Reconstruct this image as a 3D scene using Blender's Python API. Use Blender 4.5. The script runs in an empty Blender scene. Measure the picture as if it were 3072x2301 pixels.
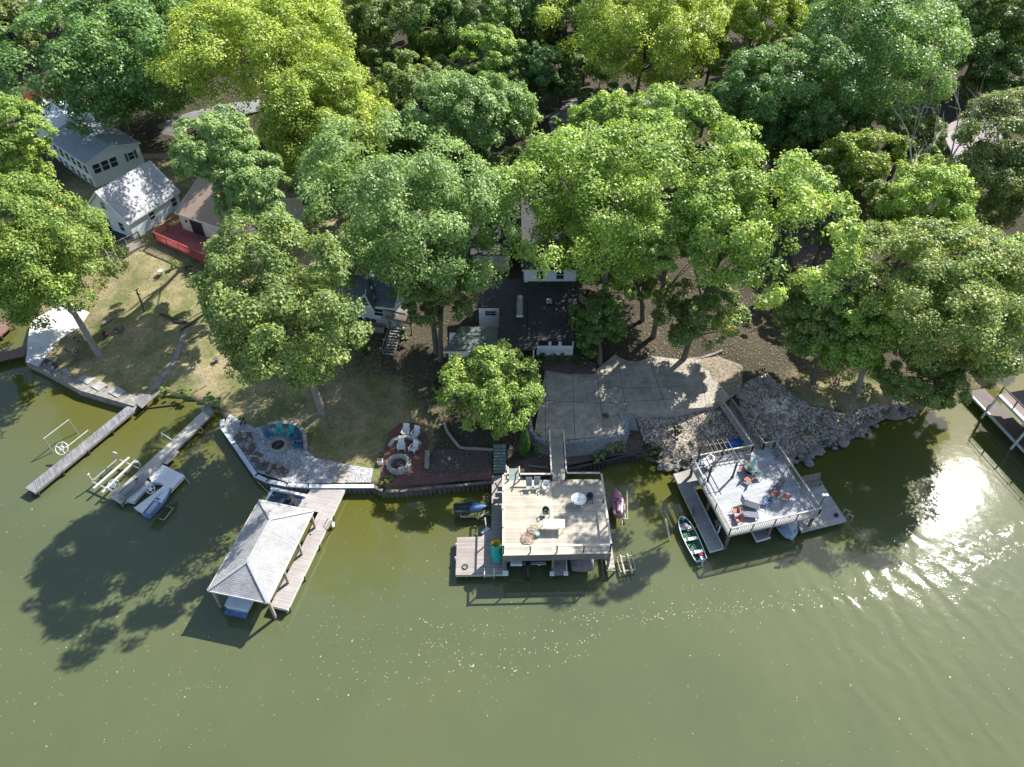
import bpy, bmesh, math, random
import numpy as np
from mathutils import Vector, Matrix
PI = math.pi
sc = bpy.context.scene
# ---------------------------------------------------------------- camera, world, sun, exposure
F, DEP, H = 2200.0, math.radians(44), 56.0
cd = bpy.data.cameras.new('camera'); cam = bpy.data.objects.new('camera', cd); sc.collection.objects.link(cam)
cam.location = (0, 0, H); cam.rotation_euler = (PI/2 - DEP, 0, 0)
cd.sensor_width = 36; cd.lens = F/3072*36; cd.clip_end = 2000; cd.clip_start = 0.5
sc.camera = cam
SUN = Vector((0.600, 0.612, 0.801)).normalized()
w = bpy.data.worlds.new('World'); sc.world = w; w.use_nodes = True
nt = w.node_tree; bg = nt.nodes['Background']; sk = nt.nodes.new('ShaderNodeTexSky'); sk.sky_type = 'NISHITA'
sk.sun_disc = False; sk.sun_elevation = math.asin(SUN.z); sk.sun_rotation = math.atan2(SUN.x, SUN.y)
nt.links.new(sk.outputs[0], bg.inputs[0]); bg.inputs[1].default_value = 0.115
ld = bpy.data.lights.new('sun', 'SUN'); ld.energy = 5.0; ld.angle = math.radians(0.5); ld.color = (1, .965, .90)
sun = bpy.data.objects.new('sun', ld); sc.collection.objects.link(sun); sun.rotation_euler = (-SUN).to_track_quat('-Z', 'Y').to_euler()
sun.location = (60, 60, 90)
sc.view_settings.view_transform = 'Standard'; sc.view_settings.look = 'None'; sc.view_settings.exposure = 1.0; sc.view_settings.gamma = 1
sc.cycles.max_bounces = 5; sc.cycles.diffuse_bounces = 3; sc.cycles.glossy_bounces = 3; sc.cycles.transparent_max_bounces = 6
sc.cycles.caustics_reflective = False; sc.cycles.caustics_refractive = False
rng = np.random.default_rng(7); random.seed(7)

# ---------------------------------------------------------------- places: sight line of the drone -> point of the land
def P(px, py, z=0.0):
    u = (px-1536)/F; v = (py-1150.5)/F
    d = np.array([u, math.cos(DEP)-v*math.sin(DEP), -(math.sin(DEP)+v*math.cos(DEP))])
    return np.array([0, 0, H]) + d*((z-H)/d[2])
# shoreline, left to right (px, py, z of the bank)
SH = [(-1500,700,.8),(-300,880,.8),(-10,905,.8),(98,935,.8),(72,1085,.8),(115,1102,.8),(240,1170,.8),(370,1208,.8),(402,1216,.5),(480,1198,.2),(560,1205,.2),
      (640,1232,.3),(662,1268,.8),(700,1335,.8),(765,1430,.8),(860,1459,.8),(925,1463,.8),(1120,1463,.8),(1150,1478,.8),(1300,1466,.8),(1478,1450,.8),(1600,1440,.8),
      (1700,1412,.8),(1807,1390,.8),(1890,1368,.8),(1925,1375,.5),(1960,1398,.1),(2010,1418,.1),(2060,1412,.1),(2200,1400,.1),(2360,1388,.1),(2410,1372,.1),
      (2480,1345,.1),(2560,1318,.1),(2600,1290,.1),(2680,1255,.1),(2760,1245,.1),(2850,1235,.1),(3000,1150,.1),(3300,1060,.1),(5000,800,.1)]
SHW = np.array([P(a, b, c) for a, b, c in SH])
CT = [(300,1100,1.1,0),(450,1050,1.6,0),(350,950,2.2,0),(250,1020,1.3,0),(450,880,2.6,0),(480,800,3.2,0),(400,700,3.5,0),(560,1100,1.5,0),(600,1000,2,0),(200,750,3.2,.3),
      (250,600,3.8,.3),(100,400,4.5,.6),(600,700,3.6,.2),(750,800,3.4,.3),(560,1180,.7,0),(1010,720,4,.2),(560,560,4.5,.2),
      (800,1250,1.1,.1),(900,1350,.85,0),(1000,1400,.85,0),(1120,1400,.85,0),(1230,1350,1,.1),(1000,1250,1.3,.15),(1150,1200,1.6,.15),(1280,1150,1.8,.5),(1100,1080,2.2,.4),
      (1200,1070,2.2,.6),(1350,1350,1.1,.5),(1400,1400,.9,.8),(1450,1280,1.6,.7),(1450,1400,.9,.8),(1600,1080,2.6,.8),(1700,900,3,1),(1500,900,3,1),(1650,1150,2.5,.8),(1750,1250,2.5,.8),
      (1900,1200,2.5,.8),(1850,1270,2.3,.8),(2050,1150,2.6,.6),(1900,1050,2.9,.7),(2200,1050,3,.9),(2150,1180,2.6,.6),(2200,1120,2.7,.6),
      (1700,1372,1.0,1),(1800,1352,1.0,1),(1860,1335,1.1,1),(1950,1300,2.0,1),(2050,1330,1.3,1),(2150,1260,2.4,1),(2250,1200,2.6,.8),(2330,1290,1.7,1),(2400,1310,1.0,1),
      (2500,1280,1.1,.8),(2450,1180,2.2,.2),(2600,1180,1.8,.2),(2600,1050,3,.6),(2850,1000,3.5,.9),(600,300,7,1),(1200,400,7,1),(1800,400,7,1),(2500,300,7,1),(2900,500,5,1),
      (1536,0,9,1),(0,100,7,1),(3000,100,9,1),(1300,700,5,1),(1900,700,5,1),(2400,700,5,1),(0,600,4,.8)]
CW = np.array([list(P(a, b, c)) + [d] for a, b, c, d in CT] + [list(p)+[.3] for p in SHW[1:-1]])
def sdist(x, y):   # signed distance, + inland
    x = np.atleast_1d(x).astype(float); y = np.atleast_1d(y).astype(float)
    best = np.full(x.shape, 1e9); inside = np.zeros(x.shape, bool)
    for i in range(len(SHW)-1):
        a, b = SHW[i], SHW[i+1]; ab = b[:2]-a[:2]
        t = np.clip(((x-a[0])*ab[0]+(y-a[1])*ab[1])/(ab@ab), 0, 1)
        d = np.hypot(x-a[0]-t*ab[0], y-a[1]-t*ab[1]); best = np.minimum(best, d)
        cr = (a[0] > x) != (b[0] > x)            # segments crossed going to -y
        yy = a[1] + (x-a[0])*ab[1]/(ab[0] if abs(ab[0]) > 1e-9 else 1e-9)
        inside ^= cr & (yy < y)
    return np.where(inside, best, -best)
def idw(x, y, col):
    x = np.atleast_1d(x).astype(float); y = np.atleast_1d(y).astype(float)
    num = np.zeros(x.shape); den = np.zeros(x.shape)
    for c in CW:
        ww = ((x-c[0])**2+(y-c[1])**2+1.2)**-1.7; num += ww*c[col]; den += ww
    return num/den
def hgt(x, y, raw=False):
    z = idw(x, y, 2)
    if raw: return z
    d = sdist(x, y)
    return np.where(d > .55, z, np.maximum(z - (0.55-d)*4, -2.2))
def hz(x, y): return float(hgt(x, y, True)[0])
def G(px, py, dz=0.0):
    z = 1.5
    for _ in range(7):
        p = P(px, py, z); z = hz(p[0], p[1]) + dz
    return P(px, py, z)

# ---------------------------------------------------------------- materials
MATS = {}
def nodes(name):
    m = bpy.data.materials.new(name); m.use_nodes = True; n = m.node_tree.nodes; l = m.node_tree.links
    return m, n, l, n['Principled BSDF']
def ramp(n, l, src, stops):
    r = n.new('ShaderNodeValToRGB'); l.new(src, r.inputs[0]); e = r.color_ramp.elements
    while len(e) < len(stops): e.new(.5)
    for k, (p, c) in enumerate(stops): e[k].position = p; e[k].color = (*c, 1)
    return r
def mx(n, l, fac, a, b, mode='MIX'):
    q = n.new('ShaderNodeMix'); q.data_type = 'RGBA'; q.blend_type = mode
    for s, v in ((q.inputs[0], fac), (q.inputs[6], a), (q.inputs[7], b)):
        if hasattr(v, 'links'): l.new(v, s)
        else: s.default_value = v if isinstance(v, (int, float)) else (*v, 1)
    return q.outputs[2]
def noise(n, l, co, scale, det=4, rough=.6):
    t = n.new('ShaderNodeTexNoise'); t.inputs['Scale'].default_value = scale; t.inputs['Detail'].default_value = det; t.inputs['Roughness'].default_value = rough
    if co: l.new(co, t.inputs['Vector'])
    return t.outputs[0]
def M(name, c1, c2=None, kind='noise', scale=3., rough=.7, ang=0., metal=0., bump=0., w=.14, length=3.2, dirt=.35, spec=.4, coat=0):
    if name in MATS: return MATS[name]
    m, n, l, b = nodes(name); MATS[name] = m
    c2 = c2 or tuple(v*.82 for v in c1)
    tc = n.new('ShaderNodeTexCoord').outputs['Object']
    big = noise(n, l, tc, .7, 5); fine = noise(n, l, tc, 14, 3)
    h = None
    if kind in ('plank', 'shingle', 'block'):
        mp = n.new('ShaderNodeMapping'); l.new(tc, mp.inputs[0]); mp.inputs['Rotation'].default_value = (0, 0, -ang)
        br = n.new('ShaderNodeTexBrick'); l.new(mp.outputs[0], br.inputs[0]); br.inputs['Scale'].default_value = 1
        br.inputs['Brick Width'].default_value = length; br.inputs['Row Height'].default_value = w
        br.inputs['Mortar Size'].default_value = {'plank': .011, 'shingle': .012, 'block': .02}[kind]
        br.inputs['Mortar Smooth'].default_value = .3
        br.inputs['Color1'].default_value = (*c1, 1); br.inputs['Color2'].default_value = (*c2, 1)
        br.inputs['Mortar'].default_value = (*[v*.28 for v in c2], 1)
        col = br.outputs[0]
        col = mx(n, l, dirt, col, ramp(n, l, big, [(.3, (.45,.45,.46)), (.7, (1.1,1.1,1.1))]).outputs[0], 'MULTIPLY')
        col = mx(n, l, dirt*.8, col, ramp(n, l, fine, [(.3, (.6,.6,.6)), (.7, (1.15,1.15,1.15))]).outputs[0], 'MULTIPLY')
    elif kind == 'siding':
        sx = n.new('ShaderNodeSeparateXYZ'); l.new(tc, sx.inputs[0])
        mm = n.new('ShaderNodeMath'); mm.operation = 'MULTIPLY'; l.new(sx.outputs[2], mm.inputs[0]); mm.inputs[1].default_value = 1/w
        fr = n.new('ShaderNodeMath'); fr.operation = 'FRACT'; l.new(mm.outputs[0], fr.inputs[0])
        r = ramp(n, l, fr.outputs[0], [(0, c2), (.14, c1), (1, c1)])
        col = mx(n, l, dirt, r.outputs[0], ramp(n, l, big, [(.3, (.7,.7,.7)), (.7, (1.05,1.05,1.05))]).outputs[0], 'MULTIPLY')
    elif kind == 'rib':                       # standing seams or ribs across x (turned by ang)
        mp = n.new('ShaderNodeMapping'); l.new(tc, mp.inputs[0]); mp.inputs['Rotation'].default_value = (0, 0, -ang)
        sx = n.new('ShaderNodeSeparateXYZ'); l.new(mp.outputs[0], sx.inputs[0])
        mm = n.new('ShaderNodeMath'); mm.operation = 'MULTIPLY'; l.new(sx.outputs[0], mm.inputs[0]); mm.inputs[1].default_value = 1/w
        fr = n.new('ShaderNodeMath'); fr.operation = 'FRACT'; l.new(mm.outputs[0], fr.inputs[0])
        r = ramp(n, l, fr.outputs[0], [(0, c2), (.2, c1), (.85, c1), (1, c2)])
        col = mx(n, l, dirt, r.outputs[0], ramp(n, l, big, [(.3, (.6,.6,.6)), (.7, (1.05,1.05,1.05))]).outputs[0], 'MULTIPLY')
    elif kind == 'gravel':
        v = n.new('ShaderNodeTexVoronoi'); l.new(tc, v.inputs['Vector']); v.inputs['Scale'].default_value = scale
        bw = n.new('ShaderNodeRGBToBW'); l.new(v.outputs['Color'], bw.inputs[0])
        col = ramp(n, l, bw.outputs[0], [(.25, c2), (.5, c1), (.85, tuple(min(1, x*1.9) for x in c1))]).outputs[0]
        col = mx(n, l, dirt, col, ramp(n, l, big, [(.35, (.5,.48,.45)), (.7, (1.1,1.1,1.1))]).outputs[0], 'MULTIPLY')
        h = v.outputs['Distance']
    else:
        a = noise(n, l, tc, scale, 6, .65)
        col = ramp(n, l, a, [(.34, c2), (.66, c1)]).outputs[0]
        col = mx(n, l, dirt, col, ramp(n, l, fine, [(.3, (.62,.62,.62)), (.7, (1.2,1.2,1.2))]).outputs[0], 'MULTIPLY')
        col = mx(n, l, dirt*.9, col, ramp(n, l, noise(n, l, tc, .45, 7, .7), [(.36, (.55,.53,.5)), (.6, (1.1,1.1,1.1))]).outputs[0], 'MULTIPLY')
    l.new(col, b.inputs['Base Color']); b.inputs['Roughness'].default_value = rough; b.inputs['Metallic'].default_value = metal
    b.inputs['Specular IOR Level'].default_value = spec
    if coat: b.inputs['Coat Weight'].default_value = coat
    if bump:
        bp = n.new('ShaderNodeBump'); bp.inputs['Strength'].default_value = bump; bp.inputs['Distance'].default_value = .05
        l.new(h or fine, bp.inputs['Height']); l.new(bp.outputs[0], b.inputs['Normal'])
    return m
def leafmat(name, stops, trans=.30, rough=.46):
    if name in MATS: return MATS[name]
    m, n, l, b = nodes(name); MATS[name] = m
    at = n.new('ShaderNodeAttribute'); at.attribute_name = 'tint'
    r = ramp(n, l, at.outputs['Fac'], stops)
    l.new(r.outputs[0], b.inputs['Base Color']); b.inputs['Roughness'].default_value = rough; b.inputs['Specular IOR Level'].default_value = .32
    t = n.new('ShaderNodeBsdfTranslucent'); g = mx(n, l, 1., r.outputs[0], (1.5, 1.6, .7), 'MULTIPLY'); l.new(g, t.inputs[0])
    s = n.new('ShaderNodeMixShader'); s.inputs[0].default_value = trans; l.new(b.outputs[0], s.inputs[1]); l.new(t.outputs[0], s.inputs[2])
    l.new(s.outputs[0], n['Material Output'].inputs[0]); return m
# leaf kinds: darker to lighter, then the few turned leaves
LF = {
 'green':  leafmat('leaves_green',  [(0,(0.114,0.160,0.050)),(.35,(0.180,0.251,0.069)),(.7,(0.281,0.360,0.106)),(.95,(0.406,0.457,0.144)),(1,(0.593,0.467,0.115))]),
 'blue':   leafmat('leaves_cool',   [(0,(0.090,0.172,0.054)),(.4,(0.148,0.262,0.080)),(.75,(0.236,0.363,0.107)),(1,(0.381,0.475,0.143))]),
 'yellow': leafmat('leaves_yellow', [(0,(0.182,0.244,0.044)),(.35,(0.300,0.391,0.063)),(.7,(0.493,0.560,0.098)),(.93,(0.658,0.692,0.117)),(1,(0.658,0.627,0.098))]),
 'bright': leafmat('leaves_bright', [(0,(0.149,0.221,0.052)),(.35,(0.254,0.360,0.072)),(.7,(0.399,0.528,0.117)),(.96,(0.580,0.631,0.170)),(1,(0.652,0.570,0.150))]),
 'pale':   leafmat('leaves_pale',   [(0,(0.140,0.218,0.073)),(.35,(0.220,0.322,0.105)),(.75,(0.351,0.472,0.169)),(1,(0.509,0.573,0.239))]),
 'olive':  leafmat('leaves_olive',  [(0,(0.118,0.155,0.047)),(.4,(0.188,0.245,0.072)),(.75,(0.274,0.331,0.110)),(1,(0.376,0.378,0.118))]),
 'autumn': leafmat('leaves_autumn', [(0,(0.129,0.201,0.044)),(.35,(0.219,0.316,0.062)),(.65,(0.325,0.431,0.094)),(.85,(0.484,0.460,0.110)),(1,(0.518,0.384,0.094))]),
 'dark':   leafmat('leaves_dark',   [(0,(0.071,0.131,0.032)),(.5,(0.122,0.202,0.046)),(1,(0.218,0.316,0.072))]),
 'hedge':  leafmat('leaves_hedge',  [(0,(.026,.050,.014)),(.5,(.045,.085,.020)),(1,(.085,.13,.035))], .15),
 'thuja':  leafmat('leaves_thuja',  [(0,(.030,.075,.012)),(.6,(.055,.125,.02)),(1,(.085,.17,.03))], .12),
 'russet': leafmat('leaves_russet', [(0,(.12,.045,.022)),(.5,(.24,.075,.03)),(1,(.36,.14,.05))], .2),
 'bloom':  leafmat('leaves_bloom',  [(0,(.06,.09,.03)),(.6,(.10,.14,.045)),(.72,(.5,.47,.26)),(1,(.65,.62,.4))], .2)}
bark = M('bark', (.17,.145,.12), (.085,.07,.055), scale=5, rough=.9, bump=.4)
paleb = M('bark_pale', (.34,.32,.29), (.19,.175,.155), scale=5, rough=.9, bump=.3)
white = M('white_paint', (.78,.78,.76), (.68,.68,.66), scale=2, rough=.5)
whitepl = M('white_plastic', (.82,.82,.80), (.76,.76,.74), scale=2, rough=.35)
offwhite = M('offwhite_paint', (.66,.65,.60), (.5,.49,.45), scale=2, rough=.6)
black = M('black_metal', (.022,.022,.024), (.035,.035,.04), rough=.45)
darkg = M('dark_plastic', (.05,.052,.06), (.03,.03,.036), rough=.4)
galv = M('galvanised_metal', (.52,.52,.50), (.38,.38,.36), scale=6, rough=.45, metal=.35)
conc = M('concrete', (.42,.375,.31), (.29,.26,.22), scale=.9, rough=.85, bump=.1)
conc2 = M('concrete_worn', (.33,.31,.28), (.17,.16,.14), scale=1.8, rough=.9, bump=.2)
concw = M('concrete_white', (.72,.70,.66), (.60,.58,.54), scale=1.5, rough=.8)
stone = M('stone', (.33,.30,.265), (.19,.175,.16), scale=4, rough=.9, bump=.3)
stone2 = M('stone_pink', (.36,.28,.24), (.24,.20,.18), scale=4, rough=.9, bump=.3)
stone3 = M('stone_blue', (.27,.285,.29), (.18,.19,.20), scale=4, rough=.9, bump=.3)
stoned = M('stone_dark', (.17,.145,.12), (.075,.065,.055), scale=5, rough=.95, bump=.4)
glass = M('window_glass', (.025,.03,.035), (.04,.045,.05), scale=1, rough=.08, spec=.6)
timber = M('timber_weathered', (.27,.24,.20), (.16,.14,.115), scale=5, rough=.9, bump=.2)
timbd = M('timber_dark', (.10,.085,.07), (.055,.045,.04), scale=5, rough=.9, bump=.2)
timbl = M('timber_pale', (.50,.46,.36), (.38,.34,.26), scale=4, rough=.8)
ash = M('ash', (.16,.15,.15), (.05,.05,.05), scale=6, rough=1)

# ---------------------------------------------------------------- mesh helpers
col = sc.collection
def wl(o):
    v = Vector((0, 0, 0))
    while o is not None: v += o.location; o = o.parent
    return v
class MB:
    def __init__(s): s.v = []; s.f = []
    def add(s, vs, fs):
        k = len(s.v); s.v += [tuple(map(float, p)) for p in vs]; s.f += [tuple(i+k for i in f) for f in fs]; return s
    def hexa(s, b, t):     # bottom 4, top 4
        return s.add(list(b)+list(t), [(3,2,1,0),(4,5,6,7),(0,1,5,4),(1,2,6,5),(2,3,7,6),(3,0,4,7)])
    def box(s, c, size, rz=0., tilt=None):
        hx, hy, hz_ = [q/2 for q in size]; m = Matrix.Rotation(rz, 3, 'Z')
        if tilt is not None: m = m @ tilt
        c = Vector([float(q) for q in c])
        pt = [c + m @ Vector((x*hx, y*hy, z*hz_)) for z in (-1, 1) for x, y in ((-1,-1),(1,-1),(1,1),(-1,1))]
        return s.hexa(pt[:4], pt[4:])
    def bar(s, a, b, w=.1, h=None, up=(0,0,1)):
        a = Vector([float(q) for q in a]); b = Vector([float(q) for q in b]); h = h or w; d = (b-a).normalized(); u = Vector(up)
        if abs(d.dot(u)) > .95: u = Vector((0, 1, 0))
        sx = d.cross(u).normalized()*w/2; sy = sx.cross(d).normalized()*h/2
        q = lambda c: [c-sx-sy, c+sx-sy, c+sx+sy, c-sx+sy]
        return s.hexa(q(a), q(b))
    def prism(s, pts, z0, z1):     # pts xy list; z0/z1 scalar or list
        n = len(pts); ar = sum(pts[i][0]*pts[(i+1)%n][1]-pts[(i+1)%n][0]*pts[i][1] for i in range(n))
        if ar < 0:
            pts = pts[::-1]; z0 = z0[::-1] if isinstance(z0, list) else z0; z1 = z1[::-1] if isinstance(z1, list) else z1
        za = z0 if isinstance(z0, list) else [z0]*n; zb = z1 if isinstance(z1, list) else [z1]*n
        vs = [(p[0], p[1], z) for p, z in zip(pts, za)] + [(p[0], p[1], z) for p, z in zip(pts, zb)]
        return s.add(vs, [tuple(range(n))[::-1], tuple(range(n, 2*n))] + [(i, (i+1)%n, n+(i+1)%n, n+i) for i in range(n)])
    def tube(s, pts, r, n=8, cap=True):
        pts = [Vector([float(q) for q in p]) for p in pts]; rs = r if isinstance(r, (list, tuple)) else [r]*len(pts); vs = []; prev = None
        for i, p in enumerate(pts):
            d = (pts[min(i+1, len(pts)-1)]-pts[max(i-1, 0)]).normalized()
            u = (prev if prev is not None else Vector((0,0,1)) if abs(d.z) < .9 else Vector((1,0,0)))
            x = (u - d*u.dot(d)); x = x.normalized() if x.length > 1e-5 else d.orthogonal().normalized(); y = d.cross(x); prev = x
            vs += [p + (x*math.cos(2*PI*k/n)+y*math.sin(2*PI*k/n))*rs[i] for k in range(n)]
        fs = [(i*n+k, i*n+(k+1)%n, (i+1)*n+(k+1)%n, (i+1)*n+k) for i in range(len(pts)-1) for k in range(n)]
        if cap: fs += [tuple(range(n))[::-1], tuple(range((len(pts)-1)*n, len(pts)*n))]
        return s.add(vs, fs)
    def ring(s, c, r, tr, n=24, m=6, axis='Z', sq=1):
        c = Vector([float(q) for q in c]); ax = {'Z': (Vector((1,0,0)), Vector((0,1,0))), 'Y': (Vector((1,0,0)), Vector((0,0,1))), 'X': (Vector((0,1,0)), Vector((0,0,1)))}[axis] if isinstance(axis, str) else axis
        e = ax[0].cross(ax[1]); vs = []
        for i in range(n):
            a = 2*PI*i/n; d = ax[0]*math.cos(a)+ax[1]*math.sin(a)
            for k in range(m):
                b = 2*PI*k/m; vs.append(c + d*(r+tr*math.cos(b)) + e*tr*sq*math.sin(b))
        return s.add(vs, [(i*m+k, ((i+1)%n)*m+k, ((i+1)%n)*m+(k+1)%m, i*m+(k+1)%m) for i in range(n) for k in range(m)])
    def lathe(s, c, prof, n=20):
        c = Vector([float(q) for q in c]); vs = []
        for r, z in prof: vs += [c + Vector((r*math.cos(2*PI*k/n), r*math.sin(2*PI*k/n), z)) for k in range(n)]
        fs = [(i*n+k, i*n+(k+1)%n, (i+1)*n+(k+1)%n, (i+1)*n+k) for i in range(len(prof)-1) for k in range(n)]
        return s.add(vs, fs + [tuple(range(n))[::-1], tuple(range((len(prof)-1)*n, len(prof)*n))])
    def loft(s, secs, cap=True):   # list of rings of equal length
        n = len(secs[0]); vs = [p for q in secs for p in q]
        fs = [(i*n+k, i*n+(k+1)%n, (i+1)*n+(k+1)%n, (i+1)*n+k) for i in range(len(secs)-1) for k in range(n)]
        if cap: fs += [tuple(range(n))[::-1], tuple(range((len(secs)-1)*n, len(secs)*n))]
        return s.add(vs, fs)
    def build(s, name, mat, parent=None, local=False, smooth=False, label=None):
        off = Vector((0,0,0)) if (parent is None or local) else wl(parent)
        me = bpy.data.meshes.new(name); me.from_pydata([(x-off.x, y-off.y, z-off.z) for x, y, z in s.v], [], s.f)
        if mat: me.materials.append(mat)
        if smooth: me.polygons.foreach_set('use_smooth', [True]*len(me.polygons))
        o = bpy.data.objects.new(name, me); col.objects.link(o); o.parent = parent
        if label: o['label'] = label
        return o
def tag(o, label, cat, group=None):
    o['label'] = label; o['category'] = cat
    if group: o['group'] = group
    return o
def thing(name, label, cat, loc=(0,0,0), rz=0., group=None):
    o = bpy.data.objects.new(name, None); o.empty_display_size = .3; col.objects.link(o)
    o.location = [float(q) for q in loc]; o.rotation_euler.z = rz; return tag(o, label, cat, group)
def copy_tree(o, parent=None):
    c = o.copy(); col.objects.link(c); c.parent = parent
    for ch in [q for q in bpy.data.objects if q.parent is o]: copy_tree(ch, c)
    return c
def dup(o, label, loc, rz=0., group=None, mats=None):
    c = copy_tree(o); c.location = [float(q) for q in loc]; c.rotation_euler.z = rz; c['label'] = label
    if group: c['group'] = group
    if mats:
        for ch in c.children:
            k = ch.name.split('.')[0]
            if k in mats: ch.data = ch.data.copy(); ch.data.materials[0] = mats[k]
    return c
def solo(mb, name, mat, label, cat, group=None, center=None, smooth=False):   # a thing that is one mesh, origin at its foot
    v = np.array(mb.v); c = center if center is not None else ((v[:,0].min()+v[:,0].max())/2, (v[:,1].min()+v[:,1].max())/2, v[:,2].min())
    mb.v = [(a-c[0], b-c[1], d-c[2]) for a, b, d in mb.v]
    o = mb.build(name, mat, smooth=smooth); o.location = [float(q) for q in c]; return tag(o, label, cat, group)
def struct(o, kind='structure'):
    o['kind'] = kind; return o
def W(pts, z): return [tuple(P(a, b, z)[:2]) for a, b in pts]
def WG(pts): return [tuple(G(a, b)[:2]) for a, b in pts]

# ---------------------------------------------------------------- ground, water
def axis(lo, a, b, hi, st):
    out = list(np.arange(a, b, st)); s = st; x = b
    while x < hi: out.append(x); s *= 1.25; x += min(s, 25)
    out.append(hi); s = st; x = a-st; left = []
    while x > lo: left.append(x); s *= 1.25; x -= min(s, 25)
    return np.array([lo]+left[::-1]+out)
gx = axis(-400, -62, 62, 400, .55); gy = axis(22, 36, 76, 700, .5)
X, Y = np.meshgrid(gx, gy); Z = hgt(X.ravel(), Y.ravel()); nx, ny = len(gx), len(gy)
Z = Z + np.where(Z > .3, (np.sin(X.ravel()*.9)*np.cos(Y.ravel()*1.1))*.02, 0)
me = bpy.data.meshes.new('ground'); idx = np.arange(nx*ny).reshape(ny, nx)
q = np.stack([idx[:-1,:-1], idx[:-1,1:], idx[1:,1:], idx[1:,:-1]], -1).reshape(-1, 4)
def npmesh(name, V, Q, attr=None, smooth=False):
    me = bpy.data.meshes.new(name); me.vertices.add(len(V)); me.vertices.foreach_set('co', V.astype(np.float32).ravel())
    k = Q.shape[1]; me.loops.add(Q.size); me.loops.foreach_set('vertex_index', Q.astype(np.int32).ravel())
    me.polygons.add(len(Q)); me.polygons.foreach_set('loop_start', np.arange(0, Q.size, k, dtype=np.int32))
    if smooth: me.polygons.foreach_set('use_smooth', np.ones(len(Q), bool))
    me.update()
    if attr is not None:
        a = me.attributes.new('tint', 'FLOAT', 'FACE' if len(attr) == len(Q) else 'POINT'); a.data.foreach_set('value', attr.astype(np.float32))
    return me
me = npmesh('ground', np.stack([X.ravel(), Y.ravel(), Z], -1), q, None, True)
a = me.attributes.new('litter', 'FLOAT', 'POINT'); a.data.foreach_set('value', idw(X.ravel(), Y.ravel(), 3).astype(np.float32))
m, n, l, b = nodes('lawn_and_leaf_litter')
tc = n.new('ShaderNodeTexCoord').outputs['Object']
n1 = noise(n, l, tc, .35, 6, .65); n2 = noise(n, l, tc, 3, 6, .7); n3 = noise(n, l, tc, 11, 4, .7)
grass = mx(n, l, ramp(n, l, n1, [(.38,(0,0,0)),(.60,(1,1,1))]).outputs[0], (.34,.275,.165), (.165,.18,.07))
grass = mx(n, l, .75, grass, ramp(n, l, n2, [(.3,(.5,.5,.48)),(.7,(1.3,1.3,1.25))]).outputs[0], 'MULTIPLY')
grass = mx(n, l, .6, grass, ramp(n, l, n3, [(.3,(.55,.55,.55)),(.7,(1.35,1.35,1.35))]).outputs[0], 'MULTIPLY')
lit = ramp(n, l, n3, [(.3,(.025,.022,.016)),(.5,(.065,.058,.04)),(.78,(.20,.17,.13))]).outputs[0]
lit = mx(n, l, .6, lit, ramp(n, l, n2, [(.3,(.45,.45,.45)),(.7,(1.2,1.2,1.2))]).outputs[0], 'MULTIPLY')
at = n.new('ShaderNodeAttribute'); at.attribute_name = 'litter'
ad = n.new('ShaderNodeMath'); ad.operation = 'ADD'; l.new(at.outputs['Fac'], ad.inputs[0]); l.new(n2, ad.inputs[1])
fac = ramp(n, l, ad.outputs[0], [(.78,(0,0,0)),(1.0,(1,1,1))]).outputs[0]
l.new(mx(n, l, fac, grass, lit), b.inputs['Base Color']); b.inputs['Roughness'].default_value = .95; b.inputs['Specular IOR Level'].default_value = .1
bp = n.new('ShaderNodeBump'); bp.inputs['Strength'].default_value = .6; bp.inputs['Distance'].default_value = .08; l.new(n3, bp.inputs['Height']); l.new(bp.outputs[0], b.inputs['Normal'])
me.materials.append(m); gr = bpy.data.objects.new('ground', me); col.objects.link(gr); struct(gr)

# water sheet
m, n, l, b = nodes('lake_water')
tc = n.new('ShaderNodeTexCoord').outputs['Object']
big = noise(n, l, tc, .045, 3, .5); mid = noise(n, l, tc, .5, 3)
sh = n.new('ShaderNodeAttribute'); sh.attribute_name = 'shallow'; cloud = noise(n, l, tc, .16, 5, .6)
deep = ramp(n, l, big, [(.35,(.096,.110,.049)),(.65,(.081,.098,.047))]).outputs[0]
shf = n.new('ShaderNodeMath'); shf.operation = 'MULTIPLY'; l.new(sh.outputs['Fac'], shf.inputs[0]); l.new(ramp(n, l, cloud, [(.25,(.45,.45,.45)),(.65,(1,1,1))]).outputs[0], shf.inputs[1])
cl2 = mx(n, l, .30, deep, ramp(n, l, cloud, [(.3,(.72,.76,.8)),(.7,(1.12,1.1,1.05))]).outputs[0], 'MULTIPLY')
colr = mx(n, l, shf.outputs[0], cl2, (.092,.088,.012))
l.new(colr, b.inputs['Base Color']); b.inputs['IOR'].default_value = 1.33; b.inputs['Specular IOR Level'].default_value = .85
sx = n.new('ShaderNodeSeparateXYZ'); l.new(tc, sx.inputs[0])
def mth(op, a, c=None, d=None):
    k = n.new('ShaderNodeMath'); k.operation = op
    for i, v in enumerate((a, c, d)):
        if v is None: continue
        if hasattr(v, 'links'): l.new(v, k.inputs[i])
        else: k.inputs[i].default_value = v
    return k.outputs[0]
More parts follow.
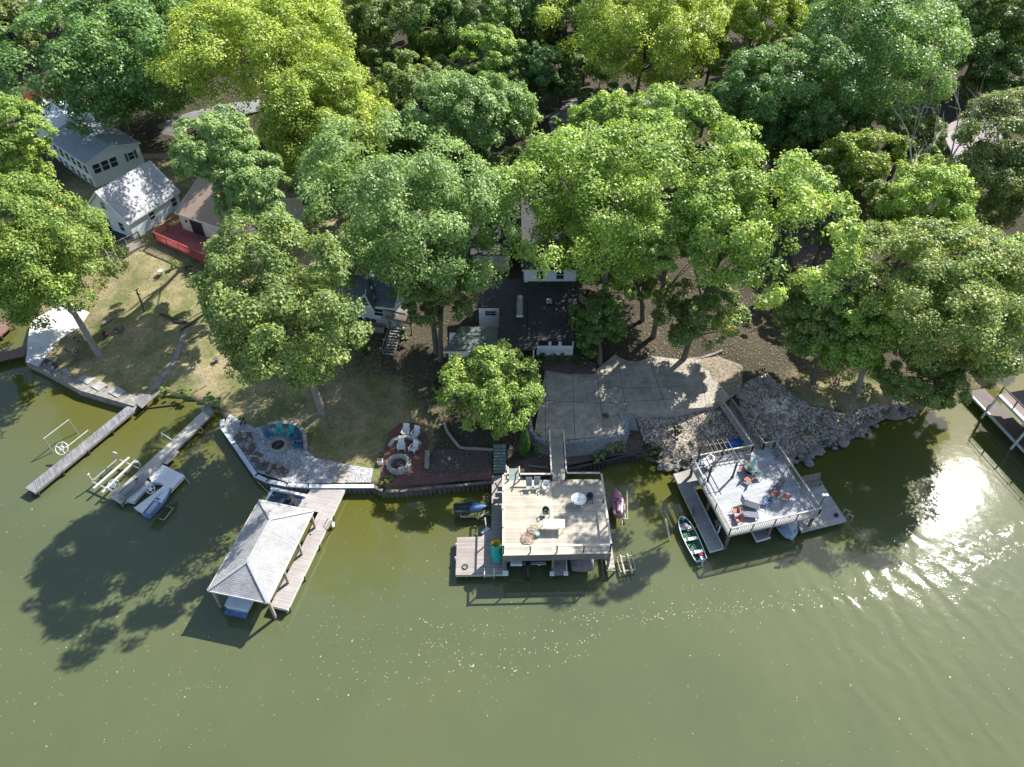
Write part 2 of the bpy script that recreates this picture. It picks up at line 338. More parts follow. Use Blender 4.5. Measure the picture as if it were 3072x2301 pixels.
# swell band left by a passing boat: y = y0 + a (x-x0)^2, and a second one
def band(x0, y0, aa, wd, xl, xr):
    dx = mth('SUBTRACT', sx.outputs[0], x0); cy = mth('MULTIPLY_ADD', mth('MULTIPLY', dx, dx), aa, y0)
    wob = mth('MULTIPLY', mth('SUBTRACT', mid, .5), 2.2)
    d = mth('ABSOLUTE', mth('SUBTRACT', mth('ADD', sx.outputs[1], wob), cy))
    g = mth('SUBTRACT', 1., mth('DIVIDE', d, wd)); g = mth('MAXIMUM', g, 0)
    lim = mth('MULTIPLY', mth('SMOOTH_MIN', mth('MAXIMUM', mth('DIVIDE', mth('SUBTRACT', sx.outputs[0], xl), 8.), 0), 1., .1),
              mth('SMOOTH_MIN', mth('MAXIMUM', mth('DIVIDE', mth('SUBTRACT', xr, sx.outputs[0]), 8.), 0), 1., .1))
    return mth('MULTIPLY', g, lim)
m1 = band(12.6, 30.2, .00644, .8, 2, 60); m2 = band(-1.5, 26.3, .029, 1.1, -13, 9); m3 = band(14, 31.9, .0072, .55, 14, 60); m4 = band(-4, 23.6, .02, .9, -16, 4)
msk = mth('MINIMUM', mth('ADD', mth('ADD', m1, m2), mth('ADD', m3, m4)), 1.)
right = mth('MULTIPLY', mth('MINIMUM', mth('MAXIMUM', mth('DIVIDE', mth('SUBTRACT', sx.outputs[0], 18), 14.), 0), 1.), mth('MINIMUM', mth('MAXIMUM', mth('DIVIDE', mth('SUBTRACT', 41., sx.outputs[1]), 8.), 0.0), 1.))
rip = noise(n, l, tc, 2.2, 3, .6); tiny = noise(n, l, tc, 7., 3, .7); slow = noise(n, l, tc, .6, 2, .5)
b1 = n.new('ShaderNodeBump'); b1.inputs['Distance'].default_value = .05; b1.inputs['Strength'].default_value = .06; l.new(rip, b1.inputs['Height'])
b2 = n.new('ShaderNodeBump'); b2.inputs['Distance'].default_value = .05; l.new(tiny, b2.inputs['Height']); l.new(b1.outputs[0], b2.inputs['Normal'])
l.new(mth('ADD', mth('MULTIPLY', mth('MULTIPLY', msk, ramp(n, l, noise(n, l, tc, 2.6, 2, .7), [(.50,(0,0,0)),(.66,(1,1,1))]).outputs[0]), .22), mth('MULTIPLY', mth('MULTIPLY_ADD', right, .08, .016), mth('MULTIPLY', slow, 2.))), b2.inputs['Strength'])
b3 = n.new('ShaderNodeBump'); b3.inputs['Distance'].default_value = .3; b3.inputs['Strength'].default_value = .022; l.new(slow, b3.inputs['Height']); l.new(b2.outputs[0], b3.inputs['Normal'])
wv = n.new('ShaderNodeTexWave'); wv.inputs['Scale'].default_value = .22; wv.inputs['Distortion'].default_value = 7; wv.inputs['Detail'].default_value = 3; wv.inputs['Detail Scale'].default_value = 1.2; wv.bands_direction = 'DIAGONAL'
mpw = n.new('ShaderNodeMapping'); l.new(tc, mpw.inputs[0]); mpw.inputs['Rotation'].default_value = (0, 0, .55); l.new(mpw.outputs[0], wv.inputs['Vector'])
b4 = n.new('ShaderNodeBump'); b4.inputs['Distance'].default_value = .12; l.new(wv.outputs['Fac'], b4.inputs['Height']); l.new(b3.outputs[0], b4.inputs['Normal'])
l.new(mth('MULTIPLY_ADD', msk, .10, mth('MULTIPLY_ADD', right, .09, .015)), b4.inputs['Strength'])
l.new(b4.outputs[0], b.inputs['Normal'])
l.new(mth('MULTIPLY_ADD', right, .02, .035), b.inputs['Roughness'])
wx = axis(-400, -60, 60, 400, 1.2); wy = axis(-150, 22, 64, 120, 1.0); WX, WY = np.meshgrid(wx, wy); wi = np.arange(len(wx)*len(wy)).reshape(len(wy), len(wx))
me = npmesh('water', np.stack([WX.ravel(), WY.ravel(), WX.ravel()*0], -1), np.stack([wi[:-1,:-1], wi[:-1,1:], wi[1:,1:], wi[1:,:-1]], -1).reshape(-1, 4)); me.materials.append(m)
at_ = me.attributes.new('shallow', 'FLOAT', 'POINT'); at_.data.foreach_set('value', np.clip(1.05+sdist(WX.ravel(), WY.ravel())/11., 0, 1).astype(np.float32))
wo = bpy.data.objects.new('water', me); col.objects.link(wo); struct(wo)
# floating leaves and bubbles, plus pale specks standing in for wave sparkles
V = []; Q = []
def speck(x, y, s, a):
    k = len(V); c, d = math.cos(a)*s, math.sin(a)*s
    for e, f in ((-1,-.6),(1,-.6),(1,.6),(-1,.6)): V.append((x+e*c-f*d, y+e*d+f*c, .012)); 
    Q.append((k,k+1,k+2,k+3))
def zone(px0, px1, py0, py1, n_, s0=.018, s1=.04):
    for _ in range(n_):
        p = P(random.uniform(px0, px1), random.uniform(py0, py1), 0)
        if sdist(p[0], p[1])[0] < -.6: speck(p[0], p[1], random.uniform(s0, s1)*(1.8 if random.random() < .06 else 1), random.random()*6)
zone(0, 700, 1750, 2250, 150); zone(0, 500, 1400, 1750, 60); zone(400, 1500, 1800, 2150, 170); zone(950, 1600, 1850, 2050, 120); zone(1500, 2300, 1750, 1900, 130); zone(1900, 3072, 1800, 2301, 90); zone(960, 1350, 1480, 1800, 60)
for k in range(130):      # curved lines of flecks, wake glitter drawn as pale colour
    x = random.uniform(1250, 1800); y = 1960+ (x-1500)**2*-.0006 + random.choice((0, 45, -60))+random.gauss(0, 9); p = P(x, y, 0); speck(p[0], p[1], random.uniform(.025, .06), random.random()*6)
for k in range(200):  # flecks along the boat wake, its sparkle painted as off-white bits
    t = random.random(); x = 1720+t*1330; y = 1858-205*t*t+random.gauss(0, 9)+random.choice((0, 0, -48*t))
    p = P(x, y, 0); speck(p[0], p[1], random.uniform(.02, .055), random.random()*6)
me = npmesh('leaf_and_glint_specks', np.array(V), np.array(Q)); me.materials.append(M('leaf_and_glint_specks', (.55,.55,.42), (.34,.28,.10), scale=.6, rough=.5))
o = bpy.data.objects.new('leaf_and_glint_specks', me); col.objects.link(o); struct(o, 'stuff')

# ---------------------------------------------------------------- draped sheets
def drape(name, pts, mat, dz=.05, res=1.0, thick=.0):
    bm = bmesh.new(); f = bm.faces.new([bm.verts.new((p[0], p[1], 0)) for p in pts]); bmesh.ops.triangulate(bm, faces=[f])
    for _ in range(6):
        es = [e for e in bm.edges if e.calc_length() > res]
        if not es: break
        bmesh.ops.subdivide_edges(bm, edges=es, cuts=1); bmesh.ops.triangulate(bm, faces=bm.faces[:])
    co = np.array([v.co[:] for v in bm.verts]); zz = hgt(co[:,0], co[:,1], True)
    for v, z in zip(bm.verts, zz): v.co.z = z+dz
    bmesh.ops.recalc_face_normals(bm, faces=bm.faces[:])
    if sum(f.normal.z for f in bm.faces) < 0: bmesh.ops.reverse_faces(bm, faces=bm.faces[:])
    me = bpy.data.meshes.new(name); bm.to_mesh(me); bm.free(); me.materials.append(mat); o = bpy.data.objects.new(name, me); col.objects.link(o); return o

# ---------------------------------------------------------------- foliage
def foliage(c, a, b_, h, nclump, per, leaf, seed, lobes=7, lobe_amp=.28, crad=(.17,.27), low=-.45, spread=1., tshift=0., flat=.75, fill=.22):
    r = np.random.default_rng(seed); c = np.array(c)
    ld_ = r.normal(size=(lobes, 3)); ld_[:,2] = np.abs(ld_[:,2])*.7; ld_ /= np.linalg.norm(ld_, axis=1)[:,None]; la = r.uniform(.4, 1, lobes)*lobe_amp
    d = r.normal(size=(nclump*4, 3)); d /= np.linalg.norm(d, axis=1)[:,None]; d = d[(d[:,2] > low) & (r.random(len(d)) < .45+.55*np.clip(d[:,2]+.5, 0, 1))][:nclump]
    rr = 1-lobe_amp*.6 + (la*np.clip(d@ld_.T, 0, 1)**4).sum(1); rr *= np.where(r.random(len(d)) < fill, r.uniform(.35, .8, len(d)), r.uniform(.86, 1.03, len(d)))
    S = np.array([a, b_, h]); mr = (a+b_+h)/3
    nb = int(np.clip(len(d)/3.4, 8, 120)); bc = d[:nb]*(rr[:nb]*.84)[:,None]*S; br = mr*r.uniform(.17, .33, nb)*(1 if nb > 12 else 1.25); bt = r.normal(0, .07, nb)
    bi = np.concatenate([np.arange(nb), r.integers(0, nb, len(d)-nb)]); e = r.normal(size=(len(d), 3)); e /= np.linalg.norm(e, axis=1)[:,None]
    e += d[bi]*.9+np.array([0,0,.45]); e /= np.linalg.norm(e, axis=1)[:,None]
    cc = bc[bi]+e*(br[bi]*r.uniform(.75, 1.05, len(d)))[:,None]*np.array([1,1,.8])
    kk = r.random(len(d)) < fill; cc[kk] = (d*.55)[kk]*S; d = d[bi]
    cr = r.uniform(crad[0], crad[1], len(d))*mr*.80; ct = r.normal(0, .08, len(d))+bt[bi]
    n_ = len(d)*per; ci = np.repeat(np.arange(len(d)), per)
    ld2 = r.normal(size=(n_, 3)); ld2 /= np.linalg.norm(ld2, axis=1)[:,None]
    out = d[ci]; ld2 = ld2 + out*.55 + np.array([0,0,.35]); ld2 /= np.linalg.norm(ld2, axis=1)[:,None]
    rad = cr[ci]*(.55+.5*r.random(n_)**.5); pos = cc[ci] + ld2*rad[:,None]*np.array([1,1,flat]) + r.normal(0, .12, (n_, 3))*cr[ci][:,None]
    nn = ld2*.9 + np.array([.12,.12,.55]) + r.normal(0, .42*spread, (n_, 3)); nn /= np.linalg.norm(nn, axis=1)[:,None]
    t1 = np.cross(nn, r.normal(size=(n_, 3))); t1 /= np.linalg.norm(t1, axis=1)[:,None]; t2 = np.cross(nn, t1)
    s = leaf*r.uniform(.6, 1.25, n_)[:,None]; pos = pos + c
    V = np.stack([pos-t1*s, pos-t2*s*.62, pos+t1*s, pos+t2*s*.62], 1).reshape(-1, 3)
    Q = np.arange(n_*4).reshape(-1, 4); t = np.clip(.42+tshift+ct[ci]+r.normal(0, .21, n_), 0, 1)
    return V, Q, t, cc+c
def crown_obj(name, V, Q, t, mat, parent):
    off = np.array(wl(parent)); me = npmesh(name, V-off, Q, t); me.materials.append(mat)
    o = bpy.data.objects.new(name, me); col.objects.link(o); o.parent = parent; return o
def tree(name, label, cx, cy, rx, ry, kind, zc=None, base=None, seed=1, leaf=.15, dens=1., patch=None, trunk=.32, lobes=8, lobe_amp=.34, bk=None, tshift=0, group=None, low=-.85):
    g = G(cx, cy); zc = zc if zc is not None else 13.
    c = P(cx, cy, zc); z0 = hz(c[0], c[1])
    dv = c-np.array([0,0,H]); dist = np.linalg.norm(dv); dep = math.asin(-dv[2]/dist); Zd = c[1]*math.cos(DEP)-(c[2]-H)*math.sin(DEP)
    k = F/Zd; a = rx/k; e = ry/k; hh = math.sqrt(max((e*e-(a*math.sin(dep))**2), .01))/math.cos(dep); hh = min(max(hh, .5*a), 1.35*a)
    hh = min(hh, max(zc-z0-1.2, 1.5)); a *= 1.03 + (.13 if cy < 330 else .05 if cy < 450 else 0); hh *= 1.03
    by = a if e > a*.75 else max(.55*a, e)
    if base is None: bx = c[0]+random.uniform(-.06,.06)*a; byy = c[1]+random.uniform(-.06,.06)*a; bz = hz(bx, byy)
    else: q_ = G(*base); bx, byy, bz = q_
    rt = thing(name, label, 'tree', (bx, byy, bz), group=group)
    area = a*hh*12.; far = max(1., Zd/75.); lf = leaf*far**.6
    per = 130; N = int(dens*area*2.7/(lf*lf*1.25)/per)+12; N = min(N, 560)
    V, Q, t, cc = foliage(c, a*.86, by*.86, hh*.9, N, per, lf, seed, lobes, lobe_amp, crad=(.14, .235), low=low, tshift=tshift)
    if patch:
        for (px_, py_, rr_, dt) in patch:
            pc = P(px_, py_, zc); ctr = V[Q[:,0]]; dd = np.hypot(ctr[:,0]-pc[0], ctr[:,1]-pc[1]); t = np.where(dd < rr_, np.clip(t+dt, 0, 1), t)
    crown_obj('crown', V, Q, t, LF[kind], rt)
    mb = MB(); top = np.array([c[0], c[1], c[2]+hh*.25]); b0 = np.array([bx, byy, bz-.3]); m1 = b0*.6+top*.4; m1[:2] = b0[:2]*.75+top[:2]*.25
    tr = trunk
    mb.tube([b0, b0+(m1-b0)*.08, m1, top], [tr*1.5, tr*1.02, tr*.8, tr*.25], 10)
    r = np.random.default_rng(seed+5)
    for j in r.choice(len(cc), min(14, len(cc)), replace=False):
        s0 = m1+(top-m1)*r.uniform(0, .8); md = (s0+cc[j])/2+np.array([0,0,.5]); mb.tube([s0, md, cc[j]], [tr*.34, tr*.2, tr*.06], 6, False)
    mb.build('trunk', bk or bark, rt, smooth=True)
    return rt
def shrub(name, label, cx, cy, rx, hh, kind, seed, cat='shrub', ry=None, leaf=.09, group=None, z=None, cone=False, dens=1.):
    g = G(cx, cy) if z is None else P(cx, cy, z); k = F/(g[1]*math.cos(DEP)-(g[2]-H)*math.sin(DEP)); a = rx/k; b_ = (ry or rx)/k
    rt = thing(name, label, cat, g, group=group)
    if cone:
        r = np.random.default_rng(seed); n_ = int(5200*dens); t = r.random(n_)**.8; an = r.random(n_)*2*PI; rad = a*(1-t)**.65*(.8+.25*r.random(n_))*np.minimum(1, .55+t*6)
        pos = np.stack([rad*np.cos(an), rad*np.sin(an), t*hh], 1)+g
        nn = np.stack([np.cos(an), np.sin(an), .25+0*an], 1)+r.normal(0, .35, (n_, 3)); nn /= np.linalg.norm(nn, axis=1)[:,None]
        t1 = np.cross(nn, r.normal(size=(n_, 3))); t1 /= np.linalg.norm(t1, axis=1)[:,None]; t2 = np.cross(nn, t1); s = leaf*r.uniform(.7, 1.4, n_)[:,None]
        V = np.stack([pos-t1*s, pos-t2*s*.6, pos+t1*s, pos+t2*s*.6], 1).reshape(-1, 3); Q = np.arange(n_*4).reshape(-1, 4); ti = np.clip(.5+r.normal(0, .2, n_), 0, 1)
    else:
        V, Q, ti, cc = foliage(g+np.array([0,0,hh*.45]), a*.85, b_*.85, hh*.6, max(10, int(26*dens*a*b_)), 90, leaf, seed, 5, .2, crad=(.2, .32), low=-.2)
    crown_obj('foliage', V, Q, ti, LF[kind], rt)
    MB().tube([g-np.array([0,0,.1]), g+np.array([0,0,hh*.6])], [.06, .02], 6).build('stem', bark, rt); return rt
# ---------------------------------------------------------------- zones of the ground
gravel = M('gravel_grey', (.36,.36,.37), (.19,.19,.20), kind='gravel', scale=17, rough=.95, bump=.4, dirt=.5)
cobble = M('gravel_river', (.31,.265,.22), (.115,.095,.08), kind='gravel', scale=7, rough=.95, bump=.7, dirt=.6)
brick = M('brick_paving', (.34,.16,.125), (.24,.12,.10), kind='block', w=.11, length=.22, rough=.9, dirt=.6)
mulch = M('mulch', (.16,.12,.10), (.07,.05,.045), scale=5, rough=1, bump=.6)
redm = M('mulch_red', (.30,.16,.15), (.18,.09,.09), scale=6, rough=1, bump=.5)
def zone_sheet(name, px, mat, dz=.05, kind='structure', res=.8): return struct(drape(name, WG(px), mat, dz, res), kind)
zone_sheet('gravel_patio', [(668,1280),(690,1243),(727,1266),(765,1285),(806,1276),(850,1268),(885,1278),(917,1308),(922,1353),(949,1375),(996,1384),(1040,1394),(1120,1407),(1113,1448),(925,1452),(869,1450),(772,1418),(706,1322)], gravel, .06)
zone_sheet('brick_patio', [(1165,1300),(1200,1270),(1262,1268),(1290,1325),(1268,1400),(1300,1425),(1476,1415),(1476,1440),(1300,1452),(1155,1462),(1139,1450),(1150,1360)], brick, .07)
zone_sheet('dirt_bed', [(1300,1350),(1376,1350),(1476,1356),(1476,1416),(1300,1424),(1275,1400)], mulch, .055)
zone_sheet('shore_bed', [(1525,1340),(1600,1335),(1700,1335),(1860,1310),(1930,1320),(1925,1360),(1800,1378),(1700,1398),(1600,1428),(1520,1436)], mulch, .055)
zone_sheet('gravel_slope', [(1905,1250),(1965,1228),(2160,1228),(2215,1300),(2260,1350),(2200,1392),(2060,1400),(2010,1408),(1960,1380),(1930,1320)], cobble, .05)
zone_sheet('gravel_shore', [(2215,1225),(2230,1150),(2300,1120),(2380,1180),(2430,1222),(2520,1240),(2600,1225),(2700,1205),(2760,1240),(2680,1250),(2600,1285),(2560,1313),(2480,1340),(2410,1367),(2330,1380),(2280,1340),(2245,1290)], cobble, .055)
zone_sheet('leaf_slope', [(2350,560),(2480,560),(2560,640),(2560,780),(2460,850),(2380,800),(2340,660)], M('leaf_litter_grey', (.24,.19,.17), (.06,.045,.04), scale=7, rough=1, bump=.5), .06)
zone_sheet('path', [(556,985),(566,992),(548,1040),(528,1090),(500,1130),(450,1185),(436,1180),(482,1128),(512,1086),(532,1040)], conc2, .05, res=.5)
zone_sheet('road', [(1640,350),(1720,300),(2000,270),(2150,270),(2170,330),(1980,350),(1760,380),(1660,420)], M('asphalt_grey', (.24,.24,.245), (.17,.17,.175), scale=2, rough=.9), .08, res=1.5)
zone_sheet('side_road', [(600,330),(780,300),(800,330),(640,372),(500,400),(470,380)], MATS['asphalt_grey'], .08, res=1.5)
zone_sheet('yard_dirt', [(400,430),(520,380),(600,420),(540,470),(440,500)], M('dirt_pale', (.33,.29,.235), (.2,.17,.135), scale=2, rough=1), .07)
zone_sheet('boat_ramp', [(98,960),(200,905),(270,940),(240,985),(140,1050),(80,1082),(84,1020)], concw, .09)
zone_sheet('boulder_circle', [(2290,1200),(2350,1190),(2395,1230),(2390,1270),(2340,1290),(2300,1260)], M('gravel_pink', (.46,.38,.33), (.28,.23,.2), kind='gravel', scale=6, rough=1), .075)
# concrete drive, a slab held by a block wall
DRV = [(1636,1110),(1700,1122),(1786,1122),(1794,1104),(1905,1016),(1942,1066),(2040,1078),(2142,1066),(2225,1100),(2222,1170),(2150,1219),(2060,1226),(1910,1236),(1874,1240),(1877,1266),(1862,1296),(1800,1309),(1690,1319),(1630,1314),(1604,1294)]
zd = 2.8; o = MB().prism(W(DRV, zd), 1.5, zd).build('driveway', conc); struct(o)
mb = MB()
for a_, b_ in [((1637,1112),(1636,1314)),((1718,1122),(1725,1318)),((1604,1199),(1790,1210)),((1790,1210),(2040,1196)),((2040,1196),(2222,1150)),((1790,1122),(1815,1310)),((1793,1112),(1945,1066)),((1850,1060),(1880,1236)),((1945,1070),(2000,1228)),((2095,1078),(2120,1220)),((1812,1165),(2040,1160))]:
    p, q_ = P(*a_, zd), P(*b_, zd); mb.bar(p+[0,0,.002], q_+[0,0,.002], .045, .008)
o = mb.build('driveway_joints', M('joint_dark', (.06,.055,.05)), None); struct(o)
solo(MB().lathe(P(1817,1247,zd), [(.36,0),(.36,.02),(.3,.025)], 20), 'manhole_cover', M('rusty_iron', (.16,.09,.06), (.07,.05,.04), scale=6, rough=.9), 'round rusty iron cover set in the concrete drive', 'manhole cover')
dirt = M('dirt_leafy', (.33,.28,.21), (.15,.12,.085), scale=2.5, rough=1, bump=.4)
for k_, pl_ in enumerate(([(2092,1092),(2112,1070),(2142,1060),(2228,1098),(2226,1172),(2196,1192),(2178,1176),(2160,1150),(2138,1138),(2128,1112)], [(1905,1014),(1950,1064),(1930,1068),(1915,1048)], [(2150,1219),(2172,1212),(2160,1204),(2120,1214),(2128,1222)])):
    struct(MB().prism(W(pl_, zd), zd+.002, zd+.03-.005*k_).build('dirt_drift', dirt))
# fallen leaves lying about the yards and the drive
V = []; Q = []; rl_ = random.Random(31)
def on_drive(x, y, pl=W(DRV, zd)):
    c = False
    for i in range(len(pl)):
        (x1,y1),(x2,y2) = pl[i-1], pl[i]
        if (y1 > y) != (y2 > y) and x < (x2-x1)*(y-y1)/(y2-y1)+x1: c = not c
    return c
pts_ = []
for _ in range(15000):
    p = P(rl_.uniform(60, 2950), rl_.uniform(700, 1400), 2.2) if _ % 3 else P(rl_.uniform(1500, 2500), rl_.uniform(560, 1330), 2.8); pts_.append(p[:2])
pts_ = np.array(pts_); zz_ = hgt(pts_[:,0], pts_[:,1], True); dd_ = sdist(pts_[:,0], pts_[:,1])
for (x, y), z_, d_ in zip(pts_, zz_, dd_):
    if d_ < 1.0: continue
    if on_drive(x, y): z_ = zd
    k = len(V); s_ = rl_.uniform(.035, .08); a_ = rl_.random()*6; c, d = math.cos(a_)*s_, math.sin(a_)*s_
    for e, f in ((-1,-.6),(1,-.6),(1,.6),(-1,.6)): V.append((x+e*c-f*d, y+e*d+f*c, z_+.085+rl_.uniform(0,.03)))
    Q.append((k,k+1,k+2,k+3))
me = npmesh('fallen_leaves', np.array(V), np.array(Q)); me.materials.append(M('fallen_leaf', (.42,.32,.17), (.16,.10,.05), scale=9, rough=.9)); o = bpy.data.objects.new('fallen_leaves', me); col.objects.link(o); struct(o, 'stuff')
def strip_wall(name, pts, z0, z1, th, mat, label, cat, cap=None, parent=None, capname='cap'):
    rt = thing(name, label, cat, (pts[0][0], pts[0][1], z0)) if parent is None else parent; mb = MB(); mc = MB()
    for a_, b_ in zip(pts[:-1], pts[1:]):
        a_ = np.array(a_[:2]); b_ = np.array(b_[:2]); d = (b_-a_)/np.linalg.norm(b_-a_); a2 = a_-d*th*.2; b2 = b_+d*th*.2
        for m_, zc_, hh_, tt in ((mb, (z0+z1)/2, z1-z0, th), (mc, z1+.045, .09, th+.12)):
            if m_ is mc and not cap: continue
            m_.bar((*a2, zc_), (*b2, zc_), tt, hh_)
    mb.build('wall', mat, rt)
    if cap: mc.build(capname, cap, rt)
    return rt
blk = M('retaining_block', (.33,.33,.335), (.22,.22,.225), kind='noise', scale=3, rough=.95)
# block wall built course by course, each course stepped in
pts = [(1590,1262),(1596,1292),(1614,1312),(1650,1321),(1700,1325),(1760,1319),(1830,1308),(1868,1299),(1882,1272),(1880,1243)]
rt = thing('retaining_wall', 'curved grey concrete block wall holding up the drive above the shore', 'wall', P(1700,1340,1.0))
w_ = [P(a_, b_, zd)[:2] for a_, b_ in pts]; mb = MB()
cen = P(1730,1200,zd)[:2]
for c_ in range(9):
    off = .035*c_; zc_ = zd-.12-.2*c_; L = 0
    for i in range(len(w_)-1):
        a_, b_ = np.array(w_[i]), np.array(w_[i+1]); d = b_-a_; ln = np.linalg.norm(d); d /= ln; nrm = np.array([d[1], -d[0]]); nrm *= -np.sign(nrm@(cen-a_))
        k = max(1, int(ln/.42)); 
        for j in range(k):
            s = (j+(.5 if c_ % 2 else 0))/k; p = a_+d*ln*s+nrm*off; mb.box((p[0], p[1], zc_), (ln/k-.03, .34, .185), math.atan2(d[1], d[0]))
mb.build('block_face', blk, rt)
# ---------------------------------------------------------------- sea walls
def seawall(name, label, pxs, z, corr, capmat, facemat, capw=.35, amp=.09, pitch=.45):
    pts = [P(a_, b_, z)[:2] for a_, b_ in pxs]; rt = thing(name, label, 'seawall', (*pts[0], 0)); face = MB(); cap = MB(); ln_tot = 0; line = []
    for a_, b_ in zip(pts[:-1], pts[1:]):
        a_ = np.array(a_); b_ = np.array(b_); L = np.linalg.norm(b_-a_); d = (b_-a_)/L; nr = np.array([-d[1], d[0]])   # nr points inland when going left to right... flipped below
        if corr:
            k = int(L/(pitch/4))+1
            for j in range(k):
                s = ln_tot + L*j/k; ph = (s/pitch) % 1; o_ = amp*(1 if ph < .35 else (1-(ph-.35)/.15*2) if ph < .5 else -1 if ph < .85 else -1+(ph-.85)/.15*2)
                line.append(a_+d*L*j/k - nr*o_)
        else: line.append(a_)
        ln_tot += L
        cap.bar((*(a_+nr*.12-d*.05), z+.05), (*(b_+nr*.12+d*.05), z+.05), capw, .10)
    line.append(np.array(pts[-1])); vs = [(p[0], p[1], -1.) for p in line]+[(p[0], p[1], z+.002) for p in line]; n_ = len(line)
    face.add(vs, [(i, i+1, n_+i+1, n_+i) for i in range(n_-1)]); face.build('sheet_piling', facemat, rt); cap.build('cap', capmat, rt); return rt
sheet = M('sheet_pile_grey', (.16,.17,.18), (.08,.085,.09), scale=3, rough=.7); capb = M('cap_pale_blue', (.62,.65,.68), (.50,.53,.56), scale=2, rough=.5)
sheetb = M('sheet_pile_brown', (.20,.165,.13), (.09,.075,.06), scale=3, rough=.8)
seawall('seawall', 'corrugated steel seawall with pale cap around the gravel fire pit', [(664,1262),(664,1285),(700,1335),(765,1430),(800,1447),(860,1459),(925,1463),(1120,1463)], .85, True, capb, sheet, .42)
seawall('seawall', 'brown corrugated seawall in front of the brick patio', [(1122,1464),(1150,1478),(1200,1477),(1300,1467),(1478,1450)], .8, True, M('cap_brown', (.22,.17,.15), (.13,.10,.09), scale=2), sheetb, .3)
seawall('seawall', 'dark timber seawall behind the middle boat deck', [(1525,1440),(1600,1440),(1700,1412),(1807,1390),(1890,1368),(1922,1372)], .8, True, timbd, M('sheet_pile_dark', (.10,.09,.08), (.05,.045,.04), scale=3), .25)
# worn concrete walk along the left bank
pw = [(75,1085),(115,1103),(240,1171),(370,1209),(402,1218)]; inn = [(420,1192),(385,1180),(330,1158),(250,1120),(175,1082),(140,1068)]
rt = thing('concrete_walk', 'broken grey concrete seawall walk along the left bank', 'seawall', P(240,1171,.8))
MB().prism(W(pw+inn, .9), -.8, .9).build('slab', conc2, rt)
mb = MB(); r = random.Random(4)
for cx_, cy_, w1 in [(262,1137,1.6),(298,1158,1.3),(205,1110,1.2),(352,1176,1.5)]:
    p = P(cx_, cy_, .92); mb.box((p[0], p[1], .95), (w1, 1.1, .1), r.uniform(-.6,-.3))
mb.build('loose_slab', M('concrete_light', (.42,.41,.39), (.30,.29,.275), scale=2, rough=.9), rt)
rt = thing('concrete_patio', 'glaring white concrete patio at the left edge under the tree', 'patio', P(150,1040,.9))
MB().prism(W([(76,1084),(96,965),(190,905),(240,935),(252,972),(200,1012),(140,1062),(115,1098)], 1.0), -.8, 1.0).build('slab', concw, rt)
mb = MB()
for k in range(4): p = P(212-k*4, 945+k*13, 1.1); mb.box((p[0], p[1], 1.05+.03*(4-k)), (1.5, .42, .1), .75)
mb.build('step', M('concrete_mid', (.5,.49,.47), (.4,.39,.37), scale=2), rt)

# ---------------------------------------------------------------- generic buildings
roofg = M('shingle_pale_grey', (.50,.50,.50), (.41,.41,.42), kind='shingle', w=.22, length=.45, dirt=.3)
def window(parent, c, d, nrm, w_, h_, fr=None, cross=True, name='window'):
    c = np.array(c); d = np.array([d[0], d[1], 0.]); nrm = np.array([nrm[0], nrm[1], 0.]); fr = fr or white; up = np.array([0,0,1.])
    def pl(x0, x1, z0, z1, o0, o1): 
        q = lambda x, z, o: c+d*x+up*z+nrm*o
        return [q(x0,z0,o0), q(x1,z0,o0), q(x1,z0,o1), q(x0,z0,o1)], [q(x0,z1,o0), q(x1,z1,o0), q(x1,z1,o1), q(x0,z1,o1)]
    m_ = MB(); t = .07
    for a4 in ((-w_/2-t, -w_/2, -h_/2-t, h_/2+t), (w_/2, w_/2+t, -h_/2-t, h_/2+t), (-w_/2, w_/2, h_/2, h_/2+t), (-w_/2, w_/2, -h_/2-t, -h_/2)): m_.hexa(*pl(*a4, -.02, .06))
    if cross: m_.hexa(*pl(-w_/2, w_/2, -.03, .03, -.01, .045))
    f = m_.build(name, fr, parent); g = MB().hexa(*pl(-w_/2, w_/2, -h_/2, h_/2, -.015, .025)); g.build('pane', glass, f); return f
